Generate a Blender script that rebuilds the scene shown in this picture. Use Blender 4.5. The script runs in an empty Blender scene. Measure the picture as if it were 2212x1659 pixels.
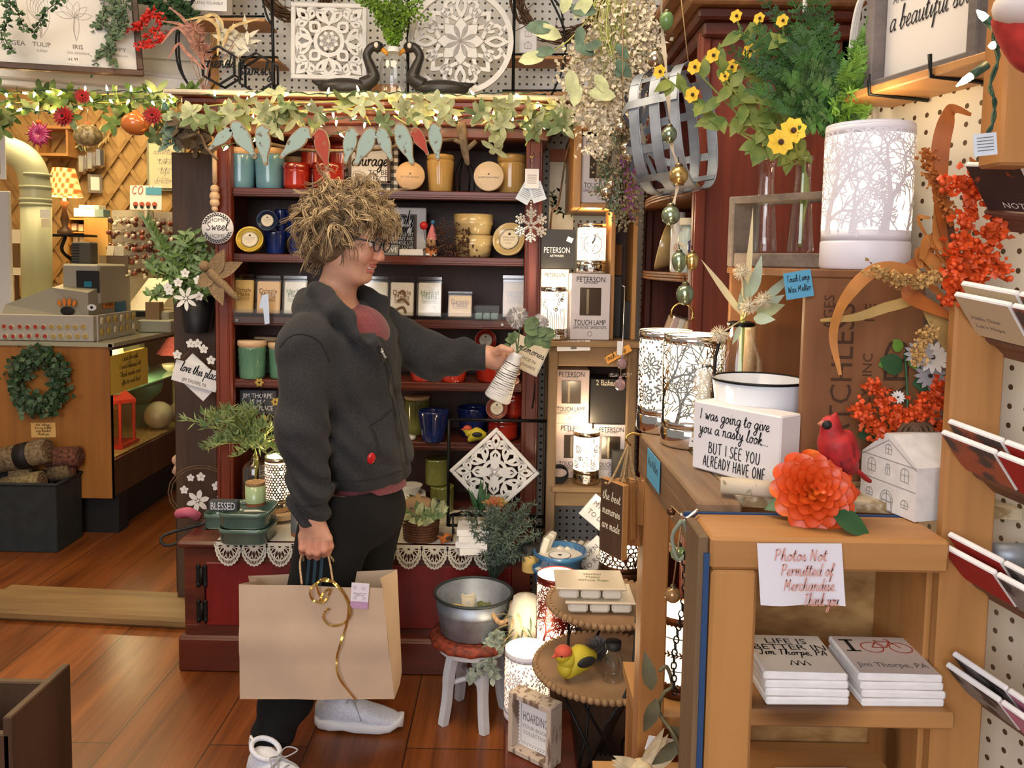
import bpy,math,random
import numpy as np
from mathutils import Matrix,Vector
PI=math.pi
Vc=Vector
rnd=random.Random(7)
SC=bpy.context.scene
COL=SC.collection
# ------------ camera
CZ_,FPX,PITCH,ROLL=1.436,1760.,math.radians(4.3),math.radians(1.)
PX0,PY0=1106.,829.5-.06*2212
cam_data=bpy.data.cameras.new('camera')
cam_data.sensor_width=36.
cam_data.lens=FPX/2212*36.
cam_data.shift_y=-.06
cam_data.clip_start=.02
cam=bpy.data.objects.new('camera',cam_data)
COL.objects.link(cam)
cam.location=(0,0,CZ_)
_F=Vc((0,math.cos(PITCH),-math.sin(PITCH)))
_R0,_U0=Vc((1,0,0)),Vc((0,math.sin(PITCH),math.cos(PITCH)))
_R=_R0*math.cos(ROLL)+_U0*math.sin(ROLL)
_U=_U0*math.cos(ROLL)-_R0*math.sin(ROLL)
cam.rotation_euler=Matrix((_R,_U,-_F)).transposed().to_euler()
SC.camera=cam
def P(px,py,d):
 """World point at distance d (along world Y) seen at photo pixel px, py."""
 r=_R*((px-PX0)/FPX)+_U*(-(py-PY0)/FPX)+_F
 t=d/r.y
 return Vc((0,0,CZ_))+r*t
def Zp(px,py,d):return P(px,py,d).z
def Xp(px,py,d):return P(px,py,d).x
def PZ(px,py,z):
 """World point at height z seen at photo pixel px, py."""
 r=_R*((px-PX0)/FPX)+_U*(-(py-PY0)/FPX)+_F
 return Vc((0,0,CZ_))+r*((z-CZ_)/r.z)
def pm(n,d):return n*d/FPX
# ------------ colour management, world, lights
SC.view_settings.view_transform='Standard'
SC.view_settings.look='None'
SC.view_settings.gamma=1.
SC.view_settings.exposure=.0
SC.view_settings.use_curve_mapping=False
W=bpy.data.worlds.new('world')
SC.world=W
W.use_nodes=True
W.node_tree.nodes['Background'].inputs[0].default_value=(1.,.93,.84,1)
W.node_tree.nodes['Background'].inputs[1].default_value=.27
def lamp(name,kind,loc,energy,color,size=.1,rot=None,size_y=None):
 l=bpy.data.lights.new(name,kind)
 l.energy=energy
 l.color=color
 if kind=='AREA':
  l.size=size
  if size_y:
   l.shape='RECTANGLE';l.size_y=size_y
 elif kind in('POINT','SPOT'):
  l.shadow_soft_size=size
 o=bpy.data.objects.new(name,l)
 COL.objects.link(o)
 o.location=loc
 if rot:o.rotation_euler=rot
 return o
lamp('shop_window_light','AREA',(-1.,-2.,2.1),84,(.95,.95,1.),2.2,(math.radians(80),0,math.radians(-6)),1.8)
lamp('ceiling_light_shop','AREA',(-.2,1.5,2.9),30,(1.,.8,.56),1.2,None,.8)
lamp('ceiling_light_aisle','AREA',(-1.6,1.9,2.9),22,(1.,.78,.5),.8,None,.8)
lamp('ceiling_light_back_room','AREA',(-2.9,5.,2.9),70,(1.,.78,.42),1.6,None,1.4)
# ------------ materials
_mats={}
def ND(nt,t):return nt.nodes.new(t)
def LK(nt,a,b):nt.links.new(a,b)
def lin(c):
 return tuple(((x/12.92)if x<=.04045 else((x+.055)/1.055)**2.4)for x in c)
def hx(h):
 return lin(tuple(int(h[i:i+2],16)/255 for i in(0,2,4)))
def mat(name,col=None,rough=.5,metal=.0,var=.0,scale=20.,stretch=(1,1,1),bump=.0,col2=None,
emit=.0,ecol=None,trans=.0,alpha=1.,sub=.0,coat=.0,sheen=.0,ior=1.45,detail=4.,contrast=(.35,.65),bscale=None):
 if name in _mats:return _mats[name]
 if isinstance(col,str):col=hx(col)
 if isinstance(col2,str):col2=hx(col2)
 m=bpy.data.materials.new(name)
 m.use_nodes=True
 nt=m.node_tree
 b=nt.nodes['Principled BSDF']
 I=b.inputs
 I['Base Color'].default_value=(*col,1)
 I['Roughness'].default_value=rough
 I['Metallic'].default_value=metal
 I['IOR'].default_value=ior
 I['Transmission Weight'].default_value=trans
 I['Alpha'].default_value=alpha
 I['Subsurface Weight'].default_value=sub
 if sub:I['Subsurface Radius'].default_value=(.012,.005,.003)
 I['Coat Weight'].default_value=coat
 I['Coat Roughness'].default_value=.08
 I['Sheen Weight'].default_value=sheen
 if emit:
  e=ecol if ecol is not None else col
  if isinstance(e,str):e=hx(e)
  I['Emission Color'].default_value=(*e,1)
  I['Emission Strength'].default_value=emit
 if var or col2 or bump:
  tc=ND(nt,'ShaderNodeTexCoord')
  mp=ND(nt,'ShaderNodeMapping')
  mp.inputs['Scale'].default_value=stretch
  LK(nt,tc.outputs['Object'],mp.inputs['Vector'])
  nz=ND(nt,'ShaderNodeTexNoise')
  nz.inputs['Scale'].default_value=scale
  nz.inputs['Detail'].default_value=detail
  LK(nt,mp.outputs['Vector'],nz.inputs['Vector'])
  if var or col2:
   rp=ND(nt,'ShaderNodeValToRGB')
   rp.color_ramp.elements[0].position,rp.color_ramp.elements[1].position=contrast
   c2=col2 if col2 else tuple(max(0,x*(1-var))for x in col)
   c1=col if col2 else tuple(min(1,x*(1+var*.6))for x in col)
   rp.color_ramp.elements[0].color=(*c2,1)
   rp.color_ramp.elements[1].color=(*c1,1)
   LK(nt,nz.outputs['Fac'],rp.inputs['Fac'])
   LK(nt,rp.outputs['Color'],I['Base Color'])
  if bump:
   bp=ND(nt,'ShaderNodeBump')
   bp.inputs['Strength'].default_value=bump
   bp.inputs['Distance'].default_value=.004
   src=nz
   if bscale:
    src=ND(nt,'ShaderNodeTexNoise')
    src.inputs['Scale'].default_value=bscale
    LK(nt,mp.outputs['Vector'],src.inputs['Vector'])
   LK(nt,src.outputs['Fac'],bp.inputs['Height'])
   LK(nt,bp.outputs['Normal'],I['Normal'])
 _mats[name]=m
 return m
def thin_clear(name,tint=(1,1,1),fac=.12,rough=.05):
 """Thin clear plastic or glass wall: mostly see-through with glossy reflections."""
 if name in _mats:return _mats[name]
 m=bpy.data.materials.new(name);m.use_nodes=True
 nt=m.node_tree
 for n in list(nt.nodes):
  if n.type=='BSDF_PRINCIPLED':nt.nodes.remove(n)
 out=nt.nodes['Material Output']
 tr=ND(nt,'ShaderNodeBsdfTransparent');tr.inputs[0].default_value=(*tint,1)
 gl=ND(nt,'ShaderNodeBsdfGlossy');gl.inputs['Roughness'].default_value=rough
 lw=ND(nt,'ShaderNodeLayerWeight');lw.inputs[0].default_value=.25
 mm=ND(nt,'ShaderNodeMath');mm.operation='MULTIPLY_ADD'
 mm.inputs[1].default_value=.55;mm.inputs[2].default_value=fac*.5
 LK(nt,lw.outputs['Facing'],mm.inputs[0])
 mx=ND(nt,'ShaderNodeMixShader')
 LK(nt,mm.outputs[0],mx.inputs[0]);LK(nt,tr.outputs[0],mx.inputs[1]);LK(nt,gl.outputs[0],mx.inputs[2])
 LK(nt,mx.outputs[0],out.inputs[0])
 _mats[name]=m
 return m
def nodes_mat(name):
 m=bpy.data.materials.new(name);m.use_nodes=True
 _mats[name]=m
 nt=m.node_tree
 return m,nt,nt.nodes['Principled BSDF']
def peg_mat(name,col,axes,step,r=.17,hole=(.02,.015,.01)):
 """Painted pegboard: a square grid of drilled holes."""
 m,nt,b=nodes_mat(name)
 tc=ND(nt,'ShaderNodeTexCoord')
 sp=ND(nt,'ShaderNodeSeparateXYZ')
 LK(nt,tc.outputs['Object'],sp.inputs[0])
 sq=[]
 for a in axes:
  d=ND(nt,'ShaderNodeMath');d.operation='DIVIDE';d.inputs[1].default_value=step
  LK(nt,sp.outputs[a],d.inputs[0])
  f=ND(nt,'ShaderNodeMath');f.operation='FLOORED_MODULO';f.inputs[1].default_value=1
  LK(nt,d.outputs[0],f.inputs[0])
  s=ND(nt,'ShaderNodeMath');s.operation='SUBTRACT';s.inputs[1].default_value=.5
  LK(nt,f.outputs[0],s.inputs[0])
  p=ND(nt,'ShaderNodeMath');p.operation='POWER';p.inputs[1].default_value=2
  LK(nt,s.outputs[0],p.inputs[0]);sq.append(p)
 ad=ND(nt,'ShaderNodeMath');ad.operation='ADD'
 LK(nt,sq[0].outputs[0],ad.inputs[0]);LK(nt,sq[1].outputs[0],ad.inputs[1])
 lt=ND(nt,'ShaderNodeMath');lt.operation='LESS_THAN';lt.inputs[1].default_value=r*r
 LK(nt,ad.outputs[0],lt.inputs[0])
 mx=ND(nt,'ShaderNodeMix');mx.data_type='RGBA'
 mx.inputs[6].default_value=(*col,1);mx.inputs[7].default_value=(*hole,1)
 LK(nt,lt.outputs[0],mx.inputs[0]);LK(nt,mx.outputs[2],b.inputs['Base Color'])
 b.inputs['Roughness'].default_value=.5
 return m
def wood(name,light,dark,axis='Z',scale=9.,rough=.45,knots=.0,coat=.0,bump=.15,fine=1.):
 """Grained wood: noise stretched along the board, plus a finer grain and optional knots."""
 if name in _mats:return _mats[name]
 if isinstance(light,str):light=hx(light)
 if isinstance(dark,str):dark=hx(dark)
 m,nt,b=nodes_mat(name)
 tc=ND(nt,'ShaderNodeTexCoord')
 def noise(sc,st,det=4.,dist=.0):
  mp=ND(nt,'ShaderNodeMapping')
  s=[1.,1.,1.];s['XYZ'.index(axis)]=st
  mp.inputs['Scale'].default_value=s
  LK(nt,tc.outputs['Object'],mp.inputs['Vector'])
  n=ND(nt,'ShaderNodeTexNoise');n.inputs['Scale'].default_value=sc;n.inputs['Detail'].default_value=det
  n.inputs['Distortion'].default_value=dist
  LK(nt,mp.outputs['Vector'],n.inputs['Vector'])
  return n
 n1,n2=noise(scale,.12,3,.6),noise(scale*9,.05,2)
 ad=ND(nt,'ShaderNodeMath');ad.operation='MULTIPLY_ADD';ad.inputs[1].default_value=.35*fine
 LK(nt,n2 .outputs['Fac'],ad.inputs[0]);LK(nt,n1 .outputs['Fac'],ad.inputs[2])
 rp=ND(nt,'ShaderNodeValToRGB')
 rp.color_ramp.elements[0].position=.42;rp.color_ramp.elements[1].position=.86
 rp.color_ramp.elements[0].color=(*dark,1);rp.color_ramp.elements[1].color=(*light,1)
 LK(nt,ad.outputs[0],rp.inputs['Fac'])
 last=rp.outputs['Color']
 if knots:
  mp=ND(nt,'ShaderNodeMapping')
  s=[1.,1.,1.];s['XYZ'.index(axis)]=.35
  mp.inputs['Scale'].default_value=s
  LK(nt,tc.outputs['Object'],mp.inputs['Vector'])
  v=ND(nt,'ShaderNodeTexVoronoi');v.inputs['Scale'].default_value=knots
  LK(nt,mp.outputs['Vector'],v.inputs['Vector'])
  r2=ND(nt,'ShaderNodeValToRGB')
  r2 .color_ramp.elements[0].position=.05;r2 .color_ramp.elements[1].position=.13
  r2 .color_ramp.elements[0].color=(.25,.2,.16,1);r2 .color_ramp.elements[1].color=(1,1,1,1)
  LK(nt,v.outputs['Distance'],r2 .inputs['Fac'])
  mx=ND(nt,'ShaderNodeMix');mx.data_type='RGBA';mx.blend_type='MULTIPLY';mx.inputs[0].default_value=1.
  LK(nt,last,mx.inputs[6]);LK(nt,r2 .outputs['Color'],mx.inputs[7]);last=mx.outputs[2]
 LK(nt,last,b.inputs['Base Color'])
 b.inputs['Roughness'].default_value=rough
 b.inputs['Coat Weight'].default_value=coat
 b.inputs['Coat Roughness'].default_value=.12
 if bump:
  bp=ND(nt,'ShaderNodeBump');bp.inputs['Strength'].default_value=bump;bp.inputs['Distance'].default_value=.003
  LK(nt,ad.outputs[0],bp.inputs['Height']);LK(nt,bp.outputs['Normal'],b.inputs['Normal'])
 return m
# ------------ mesh builder
def frame(o,x,y=None):
 """Matrix whose local x, y, z axes are x, y and x cross y, at origin o."""
 x=Vc(x).normalized()
 y=Vc(y if y is not None else(0,0,1))
 y=(y-x*y.dot(x)).normalized()
 z=x.cross(y)
 m=Matrix((x,y,z)).transposed().to_4x4()
 m.translation=Vc(o)
 return m
def Fc(o,yaw=.0,tilt=.0):
 """Upright frame whose normal looks at the viewer (-Y), turned by yaw about Z and leaning back by tilt."""
 c,s=math.cos(yaw),math.sin(yaw)
 x=Vc((c,s,0));n=Vc((s,-c,0))
 y=Vc((0,0,1))*math.cos(tilt)-n*math.sin(tilt)
 return frame(o,x,y)
def rotz(a,o=(0,0,0)):return Matrix.Translation(Vc(o))@Matrix.Rotation(a,4,'Z')
_text_cache={}
def text_mesh(s):
 if s not in _text_cache:
  c=bpy.data.curves.new('lettering','FONT')
  c.body=s;c.resolution_u=2;c.align_x='CENTER';c.align_y='CENTER';c.size=1.
  o=bpy.data.objects.new('lettering',c);COL.objects.link(o)
  dg=bpy.context.evaluated_depsgraph_get()
  me=bpy.data.meshes.new_from_object(o.evaluated_get(dg))
  vs=[tuple(v.co)for v in me.vertices];fs=[tuple(p.vertices)for p in me.polygons]
  bpy.data.objects.remove(o);bpy.data.curves.remove(c);bpy.data.meshes.remove(me)
  _text_cache[s]=(vs,fs)
 return _text_cache[s]
def Cm(pts,n=4,closed=False):
 pts=[Vc(p)for p in pts]
 if len(pts)<3:return pts
 out=[]
 N=len(pts)
 for i in range(N if closed else N-1):
  if closed:
   p0,p1,p2,p3=pts[i-1],pts[i],pts[(i+1)%N],pts[(i+2)%N]
  else:
   p1,p2=pts[i],pts[i+1]
   p0=pts[i-1]if i else p1*2-p2
   p3=pts[i+2]if i+2<N else p2*2-p1
  for k in range(n):
   t=k/n
   out.append(.5*((2*p1)+(p2-p0)*t+(2*p0-5*p1+4*p2-p3)*t*t+(3*p1-p0-3*p2+p3)*t**3))
 if not closed:out.append(pts[-1])
 return out
class MB:
 def __init__(s):
  s.v,s.f,s.m,s.s,s.mats,s.T=[],[],[],[],[],Matrix.Identity(4)
  s.stack=[]
 def pu(s,M):s.stack.append(s.T.copy());s.T=s.T@M;return s
 def pop(s):s.T=s.stack.pop();return s
 def mi(s,mt):
  if mt not in s.mats:s.mats.append(mt)
  return s.mats.index(mt)
 def raw(s,vs,fs,mt,smooth=False):
  b=len(s.v);T=s.T
  t=[list(r)for r in T]
  for v in vs:
   x,y,z=v[0],v[1],(v[2]if len(v)>2 else.0)
   s.v.append((t[0][0]*x+t[0][1]*y+t[0][2]*z+t[0][3],t[1][0]*x+t[1][1]*y+t[1][2]*z+t[1][3],t[2][0]*x+t[2][1]*y+t[2][2]*z+t[2][3]))
  i=s.mi(mt)
  for f in fs:
   s.f.append(tuple(b+k for k in f));s.m.append(i);s.s.append(smooth)
  return s
 def box(s,c,d,mt,bev=.0):
  x,y,z=d[0]/2,d[1]/2,d[2]/2
  if bev<=0:
   vs=[(c[0]+a*x,c[1]+b*y,c[2]+e*z)for a in(-1,1)for b in(-1,1)for e in(-1,1)]
   return s.raw(vs,[(0,1,3,2),(4,6,7,5),(0,4,5,1),(2,3,7,6),(0,2,6,4),(1,5,7,3)],mt)
  bev=min(bev,x*.95,y*.95,z*.95)
  vs,idx=[],{}
  for a in(-1,1):
   for b in(-1,1):
    for e in(-1,1):
     for k in range(3):
      q=[a*(x-bev),b*(y-bev),e*(z-bev)]
      q[k]=(a*x,b*y,e*z)[k]
      idx[a,b,e,k]=len(vs);vs.append((c[0]+q[0],c[1]+q[1],c[2]+q[2]))
  fs=[]
  for k in range(3):
   o=[0,1,2];o.remove(k)
   for sg in(-1,1):
    q=[]
    for u,w in((-1,-1),(1,-1),(1,1),(-1,1)):
     t=[0,0,0];t[k]=sg;t[o[0]]=u;t[o[1]]=w
     q.append(idx[t[0],t[1],t[2],k])
    flip=(sg>0)==(k==1)
    fs.append(tuple(reversed(q))if flip else tuple(q))
  for k in range(3):
   o=[0,1,2];o.remove(k)
   for u in(-1,1):
    for w in(-1,1):
     t0=[0,0,0];t0[o[0]]=u;t0[o[1]]=w;t0[k]=-1;t1=list(t0);t1[k]=1
     q=(idx[t0[0],t0[1],t0[2],o[0]],idx[t1[0],t1[1],t1[2],o[0]],idx[t1[0],t1[1],t1[2],o[1]],idx[t0[0],t0[1],t0[2],o[1]])
     fs.append(q)
  for a in(-1,1):
   for b in(-1,1):
    for e in(-1,1):
     fs.append((idx[a,b,e,0],idx[a,b,e,1],idx[a,b,e,2]))
  return s.raw(vs,fs,mt)
 def beam(s,a,b,w,h,mt,up=(0,0,1),bev=.0):
  a,b=Vc(a),Vc(b);x=(b-a);L=x.length;x.normalize()
  up=Vc(up)
  if abs(x.dot(up))>.99:up=Vc((0,1,0))
  z=(up-x*up.dot(x)).normalized();y=z.cross(x)
  M=Matrix((x,y,z)).transposed().to_4x4();M.translation=(a+b)/2
  s.pu(M);s.box((0,0,0),(L,w,h),mt,bev);return s.pop()
 def la(s,prof,mt,seg=24,c=(0,0,0),sx=1.,sy=1.,smooth=True,cap=(True,True),wav=None):
  vs,fs=[],[]
  n=len(prof)
  for r,z in prof:
   for k in range(seg):
    a=2*PI*k/seg
    q=r*(1+wav(a,z))if wav else r
    vs.append((c[0]+q*math.cos(a)*sx,c[1]+q*math.sin(a)*sy,c[2]+z))
  for i in range(n-1):
   for k in range(seg):
    k2=(k+1)%seg
    fs.append((i*seg+k,i*seg+k2,(i+1)*seg+k2,(i+1)*seg+k))
  s.raw(vs,fs,mt,smooth)
  if cap[0]and prof[0][0]>1e-5:s.raw(vs[:seg],[tuple(range(seg-1,-1,-1))],mt)
  if cap[1]and prof[-1][0]>1e-5:s.raw(vs[-seg:],[tuple(range(seg))],mt)
  return s
 def tb(s,pts,r,mt,seg=6,closed=False,smooth=True,cap=True):
  pts=[Vc(p)for p in pts];n=len(pts)
  if n<2:return s
  rs=r if isinstance(r,(list,tuple))else[r]*n
  vs,fs=[],[]
  up=None
  for i in range(n):
   if closed:t=pts[(i+1)%n]-pts[i-1]
   else:t=pts[min(i+1,n-1)]-pts[max(i-1,0)]
   if t.length<1e-9:t=Vc((0,0,1))
   t.normalize()
   if up is None:
    up=Vc((0,0,1))if abs(t.z)<.9 else Vc((1,0,0))
   up=(up-t*up.dot(t))
   if up.length<1e-6:up=t.orthogonal()
   up.normalize();sd=t.cross(up)
   for k in range(seg):
    a=2*PI*k/seg
    q=pts[i]+(up*math.cos(a)+sd*math.sin(a))*rs[i]
    vs.append((q.x,q.y,q.z))
  for i in range(n if closed else n-1):
   j=(i+1)%n
   for k in range(seg):
    k2=(k+1)%seg
    fs.append((i*seg+k,i*seg+k2,j*seg+k2,j*seg+k))
  if cap and not closed:
   fs.append(tuple(range(seg-1,-1,-1)));fs.append(tuple(range((n-1)*seg,n*seg)))
  return s.raw(vs,fs,mt,smooth)
 def strip(s,pts,ws,nrm,mt,smooth=True):
  """Flat ribbon along pts; nrm is the face normal (one vector or one each)."""
  pts=[Vc(p)for p in pts];n=len(pts)
  if not isinstance(ws,(list,tuple)):ws=[ws]*n
  vs,fs=[],[]
  for i in range(n):
   t=(pts[min(i+1,n-1)]-pts[max(i-1,0)])
   nn=Vc(nrm[i])if isinstance(nrm,list)else Vc(nrm)
   sd=t.cross(nn)
   if sd.length<1e-9:sd=Vc((1,0,0))
   sd.normalize();a,b=pts[i]-sd*ws[i]/2,pts[i]+sd*ws[i]/2
   vs+=[tuple(a),tuple(b)]
  for i in range(n-1):fs.append((2*i,2*i+1,2*i+3,2*i+2))
  return s.raw(vs,fs,mt,smooth)
 def leaf(s,o,d,n,L,Wd,mt,bend=.2,fold=.15,seg=4,tip=1.):
  """Leaf from o along d with face normal n; bends away from n along its length."""
  o,d,n=Vc(o),Vc(d).normalized(),Vc(n);seg=max(2,seg)
  n=n-d*n.dot(d)
  if n.length<1e-6:n=d.orthogonal()
  n.normalize();sd=d.cross(n)
  vs,fs=[],[]
  for i in range(seg+1):
   t=i/seg
   w=Wd/2*math.sin(PI*min(1,t**.8*.94+.06))if tip else Wd/2*math.sqrt(max(0,1-(2*t-1)**2))
   c=o+d*(L*t)-n*(bend*L*t*t)
   vs+=[tuple(c-sd*w+n*(fold*w)),tuple(c),tuple(c+sd*w+n*(fold*w))]
  for i in range(seg):
   b=3*i
   fs+=[(b,b+1,b+4,b+3),(b+1,b+2,b+5,b+4)]
  return s.raw(vs,fs,mt,True)
 def plate(s,poly,th,mt,z=.0):
  n=len(poly)
  vs=[(p[0],p[1],z)for p in poly]+[(p[0],p[1],z+th)for p in poly]
  fs=[tuple(range(n-1,-1,-1)),tuple(range(n,2*n))]+[(i,(i+1)%n,n+(i+1)%n,n+i)for i in range(n)]
  return s.raw(vs,fs,mt)
 def ring(s,outer,inner,th,mt,z=.0):
  n=len(outer)
  vs=[(p[0],p[1],z+h)for q in(outer,inner)for h in(0,th)for p in q]
  fs=[]
  for i in range(n):
   j=(i+1)%n
   fs+=[(n+i,n+j,3*n+j,3*n+i),(i,2*n+i,2*n+j,j),(i,j,n+j,n+i),(2*n+j,2*n+i,3*n+i,3*n+j)]
  return s.raw(vs,fs,mt)
 def sk(s,pts,w,mt,th=.0,z=.0,closed=False):
  """Pen line of width w in the local XY plane, raised by th."""
  pts=[Vc((p[0],p[1]))for p in pts];n=len(pts)
  if n<2:return s
  ws=w if isinstance(w,(list,tuple))else[w]*n
  A,B=[],[]
  for i in range(n):
   t=(pts[(i+1)%n]-pts[i-1])if closed else(pts[min(i+1,n-1)]-pts[max(i-1,0)])
   if t.length<1e-9:t=Vc((1,0))
   t.normalize();q=Vc((-t.y,t.x))*ws[i]/2
   A.append(pts[i]+q);B.append(pts[i]-q)
  if th<=0:
   vs=[(p.x,p.y,z)for p in A]+[(p.x,p.y,z)for p in B]
   fs=[(i,n+i,n+(i+1)%n,(i+1)%n)for i in range(n if closed else n-1)]
   return s.raw(vs,fs,mt)
  vs=[(p.x,p.y,z+h)for h in(0,th)for q in(A,B)for p in q]
  fs=[]
  for i in range(n if closed else n-1):
   j=(i+1)%n
   fs+=[(2*n+i,3*n+i,3*n+j,2*n+j),(i,j,n+j,n+i),(i,2*n+i,2*n+j,j),(n+i,n+j,3*n+j,3*n+i)]
  if not closed:
   fs+=[(0,n,3*n,2*n),(n-1,3*n-1,4*n-1,2*n-1)]
  return s.raw(vs,fs,mt)
 def disc(s,r,mt,z=.0,c=(0,0),seg=24,sy=1.):
  return s.raw([(c[0]+r*math.cos(2*PI*k/seg),c[1]+r*sy*math.sin(2*PI*k/seg),z)for k in range(seg)],[tuple(range(seg))],mt)
 def rect(s,x0,y0,x1,y1,mt,z=.0):
  return s.raw([(x0,y0,z),(x1,y0,z),(x1,y1,z),(x0,y1,z)],[(0,1,2,3)],mt)
 def wrap(s,pts,w,r,mt,lift=.0005,cz=.0):
  """Line of (angle, z) points and width w on a cylinder of radius r about local Z."""
  n=len(pts)
  ws=w if isinstance(w,(list,tuple))else[w]*n
  vs,fs=[],[]
  R=r+lift
  for i in range(n):
   a,b=pts[max(i-1,0)],pts[min(i+1,n-1)]
   tx,tz=(b[0]-a[0])*r,b[1]-a[1]
   L=math.hypot(tx,tz)or 1
   nx,nz=-tz/L*ws[i]/2,tx/L*ws[i]/2
   for sg in(1,-1):
    an,z=pts[i][0]+sg*nx/r,pts[i][1]+sg*nz
    vs.append((R*math.cos(an),R*math.sin(an),cz+z))
  for i in range(n-1):fs.append((2*i,2*i+1,2*i+3,2*i+2))
  return s.raw(vs,fs,mt)
 def ball(s,c,r,mt,seg=12,rings=8,smooth=True):
  rx,ry,rz=r if isinstance(r,(tuple,list))else(r,r,r)
  vs,fs=[(c[0],c[1],c[2]-rz)],[]
  for i in range(1,rings):
   a=-PI/2+PI*i/rings
   for k in range(seg):
    b=2*PI*k/seg
    vs.append((c[0]+rx*math.cos(a)*math.cos(b),c[1]+ry*math.cos(a)*math.sin(b),c[2]+rz*math.sin(a)))
  vs.append((c[0],c[1],c[2]+rz))
  for k in range(seg):
   k2=(k+1)%seg
   fs.append((0,1+k2,1+k))
   for i in range(rings-2):fs.append((1+i*seg+k,1+i*seg+k2,1+(i+1)*seg+k2,1+(i+1)*seg+k))
   fs.append((len(vs)-1,1+(rings-2)*seg+k,1+(rings-2)*seg+k2))
  return s.raw(vs,fs,mt,smooth)
 def text(s,t,size,mt,x=.0,y=.0,z=.0004,sx=1.,sy=1.,shear=.0,wmax=None,align='C'):
  vs,fs=text_mesh(t)
  if not vs:return s
  xs=[v[0]for v in vs];wd=(max(xs)-min(xs))*size*sx
  if wmax and wd>wmax:sx*=wmax/wd;wd=wmax
  ox={'C':0,'L':wd/2,'R':-wd/2}[align]
  return s.raw([(x+ox+v[0]*size*sx+v[1]*size*shear,y+v[1]*size*sy,z)for v in vs],fs,mt)
 def hand(s,t,size,mt,x=.0,y=.0,z=.0005,w=None,align='C',slant=.15,wmax=None,bold=.11):
  """Handwriting in a single-stroke pen alphabet; size is the x-height."""
  strokes,adv=pen(t)
  sx=size
  if wmax and adv*size>wmax:sx=wmax/adv
  ox={'C':-adv*sx/2,'L':0,'R':-adv*sx}[align]
  w=w or size*bold*1.6
  for st in strokes:
   pts=[(x+ox+(p[0])*sx+p[1]*size*slant,y+p[1]*size)for p in st]
   pts=[(q.x,q.y)for q in Cm([(a,b,0)for a,b in pts],3)]if len(pts)>2 else pts
   s.sk(pts,w,mt,.0,z)
  return s
 def bd(s,name,parent=None,origin=None):
  """Link the collected shapes as one mesh object. Coordinates are world coordinates; under a parent they become the parent's."""
  vs=s.v
  if parent is not None:
   Mi=WORLD[parent.name].inverted()
   o0=Vc((0,0,0))
  else:
   if origin is None:
    xs=[v[0]for v in vs];ys=[v[1]for v in vs];zs=[v[2]for v in vs]
    origin=((min(xs)+max(xs))/2,(min(ys)+max(ys))/2,min(zs))
   o0=Vc(origin);Mi=Matrix.Translation(-o0)
  A=np.array(vs,dtype=np.float64).reshape(-1,3)
  Mn=np.array(Mi)
  A=A@Mn[:3,:3].T+Mn[:3,3]
  me=bpy.data.meshes.new(name)
  me.from_pydata(A.tolist(),[],s.f)
  me.polygons.foreach_set('material_index',s.m)
  me.polygons.foreach_set('use_smooth',s.s)
  for mt in s.mats:me.materials.append(mt)
  me.update()
  o=bpy.data.objects.new(name,me)
  COL.objects.link(o)
  if parent is not None:
   o.parent=parent
   WORLD[o.name]=WORLD[parent.name].copy()
  else:
   o.location=o0
   WORLD[o.name]=Matrix.Translation(o0)
  return o
WORLD={}
def tag(o,label,cat,group=None):
 o['label']=label;o['category']=cat
 if group:o['group']=group
 return o
def Th(name,label,cat,loc=(0,0,0),rz=.0,group=None):
 o=bpy.data.objects.new(name,None)
 o.empty_display_size=.05
 COL.objects.link(o)
 o.location=loc;o.rotation_euler=(0,0,rz)
 WORLD[o.name]=Matrix.Translation(Vc(loc))@Matrix.Rotation(rz,4,'Z')
 return tag(o,label,cat,group)
def Sg(name,mb,label,cat,group=None):
 return tag(mb.bd(name),label,cat,group)
def struct(name,mb):
 o=mb.bd(name,origin=(0,0,0));o['kind']='structure';return o
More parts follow.
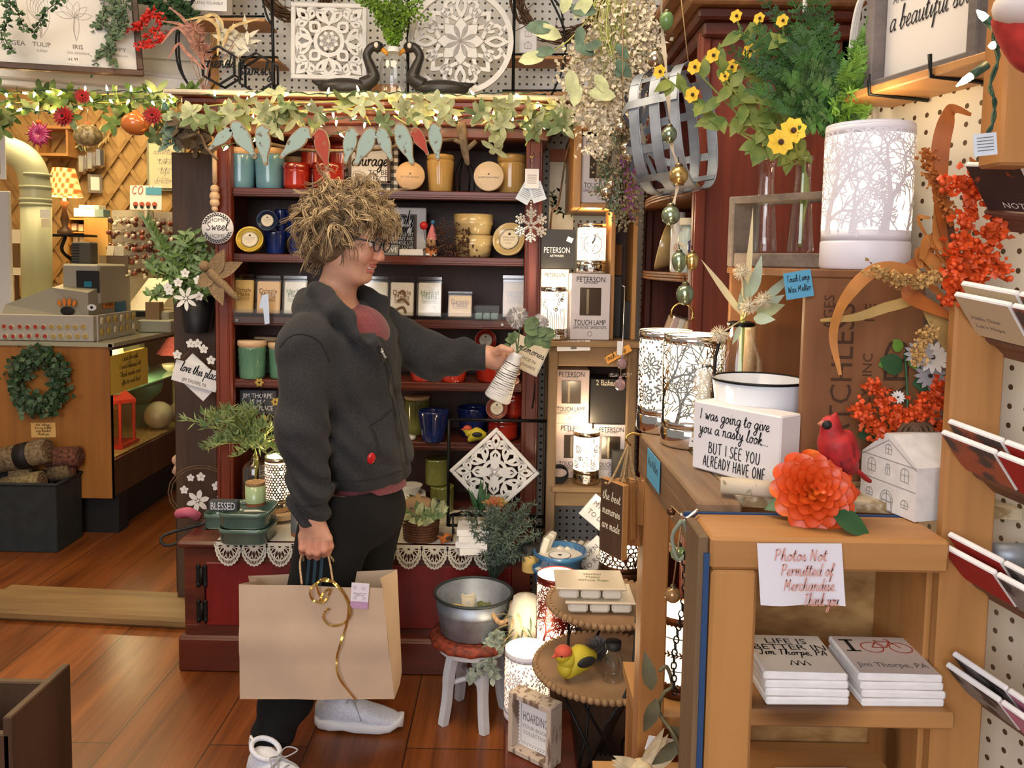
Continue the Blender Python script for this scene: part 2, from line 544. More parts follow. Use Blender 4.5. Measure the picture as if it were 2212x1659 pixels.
# ------------ pen alphabet: x-height 1, ascender 2, descender -1
_G={
'a':(1.25,[[(.95,.8),(.6,1),(.2,.75),(.1,.3),(.35,0),(.7,.2),(.95,.85)],[(.95,1),(.9,.3),(1.05,0),(1.25,.15)]]),
'b':(1.1,[[(.0,.2),(.3,1.2),(.42,1.95),(.25,1.9),(.2,1),(.22,.05),(.5,.02),(.8,.35),(.75,.8),(.5,.95),(.25,.6)],[(.75,.8),(1.1,.85)]]),
'c':(.95,[[(.8,.85),(.5,1),(.15,.6),(.2,.12),(.55,0),(.95,.25)]]),
'd':(1.25,[[(.9,.8),(.55,1),(.15,.65),(.15,.2),(.45,0),(.75,.3),(.95,1)],[(1.02,2),(.92,1),(.92,.2),(1.05,0),(1.25,.15)]]),
'e':(1.,[[(.0,.3),(.45,.45),(.75,.75),(.55,1),(.22,.75),(.2,.2),(.5,0),(1,.25)]]),
'f':(.85,[[(.0,.2),(.4,1),(.65,1.8),(.5,2),(.38,1.5),(.34,0),(.25,-.9),(.4,-.6),(.45,0),(.85,.25)],[(.1,.95),(.75,1.)]]),
'g':(1.15,[[(.9,.8),(.55,1),(.15,.65),(.2,.15),(.5,.05),(.85,.4),(.95,1)],[(.95,1),(.85,-.5),(.5,-1),(.15,-.75),(.5,-.3),(1.15,.2)]]),
'h':(1.2,[[(0,.2),(.35,1.3),(.42,1.95),(.25,1.9),(.2,1),(.18,0)],[(.2,.5),(.5,1),(.75,.8),(.78,.2),(.95,0),(1.2,.15)]]),
'i':(.6,[[(.05,.25),(.3,1),(.25,.2),(.4,0),(.6,.15)],[(.34,1.4),(.38,1.48)]]),
'j':(.6,[[(.05,.3),(.4,1),(.35,-.4),(.1,-.95),(-.15,-.7),(.6,.2)],[(.42,1.4),(.46,1.48)]]),
'k':(1.1,[[(0,.2),(.35,1.3),(.42,1.95),(.25,1.9),(.2,1),(.18,0)],[(.2,.4),(.6,1),(.7,.75),(.25,.5)],[(.35,.5),(.75,0),(1.1,.15)]]),
'l':(.65,[[(0,.2),(.35,1.2),(.45,1.9),(.3,1.95),(.2,1),(.22,.15),(.4,0),(.65,.15)]]),
'm':(1.7,[[(.05,.8),(.22,1),(.2,0)],[(.2,.5),(.5,1),(.68,.8),(.66,0)],[(.66,.5),(.98,1),(1.2,.8),(1.2,.2),(1.4,0),(1.7,.15)]]),
'n':(1.2,[[(.05,.8),(.22,1),(.2,0)],[(.2,.5),(.52,1),(.75,.8),(.75,.2),(.95,0),(1.2,.15)]]),
'o':(1.05,[[(.55,1),(.18,.7),(.2,.15),(.5,0),(.8,.3),(.78,.8),(.5,1),(.6,.8),(1.05,.85)]]),
'p':(1.1,[[(.05,.8),(.25,1),(.22,0),(.15,-1)],[(.22,.5),(.5,1),(.82,.75),(.75,.2),(.5,0),(.25,.15)],[(.7,.15),(1.1,.15)]]),
'q':(1.1,[[(.85,.8),(.5,1),(.15,.6),(.2,.1),(.5,.05),(.85,.5),(.9,1),(.85,-1),(1.1,-.5)]]),
'r':(.85,[[(.05,.8),(.22,1),(.2,0)],[(.2,.5),(.5,1),(.7,.9),(.85,.8)]]),
's':(.9,[[(.0,.2),(.4,1),(.45,.7),(.65,.35),(.5,0),(.15,.1)],[(.5,0),(.9,.2)]]),
't':(.8,[[(.05,.3),(.35,1.7),(.28,.6),(.3,.1),(.5,0),(.8,.2)],[(.02,1.15),(.7,1.2)]]),
'u':(1.2,[[(.05,.7),(.2,1),(.18,.3),(.4,0),(.75,.3),(.9,1)],[(.9,1),(.85,.25),(1,0),(1.2,.15)]]),
'v':(1.,[[(.05,.8),(.2,1),(.4,0),(.8,1),(1,.85)]]),
'w':(1.4,[[(.05,.8),(.18,1),(.35,0),(.65,.8),(.85,0),(1.2,1),(1.4,.85)]]),
'x':(1.,[[(.1,1),(.8,0),(1,.15)],[(.8,1),(.1,0)]]),
'y':(1.1,[[(.05,.8),(.2,1),(.25,.3),(.5,.1),(.85,1)],[(.85,1),(.7,-.6),(.4,-1),(.1,-.7),(.5,-.2),(1.1,.2)]]),
'z':(1.,[[(.1,.9),(.75,1),(.1,0),(.6,.05),(1,.2)]]),
'I':(.55,[[(.27,1.8),(.27,0)]]),'B':(1.15,[[(.15,0),(.15,1.8)],[(.15,1.8),(.7,1.7),(.75,1.2),(.2,.95),(.9,.8),(.9,.15),(.15,0)]]),
'U':(1.2,[[(.12,1.8),(.15,.4),(.5,0),(.9,.35),(.95,1.8)]]),'T':(1.15,[[(.55,1.8),(.5,0)],[(0,1.75),(1.1,1.85)]]),
'S':(1.,[[(.85,1.6),(.5,1.8),(.15,1.45),(.4,.95),(.85,.6),(.7,.1),(.3,0),(.05,.3)]]),
'E':(1.,[[(.85,1.8),(.15,1.75),(.15,.02),(.9,0)],[(.15,.95),(.75,.95)]]),'Y':(1.1,[[(.1,1.8),(.5,.9),(.95,1.8)],[(.6,1),(.45,0)]]),
'O':(1.3,[[(.6,1.8),(.15,1.2),(.2,.4),(.6,0),(1.05,.5),(1.,1.3),(.6,1.8)]]),'A':(1.2,[[(.05,0),(.55,1.8),(1.05,0)],[(.25,.6),(.9,.65)]]),
'L':(.95,[[(.15,1.8),(.12,.02),(.85,0)]]),'R':(1.15,[[(.15,0),(.15,1.8)],[(.15,1.8),(.75,1.7),(.75,1.1),(.2,.9)],[(.35,.9),(1.,0)]]),
'D':(1.2,[[(.15,0),(.15,1.8)],[(.15,1.8),(.8,1.5),(.95,.8),(.7,.2),(.15,0)]]),'H':(1.2,[[(.12,1.8),(.12,0)],[(.95,1.8),(.95,0)],[(.12,.9),(.95,.95)]]),
'V':(1.15,[[(.05,1.8),(.5,0),(1.,1.8)]]),'N':(1.25,[[(.12,0),(.12,1.8)],[(.12,1.8),(.98,0)],[(.98,0),(.98,1.8)]]),
'P':(1.1,[[(.15,0),(.2,1.8)],[(-.1,1.6),(.6,1.85),(.95,1.5),(.8,1),(.25,.85)]]),'M':(1.5,[[(.1,0),(.2,1.8)],[(.2,1.8),(.65,.6)],[(.65,.6),(1.15,1.8)],[(1.15,1.8),(1.25,0)]]),
'W':(1.5,[[(.05,1.8),(.35,0)],[(.35,0),(.7,1.4)],[(.7,1.4),(1.05,0)],[(1.05,0),(1.4,1.8)]]),'J':(1.,[[(.2,1.75),(.9,1.8)],[(.6,1.8),(.6,.4),(.3,0),(.0,.35)]]),
'C':(1.1,[[(.95,1.5),(.55,1.8),(.15,1.2),(.2,.4),(.6,0),(1,.35)]]),'.':(.5,[[(.2,0),(.26,.1)]]),',':(.5,[[(.25,.1),(.12,-.3)]]),
'4':(1.,[[(.6,1.7),(.1,.6),(.85,.6)],[(.62,1.),(.6,0)]]),'9':(1.,[[(.75,1.3),(.4,1.7),(.15,1.2),(.5,.9),(.8,1.4),(.65,0)]]),'5':(1.,[[(.8,1.7),(.25,1.7),(.2,1),(.7,.9),(.75,.3),(.2,0)]]),
'2':(1.,[[(.15,1.4),(.5,1.75),(.8,1.3),(.1,0),(.85,0)]]),'$':(1.,[[(.8,1.5),(.3,1.6),(.3,1),(.8,.7),(.6,.1),(.1,.3)],[(.5,1.9),(.45,-.2)]]),' ':(.7,[]),'-':(.8,[[(.1,.6),(.6,.6)]]),
}
def pen(t):
 out,x=[],.0
 for ch in t:
  adv,sts=_G.get(ch,_G[' '])
  for st in sts:out.append([(x+p[0],p[1])for p in st])
  x+=adv+(.18 if ch.isupper()or ch in '0123456789' else.0)
 return out,x
# ------------ shared materials
WHITE=mat('white_paint',(.8,.79,.77),.55,var=.05,scale=30)
PAPER=mat('white_paper',(.84,.83,.82),.8)
CREAM=mat('cream_paper',(.82,.74,.55),.8,var=.06,scale=30)
BLACK=mat('black_print',(.012,.011,.011),.6)
INK=mat('grey_print',(.16,.14,.13),.7)
BKM=mat('black_metal',(.012,.012,.013),.4,.6)
CHROME=mat('chrome',(.82,.8,.77),.09,1.)
SVP=mat('silver_plate',(.75,.72,.68),.22,1.)
GALV=mat('galvanised_metal',(.34,.38,.44),.5,.7,var=.3,scale=14)
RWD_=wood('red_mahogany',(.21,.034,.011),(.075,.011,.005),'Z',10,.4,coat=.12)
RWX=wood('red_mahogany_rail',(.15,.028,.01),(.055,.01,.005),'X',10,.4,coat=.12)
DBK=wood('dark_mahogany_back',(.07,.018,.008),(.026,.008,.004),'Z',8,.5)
DARKBROWN=wood('dark_brown_board',(.085,.043,.022),(.035,.018,.009),'Z',12,.55)
WOODX=wood('weathered_plank',(.29,.175,.092),(.105,.058,.028),'Y',14,.6)
PINE=wood('pine_board_upright',(.48,.23,.07),(.3,.125,.034),'Z',8,.5,knots=4.)
PINEX=wood('pine_board_level',(.5,.25,.082),(.33,.145,.042),'X',8,.5,knots=4.)
PINEY=wood('pine_board_deep',(.5,.27,.09),(.3,.135,.04),'Y',8,.5,knots=4.)
GWD=wood('honey_wood',(.5,.26,.08),(.3,.13,.035),'Z',10,.45)
LWD=wood('pale_lid_wood',(.74,.52,.31),(.6,.38,.2),'X',14,.5)
CLEAR=thin_clear('clear_glass',(.97,.98,.97),.14)
PLA=thin_clear('clear_plastic',(.96,.96,.95),.2,.12)
GLOW=mat('warm_bulb',(1,.85,.6),.5,emit=95,ecol=(1.,.64,.28))
SHADEGLOW=mat('lit_lamp_lining',(1,.9,.78),.7,emit=1.5,ecol=(1.,.86,.62))
GREENWIRE=mat('green_wire',(.02,.06,.035),.5)
TWINE=mat('jute_twine',(.42,.27,.12),.9,var=.3,scale=300)
KRAFT=mat('kraft_paper',(.58,.43,.3),.75,var=.1,scale=5,bump=.25,bscale=9)
# ------------ floor
def floor_mat():
 m,nt,b=nodes_mat('pine_floor_planks')
 tc=ND(nt,'ShaderNodeTexCoord')
 mp=ND(nt,'ShaderNodeMapping');mp.inputs['Rotation'].default_value=(0,0,PI/2)
 LK(nt,tc.outputs['Object'],mp.inputs['Vector'])
 br=ND(nt,'ShaderNodeTexBrick')
 br.offset=.37;br.inputs['Scale'].default_value=1.
 br.inputs['Brick Width'].default_value=2.3;br.inputs['Row Height'].default_value=.29
 br.inputs['Mortar Size'].default_value=.0022;br.inputs['Mortar Smooth'].default_value=.1;br.inputs['Bias'].default_value=.1
 br.inputs['Color1'].default_value=(.3,.095,.022,1);br.inputs['Color2'].default_value=(.21,.062,.014,1)
 br.inputs['Mortar'].default_value=(.045,.02,.008,1)
 LK(nt,mp.outputs['Vector'],br.inputs['Vector'])
 def noise(sc,st,det,dist):
  q=ND(nt,'ShaderNodeMapping');q.inputs['Scale'].default_value=(1,st,1)
  LK(nt,tc.outputs['Object'],q.inputs['Vector'])
  n=ND(nt,'ShaderNodeTexNoise');n.inputs['Scale'].default_value=sc;n.inputs['Detail'].default_value=det;n.inputs['Distortion'].default_value=dist
  LK(nt,q.outputs['Vector'],n.inputs['Vector']);return n
 g1,g2=noise(11,.08,4,.8),noise(90,.03,2,0)
 ad=ND(nt,'ShaderNodeMath');ad.operation='MULTIPLY_ADD';ad.inputs[1].default_value=.35
 LK(nt,g2 .outputs['Fac'],ad.inputs[0]);LK(nt,g1 .outputs['Fac'],ad.inputs[2])
 rp=ND(nt,'ShaderNodeValToRGB')
 rp.color_ramp.elements[0].position=.4;rp.color_ramp.elements[1].position=.9
 rp.color_ramp.elements[0].color=(.42,.34,.3,1);rp.color_ramp.elements[1].color=(1.35,1.3,1.2,1)
 LK(nt,ad.outputs[0],rp.inputs['Fac'])
 mx=ND(nt,'ShaderNodeMix');mx.data_type='RGBA';mx.blend_type='MULTIPLY';mx.inputs[0].default_value=1
 LK(nt,br.outputs['Color'],mx.inputs[6]);LK(nt,rp.outputs['Color'],mx.inputs[7])
 kn=ND(nt,'ShaderNodeMapping');kn.inputs['Scale'].default_value=(1,.33,1)
 LK(nt,tc.outputs['Object'],kn.inputs['Vector'])
 vo=ND(nt,'ShaderNodeTexVoronoi');vo.inputs['Scale'].default_value=5.2
 LK(nt,kn.outputs['Vector'],vo.inputs['Vector'])
 r2=ND(nt,'ShaderNodeValToRGB');r2 .color_ramp.elements[0].position=.045;r2 .color_ramp.elements[1].position=.12
 r2 .color_ramp.elements[0].color=(.2,.17,.13,1);r2 .color_ramp.elements[1].color=(1,1,1,1)
 LK(nt,vo.outputs['Distance'],r2 .inputs['Fac'])
 m2=ND(nt,'ShaderNodeMix');m2 .data_type='RGBA';m2 .blend_type='MULTIPLY';m2 .inputs[0].default_value=.85
 LK(nt,mx.outputs[2],m2 .inputs[6]);LK(nt,r2 .outputs['Color'],m2 .inputs[7])
 LK(nt,m2 .outputs[2],b.inputs['Base Color'])
 b.inputs['Roughness'].default_value=.3
 bp=ND(nt,'ShaderNodeBump');bp.inputs['Strength'].default_value=.25;bp.inputs['Distance'].default_value=.004
 LK(nt,ad.outputs[0],bp.inputs['Height']);LK(nt,bp.outputs['Normal'],b.inputs['Normal'])
 return m
b=MB();b.box((-.9,2.6,-.05),(7.4,9.6,.1),floor_mat());struct('floor',b)
b=MB();b.box((-.9,2.6,3.05),(7.4,9.6,.1),WHITE);struct('ceiling',b)
PEG_B=peg_mat('white_pegboard',(.76,.75,.69),(0,2),.0295)
PEG_R=peg_mat('cream_pegboard',(.74,.68,.55),(0,1),.0254,.15,(.09,.05,.02))
b=MB();b.box((.16,3.47,1.5),(2.78,.06,3.),PEG_B);struct('wall_back',b)
RW0,RWD=Vc((.672,1.,0)),Vc((-.255,1,0)).normalized()
b=MB()
rwm=frame(RW0,RWD*-1,(0,0,1))
b.box((.32,1.5,-.02),(1.4,3.,.04),PEG_R)
o=b.bd('wall_right',origin=(0,0,0));o.matrix_world=rwm;o['kind']='structure';WORLD[o.name]=rwm
def RW(s,z,out=.0):
 """Point on the right-hand wall, s metres along it from RW0, out metres in front of it."""
 n=Vc((-RWD.y,RWD.x,0))
 p=RW0+RWD*s+n*out
 return Vc((p.x,p.y,z))
RWN=Vc((-RWD.y,RWD.x,0))
b=MB();b.box((2.75,2.6,1.5),(.1,9.6,3.),WHITE);struct('wall_east',b)
# ------------ back room shell
LATT=wood('tan_wall_panel',(.5,.31,.115),(.36,.2,.065),'Z',5,.6)
LATH=wood('lattice_lath',(.42,.25,.085),(.26,.14,.04),'X',14,.6)
b=MB();b.box((-2.6,6.35,1.5),(4.,.08,3.),LATT)
for k in range(26):
 x0=-4.9+.17*k
 for sg in(1,-1):
  a=Vc((x0 if sg>0 else x0+1.2,6.295-.006*(sg>0),.3));c=Vc((a.x+sg*1.75,a.y,2.75))
  b.beam(a,c,.03,.008,LATH,up=(0,1,0))
struct('wall_rear',b)
b=MB();b.box((-4.55,4.9,1.5),(.1,3.,3.),LATT);struct('wall_west',b)
hL,hR=P(-60,168,3.08),P(425,203,3.32)
SIDING=mat('white_clapboard',(.66,.64,.58),.6,var=.08,scale=12)
b=MB()
hd=(hR-hL);hd.z=0;L=hd.length;M=frame((hL.x,hL.y,hL.z),hd)
b.pu(M)
for k in range(8):
 b.raw([(-.3,.02+.11*k,.0),(L+.05,.02+.11*k,.0),(L+.05,.13+.11*k,-.018),(-.3,.13+.11*k,-.018)],[(0,1,2,3)],SIDING)
 b.raw([(-.3,.02+.11*k,.0),(L+.05,.02+.11*k,.0),(L+.05,.02+.11*k,-.02),(-.3,.02+.11*k,-.02)],[(0,1,2,3)],SIDING)
b.box((L/2-.15,.45,-.06),(L+.4,.9,.06),SIDING)
b.pop()
struct('wall_header',b)
b=MB();b.pu(M)
TRIMW=mat('white_moulding',(.74,.72,.66),.4)
for(y0,h,z,t)in((.0,.05,.03,.08),(-.028,.028,.02,.07),(.05,.016,.016,.06)):
 b.box((L/2-.15,y0+h/2,z-.02),(L+.4,h,t),TRIMW,.006)
b.pop();struct('trim_1',b)
b=MB()
x0,x1=Xp(379,700,3.3),Xp(470,700,3.3)
zt=Zp(430,331,3.3)
b.box(((x0+x1)/2,3.36,zt/2),(x1-x0,.16,zt),DARKBROWN,.004)
struct('trim_2',b)
b=MB()
WORN=wood('worn_threshold',(.32,.19,.07),(.16,.085,.03),'X',9,.55)
s0,s1=PZ(-40,1290,.045),PZ(410,1318,.045)
b.beam((s0 .x,s0 .y,.022),(s1 .x+.3,s1 .y,.022),.2,.044,WORN,bev=.012)
b.beam((s0 .x,s0 .y+.14,.012),(s1 .x+.3,s1 .y+.14,.012),.1,.024,WORN,bev=.008)
struct('trim_3',b)
# ------------ red hutch against the back wall
DU=3.05
hx0,hx1=Xp(463,500,DU),Xp(1170,500,DU)
SH=[Zp(800,y,DU)for y in(409,552,690,826,956)]
BENZ=.46
BY0,BY1=2.74,3.42
bx0,bx1=Xp(398,1300,BY0),.08
HUTCH=Th('red_hutch','tall red mahogany hutch with open shelves of candles over a low cupboard base','hutch',((hx0+hx1)/2,3.1,0))
ZT=Zp(800,292,DU)
pw=pm(36,DU)
for x in(hx0+pw/2,hx1-pw/2):
 b=MB();b.box((x,DU+.02,(BENZ+ZT)/2),(pw,.04,ZT-BENZ),RWD_,.004)
 for k in(-1,1):b.box((x+k*pw*.3,DU-.003,(BENZ+ZT)/2),(.006,.008,ZT-BENZ-.02),RWD_,.002)
 b.bd('post',HUTCH)
for x in(hx0+.012,hx1-.012):
 b=MB();b.box((x,DU+.18,(BENZ+ZT)/2),(.02,.28,ZT-BENZ),RWD_);b.bd('side_panel',HUTCH)
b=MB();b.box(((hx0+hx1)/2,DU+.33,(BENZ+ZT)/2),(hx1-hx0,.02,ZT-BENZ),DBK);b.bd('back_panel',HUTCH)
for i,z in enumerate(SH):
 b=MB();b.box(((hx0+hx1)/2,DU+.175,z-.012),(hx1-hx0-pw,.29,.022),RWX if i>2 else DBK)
 b.box(((hx0+hx1)/2,DU+.028,z-.016),(hx1-hx0-2*pw,.014,.032),RWX,.003)
 b.box(((hx0+hx1)/2,DU+.02,z-.02),(hx1-hx0-2*pw,.006,.01),RWX,.002)
 b.bd('shelf',HUTCH)
b=MB();z=SH[2]
b.box(((hx0+hx1)/2,DU+.012,z+.004),(hx1-hx0-2*pw,.003,.05),PLA)
for px in(510,700,897,1085):
 p=P(px,690,DU);b.pu(frame((p.x,DU+.008,z-.012),(1,0,0)));b.disc(.005,SVP,0,seg=10);b.disc(.002,BLACK,.0006,seg=8);b.pop()
o=b.bd('clear_shelf_lip',HUTCH)
ztop=Zp(800,213,DU-.1)
b=MB();cx=(hx0+hx1)/2;w=hx1-hx0
steps=[(ZT-.01,.05,.02,RWX),(ZT+.03,.04,.045,RWX),(ZT+.062,.03,.06,RWX),(ZT+.088,.025,.085,RWX),(ZT+.11,ztop-ZT-.11,.11,RWX)]
for z,h,out,m in steps:b.box((cx,DU+.17-out/2,z+h/2),(w+2*out,.34+out,h),m,.006)
b.bd('cornice',HUTCH)
b=MB();b.box((cx,DU+.12,ztop+.009),(w+.26,.5,.016),mat('pale_ledge',(.62,.55,.42),.5,var=.15,scale=9),.005)
b.bd('ledge',HUTCH)
LEDZ=ztop+.018
b=MB();b.box(((bx0+bx1)/2,(BY0+BY1)/2,BENZ-.014),(bx1-bx0+.04,BY1-BY0+.03,.026),RWX,.009);b.bd('bench_top',HUTCH)
b=MB()
b.box(((bx0+bx1)/2,(BY0+BY1)/2+.01,.27),(bx1-bx0,BY1-BY0-.03,.35),DBK)
b.box(((bx0+bx1)/2,BY0+.012,BENZ-.06),(bx1-bx0,.02,.07),RWX,.003)
b.box(((bx0+bx1)/2,BY0+.012,.135),(bx1-bx0,.02,.05),RWX,.003)
for x in(bx0+.035,(bx0+bx1)/2,bx1-.035):b.box((x,BY0+.0125,.268),(.07,.02,.224),RWX,.003)
b.bd('cupboard_body',HUTCH)
b=MB();b.box(((bx0+bx1)/2,BY0+.07,.06),(bx1-bx0+.03,.18,.12),RWX,.006)
b.box(((bx0+bx1)/2,BY0+.0,.118),(bx1-bx0+.03,.03,.016),RWX,.006);b.bd('plinth',HUTCH)
IRON=mat('black_iron',(.015,.014,.013),.5,.5)
for i in range(2):
 xa=bx0+.075+i*((bx1-bx0)/2-.03);xb=xa+(bx1-bx0)/2-.11
 b=MB();b.box(((xa+xb)/2,BY0+.008,.27),(xb-xa,.02,.225),wood('cherry_door',(.21,.012,.009),(.11,.006,.005),'Z',7,.4),.004)
 d=b.bd('door',HUTCH)
 for z in(.335,.21):
  b=MB()
  for s in(-1,1):
   b.box((xa-.012+s*.012,BY0-.004,z),(.014,.006,.055),IRON,.002)
   for e in(-1,1):b.ball((xa-.012+s*.012,BY0-.005,z+e*.032),(.008,.004,.01),IRON,8,5)
  b.tb([(xa-.012,BY0-.006,z-.03),(xa-.012,BY0-.006,z+.03)],.006,IRON,8)
  b.bd('hinge',d)
# ------------ makers for shelf goods
def jar(name,label,px0,px1,py0,py1,d,zb,glaze,lid=None,lidh=.15,ribs=.0,flare=.92,cat='candle jar',dimple=False,group=None,lidover=1.,glass=None,fill=None):
 c=P((px0+px1)/2,(py0+py1)/2,d)
 r=pm(px1-px0,d)/2;h=pm(py1-py0,d)
 t=Th(name,label,cat,(c.x,d,zb),0,group)
 hb=h*(1-lidh)if lid else h
 b=MB();b.pu(Matrix.Translation((c.x,d,zb)))
 wav=(lambda a,z:ribs*math.cos(24*a))if ribs else None
 if dimple:wav=lambda a,z:.035*abs(math.cos(9*a+60*z))*abs(math.cos(9*a-60*z))
 seg=72 if(ribs or dimple)else 28
 n=14 if dimple else 5
 prof=[(r*flare*.93,0),(r*flare,.006)]+[(r*(flare+(1-flare)*k/n),.006+(hb-.012)*k/n)for k in range(1,n+1)]
 if glass:
  b.la(prof,glass,seg,wav=wav,cap=(True,False))
 else:
  b.la(prof+[(r*.99,hb),(r*.9,hb),(r*.88,hb-.012)],glaze,seg,wav=wav)
 b.bd('jar',t)
 if glass and fill:
  b=MB();b.pu(Matrix.Translation((c.x,d,zb)))
  b.la([(q[0]*.94,q[1]+.002)for q in prof[:-2]],fill,28);b.bd('wax',t)
 if lid:
  b=MB();b.pu(Matrix.Translation((c.x,d,zb)))
  q=r*lidover
  b.la([(q*.9,hb-.004),(q*.93,hb+.004),(q,hb+.006),(q,hb+h*lidh*.8),(q*.96,h),(0,h)],lid,28)
  b.bd('lid',t)
 return t
def glaze(name,c1,c2):return mat(name,c1,.16,var=.2,col2=c2,scale=9,coat=.6)
BLUEG=glaze('blue_glaze',(.16,.34,.42),(.09,.23,.33));REDG=glaze('red_glaze',(.46,.03,.013),(.26,.014,.008))
NAVYG=glaze('navy_glaze',(.012,.03,.16),(.006,.014,.07));GREENG=glaze('green_glaze',(.12,.26,.15),(.08,.19,.12))
CREAMG=glaze('cream_glaze',(.62,.47,.22),(.46,.32,.13));OLIVEG=glaze('olive_glaze',(.25,.26,.07),(.15,.16,.04))
AMBER=mat('amber_glass',(.75,.48,.16),.1,trans=.35,coat=.5)
AMBERW=mat('amber_wax',(.7,.5,.2),.5,sub=.2)
TINLABEL=mat('round_label',(.68,.6,.44),.6)
zA,zB,zC,zD,zE=[z+.0015 for z in SH]
jar('candle_jar','blue glazed candle jar with wooden lid at the left end of the top shelf',492,551,319,404,3.14,zA,BLUEG,LWD,.16)
jar('candle_jar','blue glazed candle jar behind the hanging tag, second on the top shelf',552,614,318,404,3.14,zA,BLUEG,LWD,.16)
jar('candle_jar','blue candle jar half hidden behind the left red pot',612,664,326,400,3.29,zA,BLUEG,LWD,.2)
def redpot(px0,px1,py0,py1,d,zb,label,gz=None):
 c=P((px0+px1)/2,py1,d);r=pm(px1-px0,d)/2;h=pm(py1-py0,d)
 t=Th('red_pot',label,'candle pot',(c.x,d,zb),0,'red glazed candle pots')
 b=MB();b.pu(Matrix.Translation((c.x,d,zb)))
 prof=[(r*.84,0),(r*.93,h*.08)]+[(r*(.97 if k%2 else.95),h*(.1+.6*k/10))for k in range(11)]+[(r*.93,h*.76),(r*1.,h*.8),(r*.98,h),(r*.9,h),(r*.86,h*.86)]
 b.la(prof,gz or REDG,30);b.bd('pot',t)
 b=MB();b.pu(Matrix.Translation((c.x,d,zb)))
 b.disc(r*.86,mat('red_wax',(.34,.05,.03),.5),h*.86)
 b.la([(r*1.,h*.81),(r*1.02,h*.99),(r*.8,h*1.02),(0,h*1.02)],CLEAR,24,wav=lambda a,z:.012*math.sin(13*a));b.bd('wrap',t)
 return t
redpot(612,669,351,405,3.12,zA,'red glazed pot at the left front of the top shelf')
redpot(676,745,350,405,3.12,zA,'red glazed pot just above the woman\'s hair on the top shelf')
redpot(650,706,305,357,3.23,zA+pm(49,3.2),'upper red pot stacked behind the hanging bird of matching red')
redpot(712,768,305,357,3.23,zA+pm(49,3.2),'upper red pot stacked next to the courage sign')
redpot(648,704,356,408,3.25,zA,'lower red pot at the back of the left red stack')
redpot(714,768,356,408,3.25,zA,'lower red pot at the back beside the checked sign')
GINGHAM=None
def gingham():
 m,nt,bs=nodes_mat('black_white_gingham')
 tc=ND(nt,'ShaderNodeTexCoord');sp=ND(nt,'ShaderNodeSeparateXYZ');LK(nt,tc.outputs['Object'],sp.inputs[0])
 outs=[]
 for a in(0,2):
  d=ND(nt,'ShaderNodeMath');d.operation='DIVIDE';d.inputs[1].default_value=.0285;LK(nt,sp.outputs[a],d.inputs[0])
  f=ND(nt,'ShaderNodeMath');f.operation='FLOORED_MODULO';f.inputs[1].default_value=1;LK(nt,d.outputs[0],f.inputs[0])
  g=ND(nt,'ShaderNodeMath');g.operation='GREATER_THAN';g.inputs[1].default_value=.5;LK(nt,f.outputs[0],g.inputs[0]);outs.append(g)
 ad=ND(nt,'ShaderNodeMath');ad.operation='ADD';LK(nt,outs[0].outputs[0],ad.inputs[0]);LK(nt,outs[1].outputs[0],ad.inputs[1])
 h=ND(nt,'ShaderNodeMath');h.operation='MULTIPLY';h.inputs[1].default_value=.5;LK(nt,ad.outputs[0],h.inputs[0])
 rp=ND(nt,'ShaderNodeValToRGB');rp.color_ramp.elements[0].color=(.8,.76,.68,1);rp.color_ramp.elements[1].color=(.02,.018,.015,1)
 e=rp.color_ramp.elements.new(.5);e.color=(.16,.14,.12,1)
 LK(nt,h.outputs[0],rp.inputs['Fac']);LK(nt,rp.outputs['Color'],bs.inputs['Base Color']);bs.inputs['Roughness'].default_value=.7
 return m
c=P(803,405,3.17);w,h=pm(116,3.17),pm(108,3.17)
t=Th('courage_sign','square checked black and white sign about courage on the top shelf','sign',(c.x,3.17,zA))
b=MB();b.box((c.x,3.18,zA+h/2),(w,.025,h),gingham(),.003);b.bd('checked_frame',t)
b=MB();b.pu(Fc((c.x-.008,3.165,zA+h*.56)))
DKF=wood('walnut_strip',(.13,.07,.035),(.06,.03,.014),'X',20,.5)
s=w*.36
for q in((0,s,2*s+.012,.012),(0,-s,2*s+.012,.012)):b.box((q[0],q[1],0),(q[2],q[3],.016),DKF)
for q in(-s,s):b.box((q,0,0),(.012,2*s,.016),DKF)
b.bd('inner_frame',t)
b=MB();b.pu(Fc((c.x-.008,3.164,zA+h*.56)));b.rect(-s,-s,s,s,PAPER)
b.text('HAVE',.034,BLACK,-s*.35,s*.75);b.text('THE',.03,BLACK,-s*.45,s*.42)
b.hand('courage',.024,BLACK,0,-s*.15,wmax=s*1.85,bold=.14);b.text('TO BE',.028,BLACK,s*.45,-s*.5);b.text('IMPERFECT',.03,BLACK,s*.1,-s*.82,wmax=s*1.6)
b.bd('print',t)
def round_lid(px,py,rp,d,zb,label,txt,matl=None,yaw=.1):
 p=P(px,py,d);r=pm(rp,d)
 t=Th('candle_tin',label,'candle',(p.x,d,zb))
 b=MB();b.pu(Fc((p.x,d,zb+r),yaw,.2))
 b.la([(0,-.055),(r*.93,-.05),(r*.95,-.006)],mat('bamboo_dish',(.45,.28,.12),.4),32);b.bd('jar',t)
 b=MB();b.pu(Fc((p.x,d,zb+r),yaw,.2))
 b.la([(r*.95,-.008),(r,-.004),(r,.008),(r*.98,.01),(0,.01)],matl or LWD,40)
 b.disc(r*.07,INK,.0106,(0,r*.12),10);b.text(txt,r*.17,INK,0,-r*.12,.0106,wmax=r*1.4)
 b.bd('lid',t);return t
round_lid(886,381,31,3.1,zA,'round pale wooden candle lid left of the amber glass on the top shelf','BY THE FIRESIDE')
